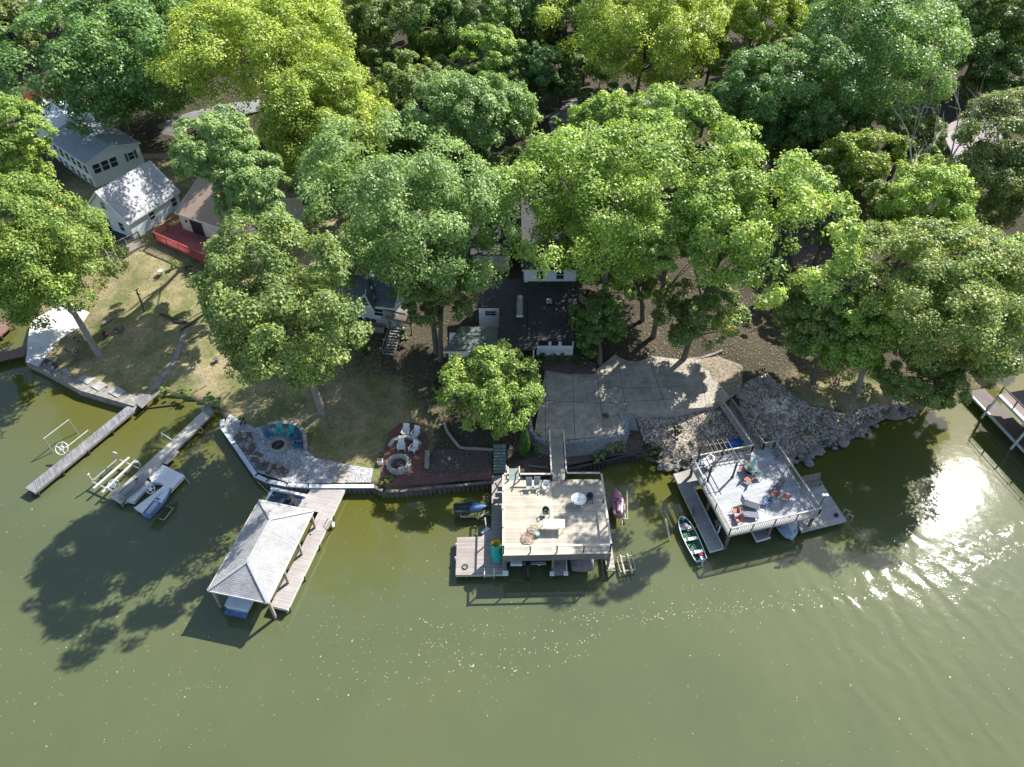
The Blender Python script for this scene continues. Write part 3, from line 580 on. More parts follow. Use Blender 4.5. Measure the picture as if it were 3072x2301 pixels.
def gable(name, label, A, B, C, zg, roofm, wallm, over=.25, D=None, trim=None, cat='house', th=.14, wallname='wall'):
    A, B, C = map(np.array, (A, B, C)); D = C+(B-A) if D is None else np.array(D)
    A = A.copy(); B = B.copy(); E = 2*C-A; E[2] = A[2]; Fq = 2*D-B; Fq[2] = B[2]
    base = (A+B+E+Fq)/4; rt = thing(name, label, cat, (base[0], base[1], zg)); u = np.array([0,0,th])
    MB().hexa([A-u, B-u, D-u, C-u], [A, B, D, C]).hexa([C-u, D-u, Fq-u, E-u], [C, D, Fq, E]).build('roof', roofm, rt)
    if trim:
        m_ = MB()
        for p, q_ in ((A, C), (C, E), (B, D), (D, Fq), (A, B), (E, Fq)): m_.bar(p-u*.9, q_-u*.9, .09, .2)
        m_.build('fascia', trim, rt)
    cx = lambda p, s: p  # walls set in under the eaves
    la = (B-A)/np.linalg.norm(B-A); wa = (E-A)/np.linalg.norm(E-A)
    a_, b_, e_, f_ = A+la*over+wa*over, B-la*over+wa*over, E+la*over-wa*over, Fq-la*over-wa*over
    zt = lambda p, q_, t: None
    slope = (C[2]-A[2])/(np.linalg.norm(E-A)/2); ez = A[2]-th-.02+slope*over
    m_ = MB(); rz_ = C[2]-th-.03; c_ = (a_+e_)/2; d_ = (b_+f_)/2
    V_ = [(*a_[:2], zg), (*b_[:2], zg), (*f_[:2], zg), (*e_[:2], zg), (*a_[:2], ez), (*b_[:2], ez), (*f_[:2], ez), (*e_[:2], ez), (*c_[:2], rz_), (*d_[:2], rz_)]
    m_.add(V_, [(0,1,5,4),(1,2,6,9,5),(2,3,7,6),(3,0,4,8,7),(4,5,9,8),(8,9,6,7)]); m_.build(wallname, wallm, rt)
    info = dict(a=a_, b=b_, e=e_, f=f_, la=la, wa=wa, ez=ez, rz=rz_); return rt, info
def nrm_out(p, q_, cen): 
    d = (q_-p)[:2]; d = d/np.linalg.norm(d); n_ = np.array([d[1], -d[0]]); return d, (n_ if n_@((p+q_)[:2]/2-cen[:2]) > 0 else -n_)
def winon(rt, p, q_, t, z, w_, h_, cen, **k):
    d, n_ = nrm_out(p, q_, cen); c = p+(q_-p)*t; return window(rt, (c[0]+n_[0]*.01, c[1]+n_[1]*.01, z), d, n_, w_, h_, **k)
# pale blue house with grey roof
blue_s = M('siding_pale_blue', (.66,.72,.76), (.50,.56,.60), kind='siding', w=.2, dirt=.2)
rt, i = gable('gabled_house', 'pale blue sided house with light grey shingle roof beside the red deck', P(383,672,6), P(539,574,6), P(285,574,9.5), 3.0, roofg, blue_s, trim=white)
cen = (i['a']+i['f'])/2
winon(rt, i['a'], i['e'], .22, 4.9, .8, 1.2, cen); winon(rt, i['a'], i['e'], .5, 7.4, .7, 1.0, cen)
winon(rt, i['a'], i['e'], .66, 4.3, 2.2, 2.1, cen, name='patio_door', cross=False)
winon(rt, i['a'], i['b'], .42, 5.0, .8, 1.0, cen); winon(rt, i['a'], i['b'], .88, 5.0, .8, 1.1, cen)
mb = MB(); d, n_ = nrm_out(i['a'], i['b'], cen); p = i['a']+(i['b']-i['a'])*.5; mb.tube([(p[0]+n_[0]*.1, p[1]+n_[1]*.1, 3.0), (p[0]+n_[0]*.1, p[1]+n_[1]*.1, 5.7)], .06, 6); mb.build('downpipe', white, rt)
# long pale house behind it: metal roof in front, white roof at the back
metal_d = M('metal_roof_slate', (.30,.33,.38), (.17,.19,.22), kind='rib', w=.45, ang=1.0, dirt=.3, rough=.5); metal_w = M('metal_roof_white', (.78,.79,.80), (.6,.62,.64), kind='rib', w=.6, ang=1.0, dirt=.2, rough=.5)
cream_s = M('siding_cream', (.74,.73,.66), (.55,.54,.49), kind='siding', w=.2, dirt=.2)
A, B, C = P(254,492,7.6), P(136,412,7.6), P(330,437,8.7)
rt, i = gable('long_house', 'long cream house with slate metal roof in front and white roof behind', A, B, C, 3.6, metal_d, cream_s, trim=white)
cen = (i['a']+i['f'])/2
for t in (.08,.24,.4,.56,.72,.88):
    winon(rt, i['a'], i['b'], t, 6.3, 1.1, 1.1, cen, cross=True); winon(rt, i['a'], i['b'], t, 4.4, 1.0, 1.0, cen)
for t in (.14,.30,.46): winon(rt, i['a'], i['e'], t, 6.3, 1.0, 1.3, cen)
w3 = winon(rt, i['a'], i['e'], .8, 6.2, .8, 1.0, cen)
d, n_ = nrm_out(i['a'], i['e'], cen)
for s in (-.72, .72): mb = MB(); c = i['a']+(i['e']-i['a'])*.8+np.array([*(d*s), 0]); mb.box((c[0]+n_[0]*.04, c[1]+n_[1]*.04, 6.2), (.35, .06, 1.2), math.atan2(d[1], d[0])); mb.build('shutter', M('shutter_grey', (.14,.15,.17)), rt)
Bk = P(80,352,7.7); Ck = C+(B-A)
A2 = B+(Bk-B)*.01+np.array([0,0,.06]); u = np.array([0,0,.14]); E2 = 2*Ck-B; E2[2] = B[2]; dv = Bk-B
MB().hexa([B-u, B+dv-u, Ck+dv-u, Ck-u], [B, B+dv, Ck+dv, Ck]).hexa([Ck-u, Ck+dv-u, E2+dv-u, E2-u], [Ck, Ck+dv, E2+dv, E2]).build('roof', metal_w, rt, label='white metal roof of the rear part')
q4 = [B+(Ck-B)*.06, B+dv*.97+(Ck-B)*.06, E2+dv*.97-(E2-Ck)*.06, E2-(E2-Ck)*.06]; MB().prism([p[:2] for p in q4], 3.6, [7.5,7.5,7.5,7.5]).build('wall', cream_s, rt)
# red roofed shed
redr = M('metal_roof_red', (.46,.06,.07), (.36,.04,.05), kind='rib', w=.4, ang=.2, rough=.5)
rt, i = gable('shed', 'small white shed with a red metal roof at the left edge', P(58,312,6.8), P(122,303,6.8), P(62,284,7.9), 4.2, redr, white, trim=redr, cat='shed')
winon(rt, i['a'], i['b'], .38, 5.7, .8, .6, (i['a']+i['f'])/2, cross=False)
# cream house with brown roof and red deck
brr = M('shingle_brown', (.36,.26,.20), (.25,.175,.135), kind='rib', w=.28, ang=-.35+PI/2, dirt=.3)
stucco = M('stucco_cream', (.72,.68,.60), (.60,.56,.50), scale=2, rough=.9)
A = P(523,637,6.6); q_ = P(659,682,6.6); dv = (q_-A)/np.linalg.norm(q_-A)
rt, i = gable('cottage', 'cream cottage with brown shingle roof behind the red deck', A, A+dv*12.5, P(596,530,9.0), 3.4, brr, stucco, trim=white)
cen = (i['a']+i['f'])/2
winon(rt, i['a'], i['b'], .24, 4.95, 1.9, 2.0, cen, fr=M('frame_maroon', (.16,.05,.05)), name='patio_door', cross=False)
winon(rt, i['a'], i['b'], .6, 5.2, 1.2, 1.2, cen); winon(rt, i['b'], i['f'], .5, 5.2, 1.0, 1.2, cen, fr=MATS['frame_maroon'])
p = i['a']+(i['b']-i['a'])*.1; d, n_ = nrm_out(i['a'], i['b'], cen); MB().box((p[0]+n_[0]*.1, p[1]+n_[1]*.1, 5.6), (.16,.16,.3)).build('wall_lamp', black, rt)
# decks
def rail(parent, pts, z, h=1.0, bal=.14, postgap=2.0, top=None, mat=None, postm=None, tw=.14, ends=True, postw=.1, low=.12, name='railing'):
    mat = mat or timber; top = top or mat; postm = postm or mat; tb = MB(); bb = MB()
    for a_, b_ in zip(pts[:-1], pts[1:]):
        a_ = np.array(a_[:2]); b_ = np.array(b_[:2]); za, zb = (z if not isinstance(z, (tuple, list)) else z[0]), (z if not isinstance(z, (tuple, list)) else z[1]); L = np.linalg.norm(b_-a_); d = (b_-a_)/L
        tb.bar((*a_, za+h), (*b_, zb+h), tw, .05)
        if bal:
            bb.bar((*a_, za+h-.09), (*b_, zb+h-.09), .04, .09); bb.bar((*a_, za+low), (*b_, zb+low), .04, .08); k = int(L/bal)
            for j in range(1, k): t = j/k; p = a_+(b_-a_)*t; zz = za+(zb-za)*t; bb.bar((*p, zz+low), (*p, zz+h-.05), .034)
        k = max(1, round(L/postgap))
        for j in range(k+1):
            t = j/k; p = a_+(b_-a_)*t; zz = za+(zb-za)*t; MB().bar((*p, zz-.02), (*p, zz+h+(.0 if postw < .12 else .06)), postw).build('post', postm, parent)
    tb.build('handrail', top, parent)
    if bal: bb.build('balusters', mat, parent)
redp = M('red_stain', (.42,.085,.075), (.31,.055,.05), scale=3, rough=.7); redd = M('red_decking', (.40,.11,.11), (.31,.08,.08), kind='plank', w=.15, ang=-.33, dirt=.35)
zt = 4.1; dk = thing('red_deck', 'raised red timber deck with red railing in front of the cottage', 'deck', P(560,720,3.0))
pl = [P(466,716,zt), P(543,662,zt), P(720,725,zt), P(700,770,zt), P(690,815,zt)]
MB().prism([p[:2] for p in pl], zt-.16, zt).build('decking', redd, dk)
MB().bar(pl[0]+[0,0,-.22], pl[4]+[0,0,-.22], .06, .35).bar(pl[0]+[0,0,-.22], pl[1]+[0,0,-.22], .06, .35).build('skirt_board', redp, dk)
rail(dk, [pl[1], pl[0], pl[4]], zt, 1.0, .13, 2.2, mat=redp)
for t in (.02,.25,.5,.75,.98):
    p = pl[0]+(pl[4]-pl[0])*t; MB().bar((p[0], p[1]+.2, hz(p[0], p[1])), (p[0], p[1]+.2, zt-.1), .13).build('leg', redp, dk)
# navy patio deck by the pale blue house with grey lattice fence
navy = M('navy_decking', (.03,.045,.075), (.02,.03,.055), kind='plank', w=.14, ang=.6, dirt=.3)
zt = 3.7; dk = thing('patio_deck', 'low dark navy patio deck beside the pale blue house', 'deck', P(330,700,3.2))
MB().prism(W([(255,650),(300,640),(398,706),(402,716),(345,748),(310,742),(262,700)], zt), zt-.7, zt).build('decking', navy, dk)
MB().prism(W([(345,748),(402,716),(416,709),(428,735),(372,765)], zt-.1), zt-.9, zt-.1).build('landing', timber, dk)
lt = thing('deck_fence', 'grey weathered wood fence with slanted lattice below, next to the navy patio', 'fence', P(372,808,2.8))
a_, b_ = P(338,752,3.7), P(420,712,3.7)
rail(lt, [a_, b_], 3.65, .95, .13, 2.4, mat=timber, postw=.13)
mb = MB(); L = np.linalg.norm((b_-a_)[:2]); d = (b_-a_)/L
for k in range(26): t0 = k/26*L; x0 = a_+d*t0; x1 = a_+d*min(L, t0+.5); mb.bar((x0[0], x0[1], 2.6), (x1[0], x1[1], 3.55), .03, .09, up=(d[1], -d[0], 0))
mb.build('lattice', timber, lt)
sp = thing('garden_steps', 'grey wooden steps going down from the navy patio', 'steps', P(335,790,2.8))
for k in range(6): p = P(330+k*2, 757+k*9, 3.5-.17*k); MB().box((p[0], p[1], 3.5-.17*k), (1.1, .3, .05), .5).build('tread', timber, sp)
MB().bar(P(336,741,4.5), P(371,807,3.6), .12, .06).bar(P(314,748,4.5), P(345,800,3.5), .12, .06).build('handrail', timber, sp)
# cabin under the trees: slate blue roofs
slate = M('shingle_slate_blue', (.15,.19,.235), (.10,.13,.165), kind='shingle', w=.22, length=.5); graywall = M('siding_grey', (.5,.52,.53), (.36,.38,.39), kind='siding', w=.2)
A = P(1010,905,5.4); B = P(1185,925,5.4); rt, i = gable('cabin', 'grey cabin with slate blue roof hidden beneath the oaks', A, B, P(1030,820,8.0), 2.2, slate, graywall, trim=white)
for t in (.3, .7): winon(rt, i['a'], i['b'], t, 4.4, 1.1, 1.0, (i['a']+i['f'])/2)
Cg = [P(1080,860,6.2), P(1125,800,8.2)]; m_ = MB(); r0 = P(1060,930,6.0); r1 = P(1122,935,6.0); rd = P(1092,885,7.6); bk_ = rd+np.array([.2,4.5,.4]); m_.hexa([r0-[0,0,.1], rd-[0,0,.1], bk_-[0,0,.1], r0+[0,4.2,-.1]], [r0, rd, bk_, r0+[0,4.2,0]]); m_.hexa([rd-[0,0,.1], r1-[0,0,.1], r1+[0,4.2,-.1], bk_-[0,0,.1]], [rd, r1, r1+[0,4.2,0], bk_]); m_.build('dormer', slate, rt)
MB().bar(r0, rd, .08, .18).bar(rd, r1, .08, .18).build('dormer_trim', white, rt)
zt = 3.9; dk = thing('cabin_deck', 'long weathered wooden balcony in front of the slate roofed cabin', 'deck', P(1130,960,2))
pl = [P(1015,917,zt), P(1236,968,zt), P(1250,925,zt), P(1150,895,zt), P(1020,880,zt)]
MB().prism([p[:2] for p in pl], zt-.16, zt).build('decking', M('decking_grey_brown', (.24,.20,.165), (.17,.14,.115), kind='plank', w=.14, ang=-.2), dk)
MB().bar(pl[0]+[0,0,-.2], pl[1]+[0,0,-.2], .06, .32).build('skirt_board', timber, dk)
rail(dk, [pl[0], pl[1]], zt, 1.0, .14, 2.4, mat=timber); rail(dk, [pl[1], pl[2]], zt, 1.0, .14, 2.4, mat=timber)
for t in (.02,.35,.68,.98): p = pl[0]+(pl[1]-pl[0])*t; MB().bar((p[0], p[1], 1.7), (p[0], p[1], zt-.1), .16).build('leg', timber, dk)
lo = thing('lower_deck', 'lower wooden platform with vertical board fence under the balcony', 'deck', P(1100,1010,1.9))
a_, b_ = P(1022,967,3.0), P(1152,980,3.0)
MB().prism([a_[:2], b_[:2], (b_[0], b_[1]+2.2), (a_[0], a_[1]+2.2)], 2.5, 2.62).build('decking', timber, lo)
mb = MB()
for k in range(44): t = k/44; p = a_+(b_-a_)*t; mb.box((p[0], p[1]-.05, 2.15), (.12, .03, 1.5), 0)
mb.build('fence_boards', M('board_pale', (.34,.30,.26), (.24,.21,.18), scale=4), lo); rail(lo, [a_, b_], 2.62, .8, .16, 2.2, mat=timber)
mb = MB(); r = random.Random(9)
for k in range(9): p = P(1035+k*11, 955+r.random()*8, 3); mb.lathe((p[0], p[1], 2.65), [(.25,0),(.38,.15),(.36,.5),(.16,.75)], 9)
solo(mb, 'tarp_bundle', M('tarp_blue', (.03,.07,.16), (.02,.04,.10), scale=3, rough=.5), 'dark blue tarpaulin covered pile below the wooden balcony', 'tarpaulin', smooth=True)
stt = thing('deck_stairs', 'grey wooden staircase down from the cabin balcony to the lawn', 'stairs', G(1165,1062))
zb = hz(*G(1166,1062)[:2]); top = P(1192,985,3.7); bot = P(1166,1062,zb)
for k in range(10):
    t = k/9; p = top+(bot-top)*t; MB().box((p[0], p[1], p[2]+.05), (1.15, .3, .06), -.12).build('tread', M('timber_green_grey', (.27,.29,.27), (.19,.205,.19), scale=4), stt)
for s in (-.62, .62):
    MB().bar(top+[s,0,-.05], bot+[s,0,0], .06, .3).build('stringer', timber, stt); MB().bar(top+[s,0,.95], bot+[s,0,.95], .1, .06).build('handrail', timber, stt)
    MB().bar(bot+[s,0,0], bot+[s,0,.95], .09).build('post', timber, stt); MB().bar(top+[s,0,0], top+[s,0,.95], .09).build('post', timber, stt)

# ---------------------------------------------------------------- the middle house
dark_sh = M('shingle_charcoal', (.055,.055,.060), (.035,.035,.040), kind='shingle', w=.2, length=.45, dirt=.5); wsid = M('siding_white', (.76,.79,.82), (.60,.63,.66), kind='siding', w=.18, dirt=.15)
green_sh = M('shingle_mossy', (.17,.20,.17), (.11,.135,.115), kind='shingle', w=.2, length=.45, dirt=.4)
mh = thing('white_house', 'white sided house with charcoal roofs in the middle behind the round tree', 'house', P(1650,1070,2.7))
def slab(name, pts3, mat, th=.16, parent=mh, label=None):
    u = np.array([0,0,th]); n_ = len(pts3); vs = [p-u for p in pts3]+list(pts3); m_ = MB()
    ar = sum(pts3[k][0]*pts3[(k+1)%n_][1]-pts3[(k+1)%n_][0]*pts3[k][1] for k in range(n_))
    fs = [tuple(range(n_))[::-1], tuple(range(n_, 2*n_))]+[(k, (k+1)%n_, n_+(k+1)%n_, n_+k) for k in range(n_)]
    m_.add(vs, fs if ar > 0 else [f[::-1] for f in fs]); return m_.build(name, mat, parent, label=label)
R = [P(1613,1021,5.3), P(1727,1021,5.3), P(1732,844,6.6), P(1583,844,6.6)]   # right roof plane
xl = R[3][0]; 
slab('roof', [P(1583,1021,5.3), P(1727,1021,5.3), P(1732,844,6.6), P(1583,844,6.6)], dark_sh)
slab('roof', [P(1497,1046,4.9), P(1612,1046,4.9), P(1612,1022,5.2), P(1582,1021,5.25), P(1582,838,6.5), P(1424,838,6.5), P(1424,921,5.9), P(1497,921,5.9)], dark_sh)
yb = P(1583,844,6.6)[1]
# lower walls (front)
fa, fb = P(1612,1022,5.1), P(1725,1022,5.1); MB().prism([(fa[0], fa[1]+.25), (fb[0]-.1, fa[1]+.25), (fb[0]-.1, yb), (fa[0], yb)], 2.5, [5.1,5.1,6.3,6.3]).build('wall', wsid, mh)
la_, lb_ = P(1430,922,5.7), P(1496,922,5.7); MB().prism([(la_[0]+.2, la_[1]+.2), (lb_[0]+2.5, lb_[1]+.2), (lb_[0]+2.5, yb), (la_[0]+.2, yb)], 2.5, [5.68,5.68,6.3,6.3]).build('wall', wsid, mh)
window(mh, (P(1471,950,4.9)[0], la_[1]+.19, 4.75), (1,0), (0,-1), 1.15, .6)
for x_, w1 in ((1630,1.1),(1665,.75),(1701,1.15)): window(mh, (P(x_,1031,4.6)[0], fa[1]+.24, 4.55), (1,0), (0,-1), w1, .68, cross=False)
MB().bar(P(1495,1047,4.8), P(1606,1047,4.8), .08, .2).bar(P(1418,922,5.75), P(1498,922,5.75), .08, .2).bar((fa[0],fa[1]-.02,5.12), (fb[0],fa[1]-.02,5.12), .07, .16).build('gutter', white, mh)
p = P(1601,1050,4.7); MB().bar((p[0],p[1]+.05,2.6), (p[0],p[1]+.05,4.75), .14).build('porch_post', white, mh)
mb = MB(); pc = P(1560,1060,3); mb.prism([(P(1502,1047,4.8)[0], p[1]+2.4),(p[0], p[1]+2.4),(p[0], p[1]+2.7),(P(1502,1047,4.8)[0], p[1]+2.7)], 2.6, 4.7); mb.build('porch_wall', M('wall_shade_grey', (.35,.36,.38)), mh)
# upper storey
ua, ub = P(1571,805,8.3), P(1722,805,8.3); uy = P(1571,843,6.6)[1]
MB().prism([(ua[0]+.1, uy-.02), (ub[0]+.3, uy-.02), (ub[0]+.3, uy+16), (ua[0]+.1, uy+16)], 2.6, 8.3).build('wall', wsid, mh)
for x_ in (1622,1680): window(mh, (P(x_,820,7.5)[0], uy-.03, 7.5), (1,0), (0,-1), .8, 1.15)
rx0, rx1 = ua[0]-.2, ub[0]+.6; ym = uy-.35; u3 = (rx0+rx1)/2
slab('roof', [np.array([rx0,ym,8.35]), np.array([rx1,ym,8.35]), np.array([rx1,uy+16.5,9.9]), np.array([rx0,uy+16.5,9.9])], dark_sh, .14)
MB().bar((rx0,ym-.03,8.3), (rx1,ym-.03,8.3), .07, .16).build('gutter', white, mh)
MB().prism([(ua[0]+.1, uy+.2), (ub[0]+.3, uy+.2), (ub[0]+.3, uy+16), (ua[0]+.1, uy+16)], 8.31, [8.34,8.34,9.7,9.7]).build('wall', wsid, mh)
# mossy porch roof at lower left
slab('roof', [P(1332,1056,4.6), P(1496,1056,4.6), P(1496,980,5.2), P(1380,980,5.2)], green_sh, label='mossy green shingle roof over the porch')
g1 = P(1336,1058,4.5); MB().bar(P(1330,1057,4.55), P(1497,1057,4.55), .08, .18).build('gutter', white, mh); MB().prism([(g1[0]+.3,g1[1]+.2),(P(1494,1056,4.5)[0],g1[1]+.2),(P(1494,1056,4.5)[0],g1[1]+2.8),(g1[0]+.3,g1[1]+2.8)], 2.3, [4.4,4.4,4.9,4.9]).build('wall', wsid, mh)
window(mh, (P(1365,1070,3.8)[0], g1[1]+.19, 3.7), (1,0), (0,-1), .9, .9)
ch = P(1559,948,5.8); c0 = np.array([ch[0], ch[1]+.2, 0]); cm = MB().box((c0[0], c0[1], 6.5), (.62, .62, 2.6)).build('chimney', M('chimney_block', (.36,.35,.34), (.24,.235,.23), kind='noise', scale=5, rough=.9), mh)
MB().lathe((c0[0], c0[1], 7.8), [(.17,0),(.17,.35),(.3,.4),(.28,.5),(.05,.58)], 14).build('flue_cap', galv, cm)
MB().box((c0[0], c0[1]-.33, 5.9), (.72, .12, .25)).build('flashing', white, cm)
sk_ = P(1647,905,6.2); MB().box((sk_[0], sk_[1], 6.28), (.62,.75,.16)).build('skylight', M('skylight_glass', (.30,.34,.36), rough=.15), mh)
for q2 in ((1492,868,6.3),): p = P(*q2); MB().lathe((p[0], p[1], p[2]), [(.09,0),(.09,.3),(.13,.32),(.02,.4)], 10).build('vent_pipe', galv, mh)
MB().prism(W([(1608,1066),(1722,1066),(1790,1090),(1785,1121),(1700,1121),(1636,1110)], 2.86), 2.4, 2.86).build('planter_bed', mulch, mh)
nb = thing('grey_house', 'pale grey house wall glimpsed left of the dark gap beside the middle house', 'house', P(1470,790,4))
A = P(1400,745,8.0); B = P(1526,745,8.0); p0, p1 = P(1420,795,4), P(1526,795,4)
MB().prism([(p0[0],p0[1]),(p1[0],p0[1]),(p1[0],p0[1]+9),(p0[0],p0[1]+9)], 3, 5.6).build('wall', graywall, nb); MB().bar((p1[0],p0[1]-.05,3), (p1[0],p0[1]-.05,5.6), .15).build('corner_board', white, nb)
MB().prism([(p0[0]-.3,p0[1]-.4),(p1[0]+.3,p0[1]-.4),(p1[0]+.3,p0[1]+9.4),(p0[0]-.3,p0[1]+9.4)], 5.6, [5.8,5.8,6.9,6.9]).build('roof', dark_sh, nb)
# plum roofed house at right
plum = M('metal_roof_plum', (.40,.33,.335), (.29,.23,.235), kind='rib', w=.5, ang=.42, rough=.5, dirt=.2)
A = P(2875,497,8.0); C = P(2833,406,10.6); D = P(2970,334,10.6); B = A+(D-C)
rt, i = gable('plum_roof_house', 'brown house with a plum metal roof behind the dead tree', A, B, C, 4.5, plum, M('wall_brown', (.20,.165,.13)), trim=white, cat='house')
winon(rt, i['a'], i['e'], .3, 6.6, 1.2, 1.0, (i['a']+i['f'])/2)
# two storey boathouse at the right edge
bh = thing('right_boathouse', 'brown two level boathouse with white beams cut by the right edge', 'boathouse', P(3040,1250,0))
brd = M('decking_brown', (.13,.095,.085), (.085,.06,.055), kind='plank', w=.14, ang=-.8); d = P(3072,1352,.8)-P(2939,1213,.8); d = d/np.linalg.norm(d); n_ = np.array([-d[1], d[0], 0]); n_ = n_ if n_[0] > 0 else -n_
q0 = P(2939,1213,.8)-d*2; q1 = q0+d*12
MB().prism([q0[:2], q1[:2], (q1+n_*2.1)[:2], (q0+n_*2.1)[:2]], .62, .8).build('decking', brd, bh); MB().bar(q0+[0,0,-.05], q1+[0,0,-.05], .16, .24).build('edge_beam', capb, bh)
z3 = 3.3; r0 = P(2996,1183,z3); r1 = r0+d*10
MB().prism([r0[:2], r1[:2], (r1+n_*8)[:2], (r0+n_*8)[:2]], z3-.25, z3).build('decking', M('decking_upper_brown', (.20,.15,.13), (.14,.10,.09), kind='plank', w=.14, ang=-.8), bh)
MB().bar(r0+[0,0,-.1], r1+[0,0,-.1], .3, .3).build('edge_beam', capb, bh); MB().bar(r0+n_*1.2+[0,0,-.5], r1+n_*1.2+[0,0,-.5], .3, .3).build('floor_beam', galv, bh)
for t in (0.1, 4.5, 9): p = r0+d*t; MB().bar((p[0]-n_[0]*.5,p[1]-n_[1]*.5,-.8), (p[0],p[1],z3-.2), .16).build('post', white, bh)
rail(bh, [r0+n_*.1, r1+n_*.1], z3, 1.0, 0, 2.2, mat=timbd)
rf = r0+n_*3.2; MB().hexa([rf-d*2.5+[0,0,2.2], rf+d*3+[0,0,2.2], rf+d*3+n_*3+[0,0,3.4], rf-d*2.5+n_*3+[0,0,3.4]], [rf-d*2.5+[0,0,2.35], rf+d*3+[0,0,2.35], rf+d*3+n_*3+[0,0,3.55], rf-d*2.5+n_*3+[0,0,3.55]]).build('canopy', M('canopy_slate', (.16,.19,.24), (.12,.14,.18)), bh)
for s in (-2.3, 2.8): p = rf+d*s; MB().bar((p[0],p[1],z3), (p[0],p[1],z3+2.2), .1).build('canopy_post', timbd, bh)
# brown docks at the far left over the neighbour's inlet
brk = M('decking_red_brown', (.26,.15,.125), (.19,.11,.09), kind='plank', w=.14, ang=.5)
for lab, px in (('brown dock with a bend crossing the left inlet below', [(-60,1065),(75,1045),(73,1066),(20,1075),(-60,1100)]), ('brown dock at the left edge above the olive inlet', [(-60,965),(38,955),(36,975),(0,1008),(-60,1030)])):
    o = thing('brown_dock', lab, 'dock', P(px[1][0]-40, px[1][1]+10, 0)); MB().prism(W(px, .8), .62, .8).build('decking', brk, o)
    for k in (0, 2, 3): p = P(*px[k], .6); MB().bar((p[0]+.1,p[1],-.9), (p[0]+.1,p[1],.62), .14).build('pile', timbd, o)
# ---------------------------------------------------------------- docks
def piles(rt, pts, z, mat=timbd, w_=.16, down=-1.): 
    for p in pts: MB().tube([(p[0], p[1], down), (p[0], p[1], z)], w_/2, 8).build('pile', mat, rt)
# narrow grey pier, far left
z = .75; pg = M('decking_silver', (.33,.33,.335), (.20,.20,.205), kind='plank', w=.16, length=1.6, ang=.62+PI/2, dirt=.7)
pr = thing('grey_pier', 'long narrow weathered grey pier at the left, reaching into the lake', 'pier', P(260,1330,0))
MB().prism(W([(432,1178),(75,1464),(104,1479),(403,1232)], z), z-.06, z).build('decking', pg, pr)
a0, a1, b0_, b1_ = P(432,1178,z), P(75,1464,z), P(403,1232,z), P(104,1479,z)
MB().bar(a0+[0,0,-.16], a1+[0,0,-.16], .06, .2).bar(b0_+[0,0,-.16], b1_+[0,0,-.16], .06, .2).build('stringer', timber, pr)
piles(pr, [a1+(a0-a1)*t for t in (.02,.25,.5,.75)]+[b1_+(b0_-b1_)*t for t in (.02,.25,.5,.75)], z-.1)
MB().prism(W([(418,1180),(452,1184),(455,1193),(424,1222),(410,1214),(396,1205)], z+.08), z-.04, z+.08).build('landing', pg, pr)
solo(MB().bar(P(489,1165,1.1), P(424,1224,1.0), .22, .05), 'gangplank', timber, 'narrow plank laid beside the landing of the grey pier', 'plank')
solo(MB().tube([P(432,1226,.05), P(535,1212,.12)], .1, 8), 'floating_log', timbd, 'thin log floating in the shallows right of the grey pier', 'log')
# bleached pier with its platform
z = .72; pb = M('decking_bleached', (.60,.56,.48), (.50,.46,.39), kind='plank', w=.2, length=30, ang=.70, dirt=.35)
pr = thing('bleached_pier', 'sun bleached pale plank pier, second from the left', 'pier', P(480,1350,0))
c4 = [P(630,1213,z), P(330,1492,z), P(362,1512,z), P(640,1240,z)]
MB().prism([p[:2] for p in c4], z-.07, z).build('decking', pb, pr)
MB().bar(c4[2]+[0,0,-.17], c4[3]+[0,0,-.17], .07, .2).build('stringer', timber, pr); MB().prism(W([(602,1228),(618,1213),(634,1222),(640,1240),(628,1248)], z+.06), z, z+.06).build('landing', conc2, pr)
piles(pr, [c4[1]+(c4[0]-c4[1])*t for t in (.02,.3,.6,.9)]+[c4[2]+(c4[3]-c4[2])*t for t in (.02,.3,.6,.9)], z-.1)
pf = thing('drive_on_platform', 'white plastic drive on float with open slots beside the bleached pier', 'floating dock', P(480,1450,0)); z2 = .62
for px in ([(440,1420),(486,1392),(553,1426),(515,1466),(478,1448),(455,1446),(430,1440)], [(494,1455),(515,1466),(434,1541),(403,1523)], [(440,1420),(455,1446),(400,1505),(378,1500),(362,1512)]):
    MB().prism(W(px, z2), z2-.4, z2).build('float_section', whitepl, pf)
MB().bar(P(403,1523,z2-.2), P(434,1541,z2-.2), .08, .2).bar(P(434,1541,z2-.2), P(515,1466,z2-.2), .08, .2).build('rim', galv, pf)
# wheel for lifts
def wheel(rt, c, r_, ax=((1,0,0),(0,.75,.66)), mat=None):
    mat = mat or whitepl; A_ = [Vector(a).normalized() for a in ax]; m_ = MB().ring(c, r_, .035, 28, 6, axis=A_)
    c = Vector([float(v) for v in c])
    for k in range(5): a = 2*PI*k/5+.3; m_.bar(c, c+(A_[0]*math.cos(a)+A_[1]*math.sin(a))*r_, .05)
    m_.ring(c, r_*.3, .06, 16, 6, axis=A_); return m_.build('wheel', mat, rt)
lf = thing('boat_lift', 'galvanised boat lift frame with a white hand wheel left of the grey pier', 'boat lift', P(190,1330,0))
f1 = [P(131,1316,1.9), P(206,1259,1.9)]; f2 = [P(199,1342,1.5), P(264,1291,1.5)]
MB().tube([P(161,1357,0)-[0,0,.8], f1[0], f1[1], P(233,1299,0)-[0,0,.8]], .06, 8).build('frame', galv, lf); MB().tube([f2[0]-[0,0,1.8], f2[0], f2[1], P(272,1303,.6)], .06, 8).build('side_rail', galv, lf)
MB().tube([P(165,1365,-.1), P(240,1305,-.1)], .05, 6).build('cradle', galv, lf); wheel(lf, P(185,1345,1.4), .62)
lf = thing('boat_lift', 'empty two bunk boat lift with white hand wheel between the two left piers', 'boat lift', P(340,1410,0))
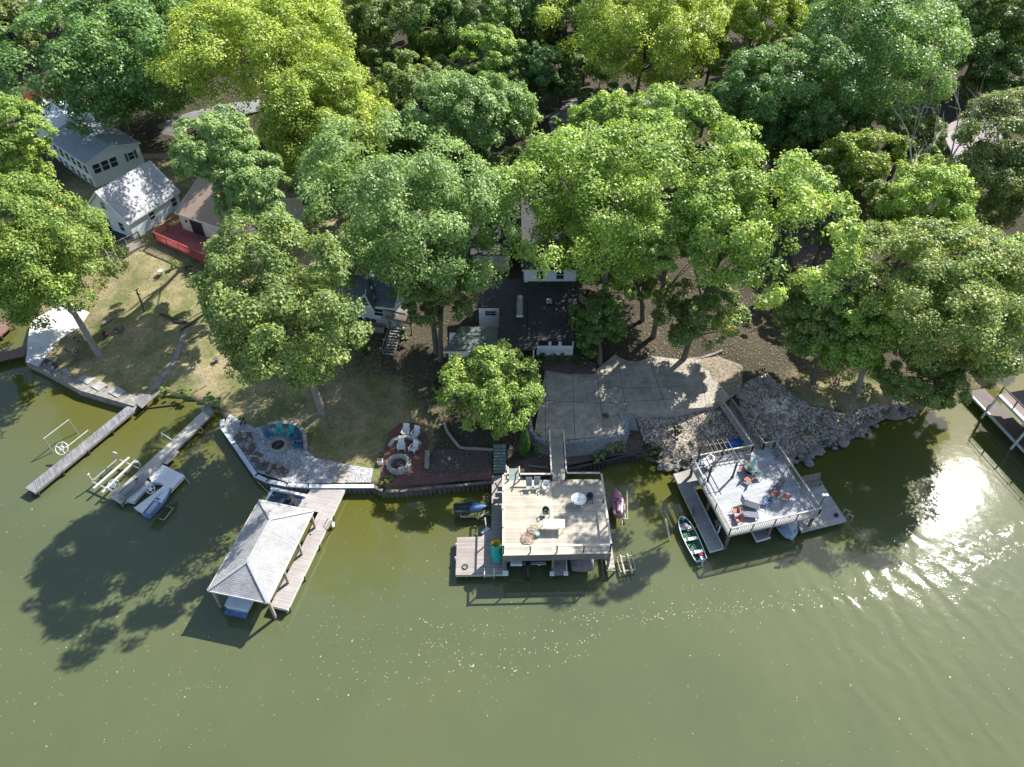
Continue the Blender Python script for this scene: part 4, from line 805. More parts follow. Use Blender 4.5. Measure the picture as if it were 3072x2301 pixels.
for a_, b_ in (((638,1369),(532,1465)),): pass
mb = MB()
for a_, b_ in (((350,1380),(281,1441)),): mb.bar(P(*a_,.7), P(*b_,.7), .12)
mb.bar(P(360,1380,.7), P(420,1407,.7), .12); mb.bar(P(275,1445,.7), P(348,1478,.7), .12); mb.build('frame', galv, lf)
for a_, b_ in (((388,1372),(281,1465)),((408,1380),(307,1477))): MB().bar(P(*a_,.95), P(*b_,.95), .2, .1).build('bunk', offwhite, lf)
for px in ([(344,1385,.2),(341,1362,1.5),(340,1357,2.0),(350,1360,2.0)], [(423,1408,.2),(420,1392,1.2),(412,1384,1.7),(406,1388,1.7)], [(284,1449,.2),(270,1434,1.3),(264,1424,1.8),(268,1420,1.8)], [(350,1483,.2),(333,1482,.9)]):
    MB().tube([P(*q_) for q_ in px], .075, 8).build('guide_post', offwhite, lf)
wheel(lf, P(341,1456,1.3), .55)
lf = thing('boat_lift', 'small lift wheel and arms in the slot of the white float', 'boat lift', P(445,1480,0))
MB().bar(P(402,1508,.4), P(450,1462,.4), .1).build('cradle', galv, lf); wheel(lf, P(451,1467,1.1), .42); MB().tube([P(451,1470,0), P(451,1467,1.1)], .05, 6).build('shaft', galv, lf)
lf = thing('boat_lift', 'tube lift frame holding the blue and white water scooter', 'boat lift', P(500,1530,0))
MB().tube([P(477,1555,.5), P(492,1560,.5), P(520,1524,.5), P(500,1517,.5)], .045, 6).tube([P(434,1541,.6), P(436,1548,.4), P(500,1500,.4)], .045, 6).build('frame', galv, lf)
def jetski(name, label, c, rz, hull, deckm, seatm, L=3.0, Wd=1.12, group=None, cov=False):
    rt = thing(name, label, 'jet ski', c, rz, group); secs = []
    for t in np.linspace(0, 1, 13):
        x = -L/2+L*t; w_ = Wd/2*(.80+.2*min(1, t*4))*(1 if t < .5 else max(.04, 1-((t-.5)/.5)**2.2)); zt_ = .52+.12*t; kl = .02+.28*max(0, (t-.6)/.4)**1.5
        secs.append([(x, -w_, zt_), (x, -w_*.9, zt_-.14), (x, -w_*.5, kl+.08), (x, 0, kl), (x, w_*.5, kl+.08), (x, w_*.9, zt_-.14), (x, w_, zt_), (x, w_*.8, zt_+.05), (x, 0, zt_+.1), (x, -w_*.8, zt_+.05)])
    MB().loft(secs).build('hull', hull, rt, local=True, smooth=True)
    s2 = []
    for t in np.linspace(0, 1, 9):
        x = -L*.02+L*.48*t; w_ = Wd*.36*(1-.82*t**1.8); hh_ = .30*(1-t)**.8+.05; s2.append([(x, w_*math.cos(a), .6+.08*t+hh_*max(0, math.sin(a))) for a in np.linspace(0, PI, 8)]+[(x, -w_*.6, .5), (x, w_*.6, .5)])
    MB().loft(s2).build('hood', deckm, rt, local=True, smooth=True)
    s3 = []
    for t in np.linspace(0, 1, 8):
        x = -L*.43+L*.42*t; w_ = .19*(.8+.2*math.sin(PI*t)); zz = .84-.05*math.sin(PI*t*1.4); s3.append([(x,-w_*1.2,.58),(x,-w_,zz-.04),(x,-w_*.6,zz),(x,w_*.6,zz),(x,w_,zz-.04),(x,w_*1.2,.58)])
    MB().loft(s3).build('seat', seatm, rt, local=True, smooth=True)
    MB().tube([(.05,-.36,.98),(.0,-.1,1.02),(.0,.1,1.02),(.05,.36,.98)], .03, 6).bar((0,0,1.02),(.25,0,.8),.14,.1).build('handlebar', black, rt, local=True)
    for s in (-1, 1): MB().box((-L*.2, s*Wd*.38, .6), (L*.5, .14, .03)).build('footwell', M('footwell_grey', (.12,.13,.14)), rt, local=True)
    return rt
gp = M('hull_grey', (.33,.33,.32), (.28,.28,.27), scale=2, rough=.35); bluep = M('hull_blue', (.10,.22,.42), (.08,.17,.34), scale=2, rough=.25); pinkp = M('hull_rose', (.42,.20,.24), (.34,.15,.19), scale=2, rough=.35); rose2 = M('hood_rose', (.62,.28,.38), (.5,.22,.3), scale=2, rough=.3)
navyp = M('hull_navy', (.03,.05,.09), (.02,.035,.06), rough=.3); whp = M('hull_white', (.72,.76,.80), (.66,.70,.74), scale=2, rough=.3)
def ang(a_, b_, z=.6): d = P(*b_, z)-P(*a_, z); return math.atan2(d[1], d[0])
jetski('grey_sled', 'grey covered water scooter parked on the white float', P(418,1457,.62), ang((385,1490),(463,1422)), gp, gp, gp, 4.0, 1.0)
jetski('water_scooter', 'white and blue water scooter at the end of the white float', P(482,1517,.55), ang((450,1553),(520,1475)), bluep, whp, M('seat_grey', (.45,.46,.5), rough=.5), 3.4, 1.15)
# bits on the bleached pier
ld_ = thing('dock_ladder', 'yellowish ladder rail on the shore end of the bleached pier', 'ladder', P(602,1293,.7)); MB().tube([P(594,1290,.7), P(600,1282,1.4), P(608,1288,1.4), P(606,1300,.2)], .04, 6).tube([P(592,1298,.7), P(597,1296,1.3), P(606,1298,1.0)], .04, 6).build('side_rail', M('yellow_worn', (.5,.42,.14), (.4,.33,.1)), ld_)
solo(MB().tube([P(518,1322,.8), P(498,1308,1.0), P(482,1298,1.3), P(486,1308,.9)], .06, 8), 'davit_arm', offwhite, 'bent pale davit arm on the left side of the bleached pier', 'davit')
solo(MB().bar(P(530,1352,.78), P(492,1390,.78), .8, .02), 'rubber_mat', M('mat_worn_grey', (.22,.21,.20), (.35,.33,.30), scale=6), 'worn grey mat on the middle of the bleached pier', 'mat')
solo(MB().bar(P(543,1415,.6), P(570,1452,.1), .05), 'mooring_pole', galv, 'thin slanting pole off the corner of the white float', 'pole')
# ---------------------------------------------------------------- boathouse with hip roof
bhz = thing('boathouse', 'open boathouse with light grey hipped shingle roof on brown posts', 'boathouse', P(800,1650,0))
A, B, C, D = [P(a_, b_, 3.0) for a_, b_ in ((778,1499),(940,1532),(803,1808),(622,1771))]   # TL TR BR BL
ax = (A+B-C-D)/2; ax /= np.linalg.norm(ax); half = np.linalg.norm(B-A)/2; r_top = (A+B)/2-ax*half*.95+[0,0,1.25]; r_bot = (C+D)/2+ax*half*.95+[0,0,1.25]
m_ = MB(); v = [A, B, C, D, r_top, r_bot]; u = np.array([0,0,.16]); m_.add([*v, A-u, B-u, C-u, D-u], [(3,5,4,0),(0,4,1),(1,4,5,2),(2,5,3),(6,7,8,9),(0,1,7,6),(1,2,8,7),(2,3,9,8),(3,0,6,9)])
m_.build('roof', M('shingle_boathouse', (.47,.465,.46), (.37,.37,.365), kind='shingle', w=.14, length=.3, ang=-.21, dirt=.55), bhz)
m_ = MB()
for p, q_ in ((D, r_bot), (C, r_bot), (A, r_top), (B, r_top), (r_top, r_bot)): m_.bar(p+[0,0,.03], q_+[0,0,.03], .22, .05)
m_.build('hip_cap', M('shingle_cap', (.42,.42,.415), (.34,.34,.34), scale=3), bhz)
m_ = MB()
for p, q_ in ((A,B),(B,C),(C,D),(D,A)): m_.bar(p-u*.6, q_-u*.6, .06, .2)
m_.build('fascia', white, bhz)
pk = M('post_pinkish', (.42,.32,.27), (.33,.25,.21), scale=4)
ins = lambda p, c: p+(c-p)*.06
cc_ = (A+B+C+D)/4
for p in [ins(B, cc_), ins((B*2+C)/3, cc_), ins((B+C*2)/3, cc_), ins(C, cc_), ins(A, cc_), ins((A+D)/2, cc_), ins(D, cc_)]:
    MB().bar((p[0],p[1],-1), (p[0],p[1],2.85), .2).build('post', pk, bhz)
z = .8; dkm = M('decking_taupe', (.45,.41,.39), (.37,.33,.315), kind='plank', w=.14, length=6, ang=-.21, dirt=.35)
dk = thing('side_dock', 'long taupe plank dock running beside the hipped boathouse', 'dock', P(950,1600,0))
q4 = [P(937,1463,z), P(1037,1463,z), P(862,1829,z), P(810,1817,z), P(905,1640,z), P(955,1536,z), P(890,1525,z)]
MB().prism([p[:2] for p in q4], z-.08, z).build('decking', dkm, dk)
MB().bar(q4[1]+[0,0,-.15], q4[2]+[0,0,-.15], .06, .24).bar(q4[2]+[0,0,-.15], q4[3]+[0,0,-.15], .06, .24).build('edge_board', offwhite, dk)
piles(dk, [q4[2]+(q4[1]-q4[2])*t for t in (.02,.25,.5,.75)], z-.1)
ld_ = thing('dock_ladder', 'white curved ladder on the right side of the taupe dock', 'ladder', P(990,1560,.8))
for s in (0, 7): MB().tube([P(984+s,1556+s,.82), P(986+s,1552+s,1.5), P(996+s,1560+s,1.5), P(1000+s,1572+s,.0)], .035, 6).build('side_rail', whitepl, ld_)
for k in range(2): MB().bar(P(996,1568+k*6,.5-.25*k), P(1003,1574+k*6,.5-.25*k), .2, .04).build('step', whitepl, ld_)
# pontoon boat poking from under the roof
pb_ = thing('deck_boat', 'blue white deck boat with dark seats half under the hipped roof', 'boat', P(860,1500,.2)); hd = ang((805,1488),(905,1510)); e = np.array([math.cos(hd), math.sin(hd), 0]); f_ = np.array([-e[1], e[0], 0]); o0 = P(858,1500,.9)
sq = lambda xs: [tuple((o0+e*x+f_*y)[:2]) for x, y in xs]
MB().prism(sq([(-2,-.9),(1.6,-.9),(2.1,0),(1.6,1.0),(-2,1.0)]), .25, .75).build('hull', whp, pb_)
MB().prism(sq([(-1.7,-.65),(1.3,-.65),(1.5,0),(1.3,.7),(-1.7,.7)]), .75, .79).build('floor', navyp, pb_)
MB().prism(sq([(-2,-.95),(1.6,-.95),(1.6,-.7),(-2,-.7)]), .75, 1.0).build('gunwale', bluep, pb_); MB().prism(sq([(-2,.75),(1.6,.75),(1.6,1.02),(-2,1.02)]), .75, 1.0).build('gunwale', whp, pb_)
for x_, y_ in ((.35,.2),(.9,-.25)): p = o0+e*x_+f_*y_; MB().box((p[0],p[1],1.0),(.6,.6,.35),hd).box((p[0]+e[0]*.28,p[1]+e[1]*.28,1.25),(.1,.6,.5),hd).build('seat', darkg, pb_)
# boat on lift under the roof: transom and hoist visible at the lake end
bo = thing('covered_boat', 'white boat in the slip beneath the hipped roof', 'boat', P(760,1650,.2)); dd = -ax; nn_ = np.array([-dd[1], dd[0], 0]); s0 = P(715,1790,.9)*.0+(C+D)/2
s0 = np.array([(D+(C-D)*.38)[0], (D+(C-D)*.38)[1], 0]); secs = []
for t in np.linspace(0, 1, 8):
    x = .05-5.4*t; w_ = 1.05*(1 if t < .55 else 1-((t-.55)/.45)**2*.97); c_ = s0+dd*x; secs.append([tuple((c_+nn_*w_*q_)+[0,0,zz]) for q_, zz in ((-1,1.1),(-.85,.5),(0,.3),(.85,.5),(1,1.1),(0,1.15))])
MB().loft(secs).build('hull', whp, bo); p = s0+dd*.35; MB().box((p[0],p[1],.6),(1.9,.35,.12),math.atan2(nn_[1],nn_[0])).build('swim_platform', bluep, bo)
# ---------------------------------------------------------------- middle boat deck
zf = 3.0; TL, TR, BR, BL = P(1508,1441,zf), P(1803,1438,zf), P(1833,1656,zf), P(1508,1663,zf)
md = M('decking_sunny', (.60,.53,.41), (.43,.385,.31), kind='plank', w=.145, length=4.9, dirt=.5); tan = M('rail_tan', (.62,.58,.47), (.52,.48,.38), scale=4)
dk = thing('upper_boat_deck', 'big tan plank sun deck raised over the middle boat slips', 'deck', ((TL+BR)/2*[1,1,0]))
MB().prism([p[:2] for p in (TL,TR,BR,BL)], zf-.06, zf).build('decking', md, dk)
pm = (BL+(BR-BL)*.47); MB().bar((pm[0],TL[1]-.1,zf+.004), (pm[0],BL[1]+.05,zf+.004), .12, .01).build('centre_board', tan, dk)
pq = [(TL+(BL-TL)*.985+[0,0,0])]; mb = MB(); nb_ = 66
for k in range(nb_):
    t = (k+.5)/nb_; p = BL+(BR-BL)*t; mb.box((p[0], p[1]-.04, zf-.52), (.125, .03, .92))
mb.build('skirt', M('skirt_boards', (.27,.24,.215), (.18,.16,.14), scale=5, rough=.9), dk)
MB().bar(BL+[0,-.05,.0], BR+[0,-.05,.0], .16, .05).build('edge_board', tan, dk)
ins_ = lambda p: p*.985+((TL+BR)/2)*.015
c4 = [ins_(TL), ins_(TR), ins_(BR), ins_(BL)]
rl = MB()
def prail(a_, b_, n_, inner=True):
    a_ = a_.copy(); b_ = b_.copy(); rl.bar(a_+[0,0,1.0], b_+[0,0,1.0], .17, .06)
    for k in range(n_+1):
        p = a_+(b_-a_)*k/n_; o_ = MB().bar(p, p+[0,0,1.05], .1).build('post', black, dk); MB().box((p[0],p[1],zf+1.08), (.13,.13,.05)).build('post_cap', galv if k else black, o_)
g1 = P(1655,1440,zf); g2 = P(1696,1440,zf)
prail(c4[0], np.array([P(1525,1440,zf)[0], c4[0][1], zf]), 1); prail(np.array([P(1558,1440,zf)[0], c4[0][1], zf]), np.array([g1[0], c4[0][1], zf]), 1)
prail(np.array([g2[0], c4[1][1], zf]), c4[1], 2); prail(c4[1], c4[2], 3); prail(c4[2], c4[3], 4); prail(c4[3], c4[0], 4); rl.build('handrail', tan, dk)
mb = MB()
for k in range(7): y_ = TL[1]-.4-(TL[1]-BL[1]-.8)*k/6; mb.bar((BL[0]+.1,y_,zf-.18), (BR[0]-.1,y_,zf-.18), .08, .24)
mb.build('joists', timbd, dk)
for p in [c4[0], c4[1], c4[2], c4[3], (c4[0]+c4[3])/2, (c4[1]+c4[2])/2, c4[3]+(c4[2]-c4[3])*.47, c4[0]+(c4[1]-c4[0])*.47]: MB().bar((p[0],p[1],-1), (p[0],p[1],zf-.3), .2).build('leg', timber, dk)
for a_, b_ in ((c4[3], (1.0,0)), (c4[2], (-1.,0))): MB().bar((a_[0],a_[1],zf-1.5), (a_[0]+b_[0],a_[1],zf-.35), .12).build('brace', timber, dk)
# ramp from the drive to the deck
rp = thing('deck_ramp', 'narrow plank ramp from the concrete drive to the middle deck', 'ramp', P(1670,1370,1))
ra, rb, rc, rd = P(1650,1312,2.9), P(1687,1312,2.9), P(1696,1441,3.05), P(1655,1441,3.05)
MB().prism([p[:2] for p in (ra,rb,rc,rd)], [2.84,2.84,2.95,2.95], [2.9,2.9,3.02,3.02]).build('decking', M('decking_ramp', (.40,.37,.30), (.31,.285,.235), kind='plank', w=.15), rp)
for a_, b_ in ((ra+[-.08,.2,0], rd+[-.05,0,0]), (rb+[.08,.2,0], rc+[.05,0,0])):
    MB().bar(a_+[0,0,1], b_+[0,0,1], .13, .05).build('handrail', tan, rp)
    for k in range(4): p = a_+(b_-a_)*k/3; MB().bar(p+[0,0,-1.2], p+[0,0,1.05], .09).build('post', black, rp)
# lower dock
z = .8; lm = M('decking_lower', (.42,.37,.33), (.32,.28,.25), kind='plank', w=.14, length=5, dirt=.4)
dk = thing('lower_dock', 'L shaped grey brown dock left of and below the middle sun deck', 'dock', P(1430,1660,0))
LD = [(1476,1416),(1520,1416),(1520,1722),(1367,1725),(1371,1612),(1443,1610),(1474,1586)]
MB().prism(W(LD, z), z-.08, z).build('decking', lm, dk)
q_ = [P(*p, z) for p in LD]; MB().bar(q_[3]+[0,0,-.15], q_[2]+[0,0,-.15], .06, .22).bar(q_[3]+[0,0,-.15], q_[4]+[0,0,-.15], .06, .22).bar(q_[4]+[0,0,-.15], q_[5]+[0,0,-.15], .06, .22).build('edge_board', tan, dk)
piles(dk, [q_[3]+[.1,.1,0], q_[3]+[.9,.1,0], q_[2]+[-.1,.1,0], q_[4]+[.1,-.1,0], q_[0]+[.1,-1,0], q_[6]+[.1,0,0]], z-.05)
p = q_[2]; MB().box((p[0]-.1,p[1]+.1,z-.02), (.5,.4,.16)).build('corner_bumper', whitepl, dk)
fg = thing('finger_dock', 'short finger dock between the slips under the middle deck', 'dock', P(1677,1700,0))
MB().prism(W([(1655,1560),(1697,1560),(1700,1724),(1656,1725)], z), z-.08, z).build('decking', lm, fg)
for a_ in ((1656,1724),(1698,1723)): p = P(*a_, z); MB().box((p[0],p[1]+.1,z-.02), (.38,.34,.16)).build('corner_bumper', whitepl, fg)
a_, b_ = P(1698,1640,z), P(1700,1722,z); MB().bar(a_, b_, .1, .14).build('edge_rail', whitepl, fg)
sd = thing('side_catwalk', 'narrow sunlit catwalk along the right side of the middle deck', 'dock', P(1830,1650,0)); MB().prism(W([(1792,1470),(1812,1470),(1846,1712),(1820,1712)], z), z-.08, z).build('decking', M('decking_catwalk', (.55,.50,.40), (.45,.41,.33), kind='plank', w=.14), sd)
piles(sd, [P(1822,1708,.7), P(1843,1708,.7), P(1811,1500,.7)], z+.05)
# stairs to the lower dock, green tinted
grn = M('stair_green', (.24,.29,.27), (.17,.21,.195), scale=4)
st = thing('shore_stairs', 'green grey wooden steps down to the lower dock beside the round tree', 'stairs', P(1499,1375,.8))
for k in range(9):
    t = k/8; p = P(1499, 1338+t*76, 2.5-1.65*t); MB().box((p[0],p[1],p[2]), (1.2,.36,.06)).build('tread', grn, st)
for x_ in (1481,1518): MB().bar(P(x_,1335,2.5), P(x_,1414,.75), .07, .26).build('stringer', timbd, st)
MB().bar(P(1519,1395,2.2), P(1519,1420,1.9), .09, .06).build('handrail', tan, st)
st = thing('deck_steps', 'short green steps behind the top edge of the middle deck', 'stairs', P(1541,1425,1.5))
for k in range(4): p = P(1541,1412+k*8,2.2+.25*k); MB().box((p[0],p[1],p[2]), (.95,.5,.06)).build('tread', grn, st)
for x_ in (1524,1558): MB().bar(P(x_,1400,3.1), P(x_,1437,3.95), .1, .06).build('handrail', tan, st); MB().bar(P(x_,1408,1.2), P(x_,1404,3.2), .09).build('post', timber, st)
# driveway steps right
st = thing('block_steps', 'grey block steps descending beside the curved retaining wall', 'steps', P(1890,1290,1.2))
for k in range(8): p = P(1885+k*2.2, 1243+k*8.2, 2.75-.2*k); MB().box((p[0],p[1],p[2]-.4), (1.15,.42,.8)).build('tread', blk, st)
for x_ in (1866,): MB().bar(P(1858,1240,2.9), P(1882,1300,2.2), .22, .5).build('side_wall', blk, st)
# ladders
ld_ = thing('swim_ladder', 'pair of white ladder rails at the front edge of the lower dock', 'ladder', P(1468,1722,.8))
for x_ in (1453,1482): MB().tube([P(x_,1710,.8), P(x_,1705,1.4), P(x_+.3,1723,1.4), P(x_+.5,1734,.0)], .035, 6).build('side_rail', whitepl, ld_)
for k in range(2): MB().bar(P(1453,1726+k*4,.6-.3*k), P(1482,1726+k*4,.6-.3*k), .06).build('step', galv, ld_)
ld_ = thing('ladder_platform', 'small blue white step platform and pole on the notch of the lower dock', 'ladder', P(1455,1592,.3))
MB().hexa(*[[P(*q2) for q2 in r_] for r_ in ([(1441,1597,.55),(1451,1602,.55),(1471,1586,.75),(1460,1580,.75)], [(1441,1597,.62),(1451,1602,.62),(1471,1586,.82),(1460,1580,.82)])]).build('step', capb, ld_); MB().bar(P(1455,1552,1.3), P(1459,1585,.8), .1).build('pole', offwhite, ld_)
jetski('jet_ski', 'blue and black jet ski on a lift left of the middle deck', P(1413,1533,.55), 0.02, navyp, bluep, black, 3.2, 1.2)
lf = thing('boat_lift', 'small lift with dark hand wheel under the blue jet ski', 'boat lift', P(1420,1540,0)); MB().bar(P(1382,1550,.35), P(1432,1549,.35), .12).bar(P(1382,1530,.35), P(1382,1552,.35), .1).bar(P(1432,1530,.35), P(1432,1552,.35), .1).bar(P(1440,1550,.6), P(1467,1535,1.0), .1).build('cradle', offwhite, lf)
wheel(lf, P(1459,1494,1.6), .38, mat=black); MB().tube([P(1452,1512,.1), P(1459,1494,1.6)], .045, 6).build('shaft', galv, lf)
jetski('jet_ski', 'faded rose pink jet ski right of the middle deck', P(1851,1516,.5), ang((1857,1557),(1848,1475)), pinkp, rose2, pinkp, 3.0, 1.2)
lf = thing('boat_lift', 'tan frame lift beside the pink jet ski', 'boat lift', P(1880,1520,0)); MB().bar(P(1881,1472,1.2), P(1883,1556,.4), .07).bar(P(1872,1557,.4), P(1884,1557,.4), .09).bar(P(1874,1512,.4), P(1876,1555,.4), .08).build('frame', timbl, lf); MB().tube([P(1822,1465,.0), P(1820,1465,2.1)], .04, 6).build('guide_post', galv, lf)
lf = thing('boat_lift', 'empty tan two bunk lift at the lower right of the middle deck', 'boat lift', P(1878,1690,0))
MB().bar(P(1850,1673,.45), P(1897,1667,.45), .1).bar(P(1862,1715,.45), P(1907,1708,.45), .1).bar(P(1850,1673,.4), P(1862,1716,.4), .06).bar(P(1896,1668,.4), P(1907,1709,.4), .06).build('frame', timbl, lf)
for a_, b_ in (((1861,1665),(1875,1723)),((1882,1661),(1897,1718))): MB().bar(P(*a_,.6), P(*b_,.6), .14, .12).build('bunk', timbl, lf)
for a_ in ((1847,1650),(1893,1650)): MB().tube([P(a_[0]+6,a_[1]+26,.0), P(a_[0]+3,a_[1]+14,1.0), P(*a_,1.6)], .03, 6).build('guide_post', timber, lf)
# boats in the slips
bt = thing('pontoon_boat', 'white pontoon boat with black outboard under the middle deck', 'boat', P(1590,1690,.2))
for x_ in (1553,1618):
    p = P(x_,1700,.4); secs = [[(p[0]+w_*math.cos(a), p[1]+.3+y_, .55+w_*math.sin(a)) for a in np.linspace(0, 2*PI, 11)[:-1]] for y_, w_ in ((-.25,.1),(0,.34),(.5,.38),(4.5,.38))]; MB().loft(secs).build('pontoon', whp, bt, smooth=True)
p = P(1587,1690,1.0); MB().box((p[0],p[1]+2.1,.98), (2.9,4.4,.14)).build('deck', galv, bt); MB().box((p[0],p[1]+2.1,1.35), (2.8,4.0,.6)).build('fence_panel', navyp, bt)
m_ = MB().box((p[0]-.1,p[1]-.15,1.1), (.42,.55,.55)).bar((p[0]-.1,p[1]-.3,.9), (p[0]-.1,p[1]-.9,.3), .2).box((p[0]-.1,p[1]-.95,.2), (.16,.3,.3)); m_.build('outboard', black, bt); MB().box((p[0]-1.1,p[1]+.15,1.2),(1.,.9,.3)).build('swim_step', whp, bt)
bt = thing('grey_covered_boat', 'boat with brown grey cover poking from under the middle deck', 'boat', P(1748,1690,.2)); secs = []
for t in np.linspace(0, 1, 9):
    y_ = P(1748,1705,.9)[1]+5*t; cx_ = P(1748,1705,.9)[0]; w_ = 1.05*(.92+.08*min(1, t*5))*(1 if t < .6 else 1-((t-.6)/.4)**2*.95); hh_ = .45*math.sin(min(1, t*3)*PI/2)+.05
    secs.append([(cx_-w_,y_,.95),(cx_-w_*.85,y_,.45),(cx_,y_,.3),(cx_+w_*.85,y_,.45),(cx_+w_,y_,.95),(cx_+w_*.5,y_,.95+hh_*.7),(cx_,y_,.95+hh_),(cx_-w_*.5,y_,.95+hh_*.7)])
MB().loft(secs).build('cover', M('boat_cover_taupe', (.25,.215,.22), (.19,.165,.17), scale=3, rough=.8), bt)
# ---------------------------------------------------------------- right boat deck
zf = 2.6; TL = P(2077,1369,3.55); TR = P(2327,1323,3.55); BL = P(2187,1604,zf); BR = P(2455,1544,zf)
for v in (TL, TR): v[2] = zf
ar = math.atan2((BR-BL)[1], (BR-BL)[0]); gm = M('decking_blue_grey', (.47,.48,.49), (.35,.36,.38), kind='plank', w=.145, length=5, ang=ar, dirt=.45); gw = M('rail_grey_white', (.47,.45,.41), (.34,.32,.29), scale=4, rough=.8)
dk = thing('right_boat_deck', 'raised grey sun deck with baluster railing and pergola at the right', 'deck', ((TL+BR)/2*[1,1,0]))
MB().prism([p[:2] for p in (TL,TR,BR,BL)], zf-.06, zf).build('decking', gm, dk)
mb = MB()
for a_, b_ in ((TL,TR),(TR,BR),(BR,BL),(BL,TL)): mb.bar(a_+[0,0,-.17], b_+[0,0,-.17], .1, .26)
mb.build('rim_beam', gw, dk)
e1 = (TR-TL)/np.linalg.norm(TR-TL); gA = TL+e1*np.dot(P(2248,1345,zf)-TL, e1); gB = gA+e1*1.15
rail(dk, [TL, gA], zf, .95, .19, 2.4, mat=gw); rail(dk, [gB, TR, BR, BL, TL], zf, .95, .19, 2.4, mat=gw)
cn = (TL+BR)/2
for p in [TL, TR, BR, BL, (TL+BL)/2, (TL+2*BL)/3*.0+BL*.75+TL*.25, (BL+BR)/2, (TR+BR)/2]: q2 = p+(cn-p)*.05; MB().bar((q2[0],q2[1],-1), (q2[0],q2[1],zf-.1), .22).build('leg', M('post_brown', (.20,.155,.135), (.14,.105,.09), scale=4), dk)
p = TL*.3+BL*.7; MB().bar(p+(cn-p)*.05+[0,0,-1.6], p+(BL-TL)/np.linalg.norm(BL-TL)*1.4+[0,0,-.25], .14).build('brace', MATS['post_brown'], dk)
pgm = M('pergola_dark', (.05,.045,.045), (.035,.03,.03), scale=4); tops = []
pb4 = [P(2092,1384,zf), P(2164,1373,zf), P(2197,1432,zf), P(2122,1445,zf)]
pgo = thing('pergola', 'small dark post pergola with thin pale slats on the right deck', 'pergola', sum(pb4)/4)
for p in pb4: MB().bar(p, p+[0,0,2.15], .14).build('post', pgm, pgo); MB().box((p[0],p[1],zf+.06), (.2,.2,.12)).build('post_foot', pgm, pgo)
for a_, b_ in ((0,1),(3,2)): MB().bar(pb4[a_]+[0,0,2.18]-(pb4[b_]-pb4[a_])*.08, pb4[b_]+[0,0,2.18]+(pb4[b_]-pb4[a_])*.08, .07, .1).build('beam', timber, pgo)
for k in range(7):
    t = -.08+1.16*k/6; a_ = pb4[0]+(pb4[1]-pb4[0])*t; b_ = pb4[3]+(pb4[2]-pb4[3])*t; d = (b_-a_); MB().bar(a_-d*.18+[0,0,2.27], b_+d*.12+[0,0,2.27], .045, .08).build('slat', timber, pgo)
# ramp
rp = thing('shore_ramp', 'grey ramp with baluster rails from the drive to the right deck', 'ramp', P(2210,1280,1.5)); T0 = P(2163,1222,2.75); T1 = P(2190,1217,2.75)
MB().hexa([T0-[0,0,.08], T1-[0,0,.08], gB-[0,0,.08], gA-[0,0,.08]], [T0, T1, gB+[0,0,.01], gA+[0,0,.01]]).build('decking', M('decking_ramp_grey', (.33,.31,.28), (.25,.235,.21), kind='plank', w=.14, ang=ar), rp)
rail(rp, [T0, gA], (2.75, zf), .95, .16, 1.8, mat=MATS['rail_grey_white']); rail(rp, [T1, gB], (2.75, zf), .95, .16, 1.8, mat=timber)
# lower docks
z = .8; gl = M('decking_lower_grey', (.40,.38,.345), (.30,.285,.26), kind='plank', w=.14, length=4, ang=ar, dirt=.45)
dk = thing('lower_dock', 'long narrow grey dock left of the right deck beside the rowing boat', 'dock', P(2080,1530,0)); L = [(2020,1422),(2090,1402),(2112,1452),(2081,1462),(2170,1643),(2131,1654)]
MB().prism(W(L, z), z-.08, z).build('decking', gl, dk); q_ = [P(*p, z) for p in L]; MB().bar(q_[5]+[0,0,-.12], q_[4]+[0,0,-.12], .1, .2).bar(q_[0]+[0,0,-.14], q_[5]+[0,0,-.14], .05, .2).bar(q_[3]+[0,0,.02], q_[4]+[0,0,.02], .09, .1).bar(q_[2]+[0,0,.02], q_[3]+[0,0,.02], .09, .1).build('edge_board', offwhite, dk)
piles(dk, [q_[5]+[.1,.1,0], q_[4]+[-.1,.1,0], (q_[0]+q_[5])/2+[.1,0,0], q_[0]+[.1,-.1,0]], z-.05)
wheel(dk, P(2081,1530,1.3), .5, ((.3,1,0),(0,.3,1)), black)
dk = thing('lower_dock', 'broad pale grey dock on the lake side, lower right of the right deck', 'dock', P(2460,1520,0)); L = [(2380,1448),(2454,1433),(2539,1561),(2406,1594),(2388,1560),(2340,1480)]
MB().prism(W(L, z), z-.08, z).build('decking', M('decking_pale_grey', (.47,.46,.44), (.37,.36,.345), kind='plank', w=.14, length=4, ang=ar, dirt=.4), dk); q_ = [P(*p, z) for p in L]; MB().bar(q_[2]+[0,0,-.12], q_[3]+[0,0,-.12], .08, .22).bar(q_[1]+[0,0,-.12], q_[2]+[0,0,-.12], .08, .22).bar(q_[3]+[0,0,-.12], q_[4]+[0,0,-.12], .08, .22).build('edge_board', gw, dk)
piles(dk, [q_[2]+[-.1,.1,0], q_[3]+[.1,.1,0], q_[1]+[0,-.1,0]], z-.05)
for s in (0, 1):
    p = P(2527+s*9, 1541+s*14, z); MB().tube([p, p+[.1,.1,.55], p+[.5,-.15,.55], p+[.5,-.2,-.3]], .04, 6).build('ladder_rail', galv, dk)
fg = thing('finger_dock', 'small lavender grey finger dock showing beneath the right deck', 'dock', P(2280,1600,0)); MB().prism(W([(2215,1500),(2250,1490),(2311,1613),(2270,1625)], z), z-.08, z).build('decking', M('decking_lavender', (.40,.37,.38), (.31,.29,.30), kind='plank', w=.14, ang=ar), fg)
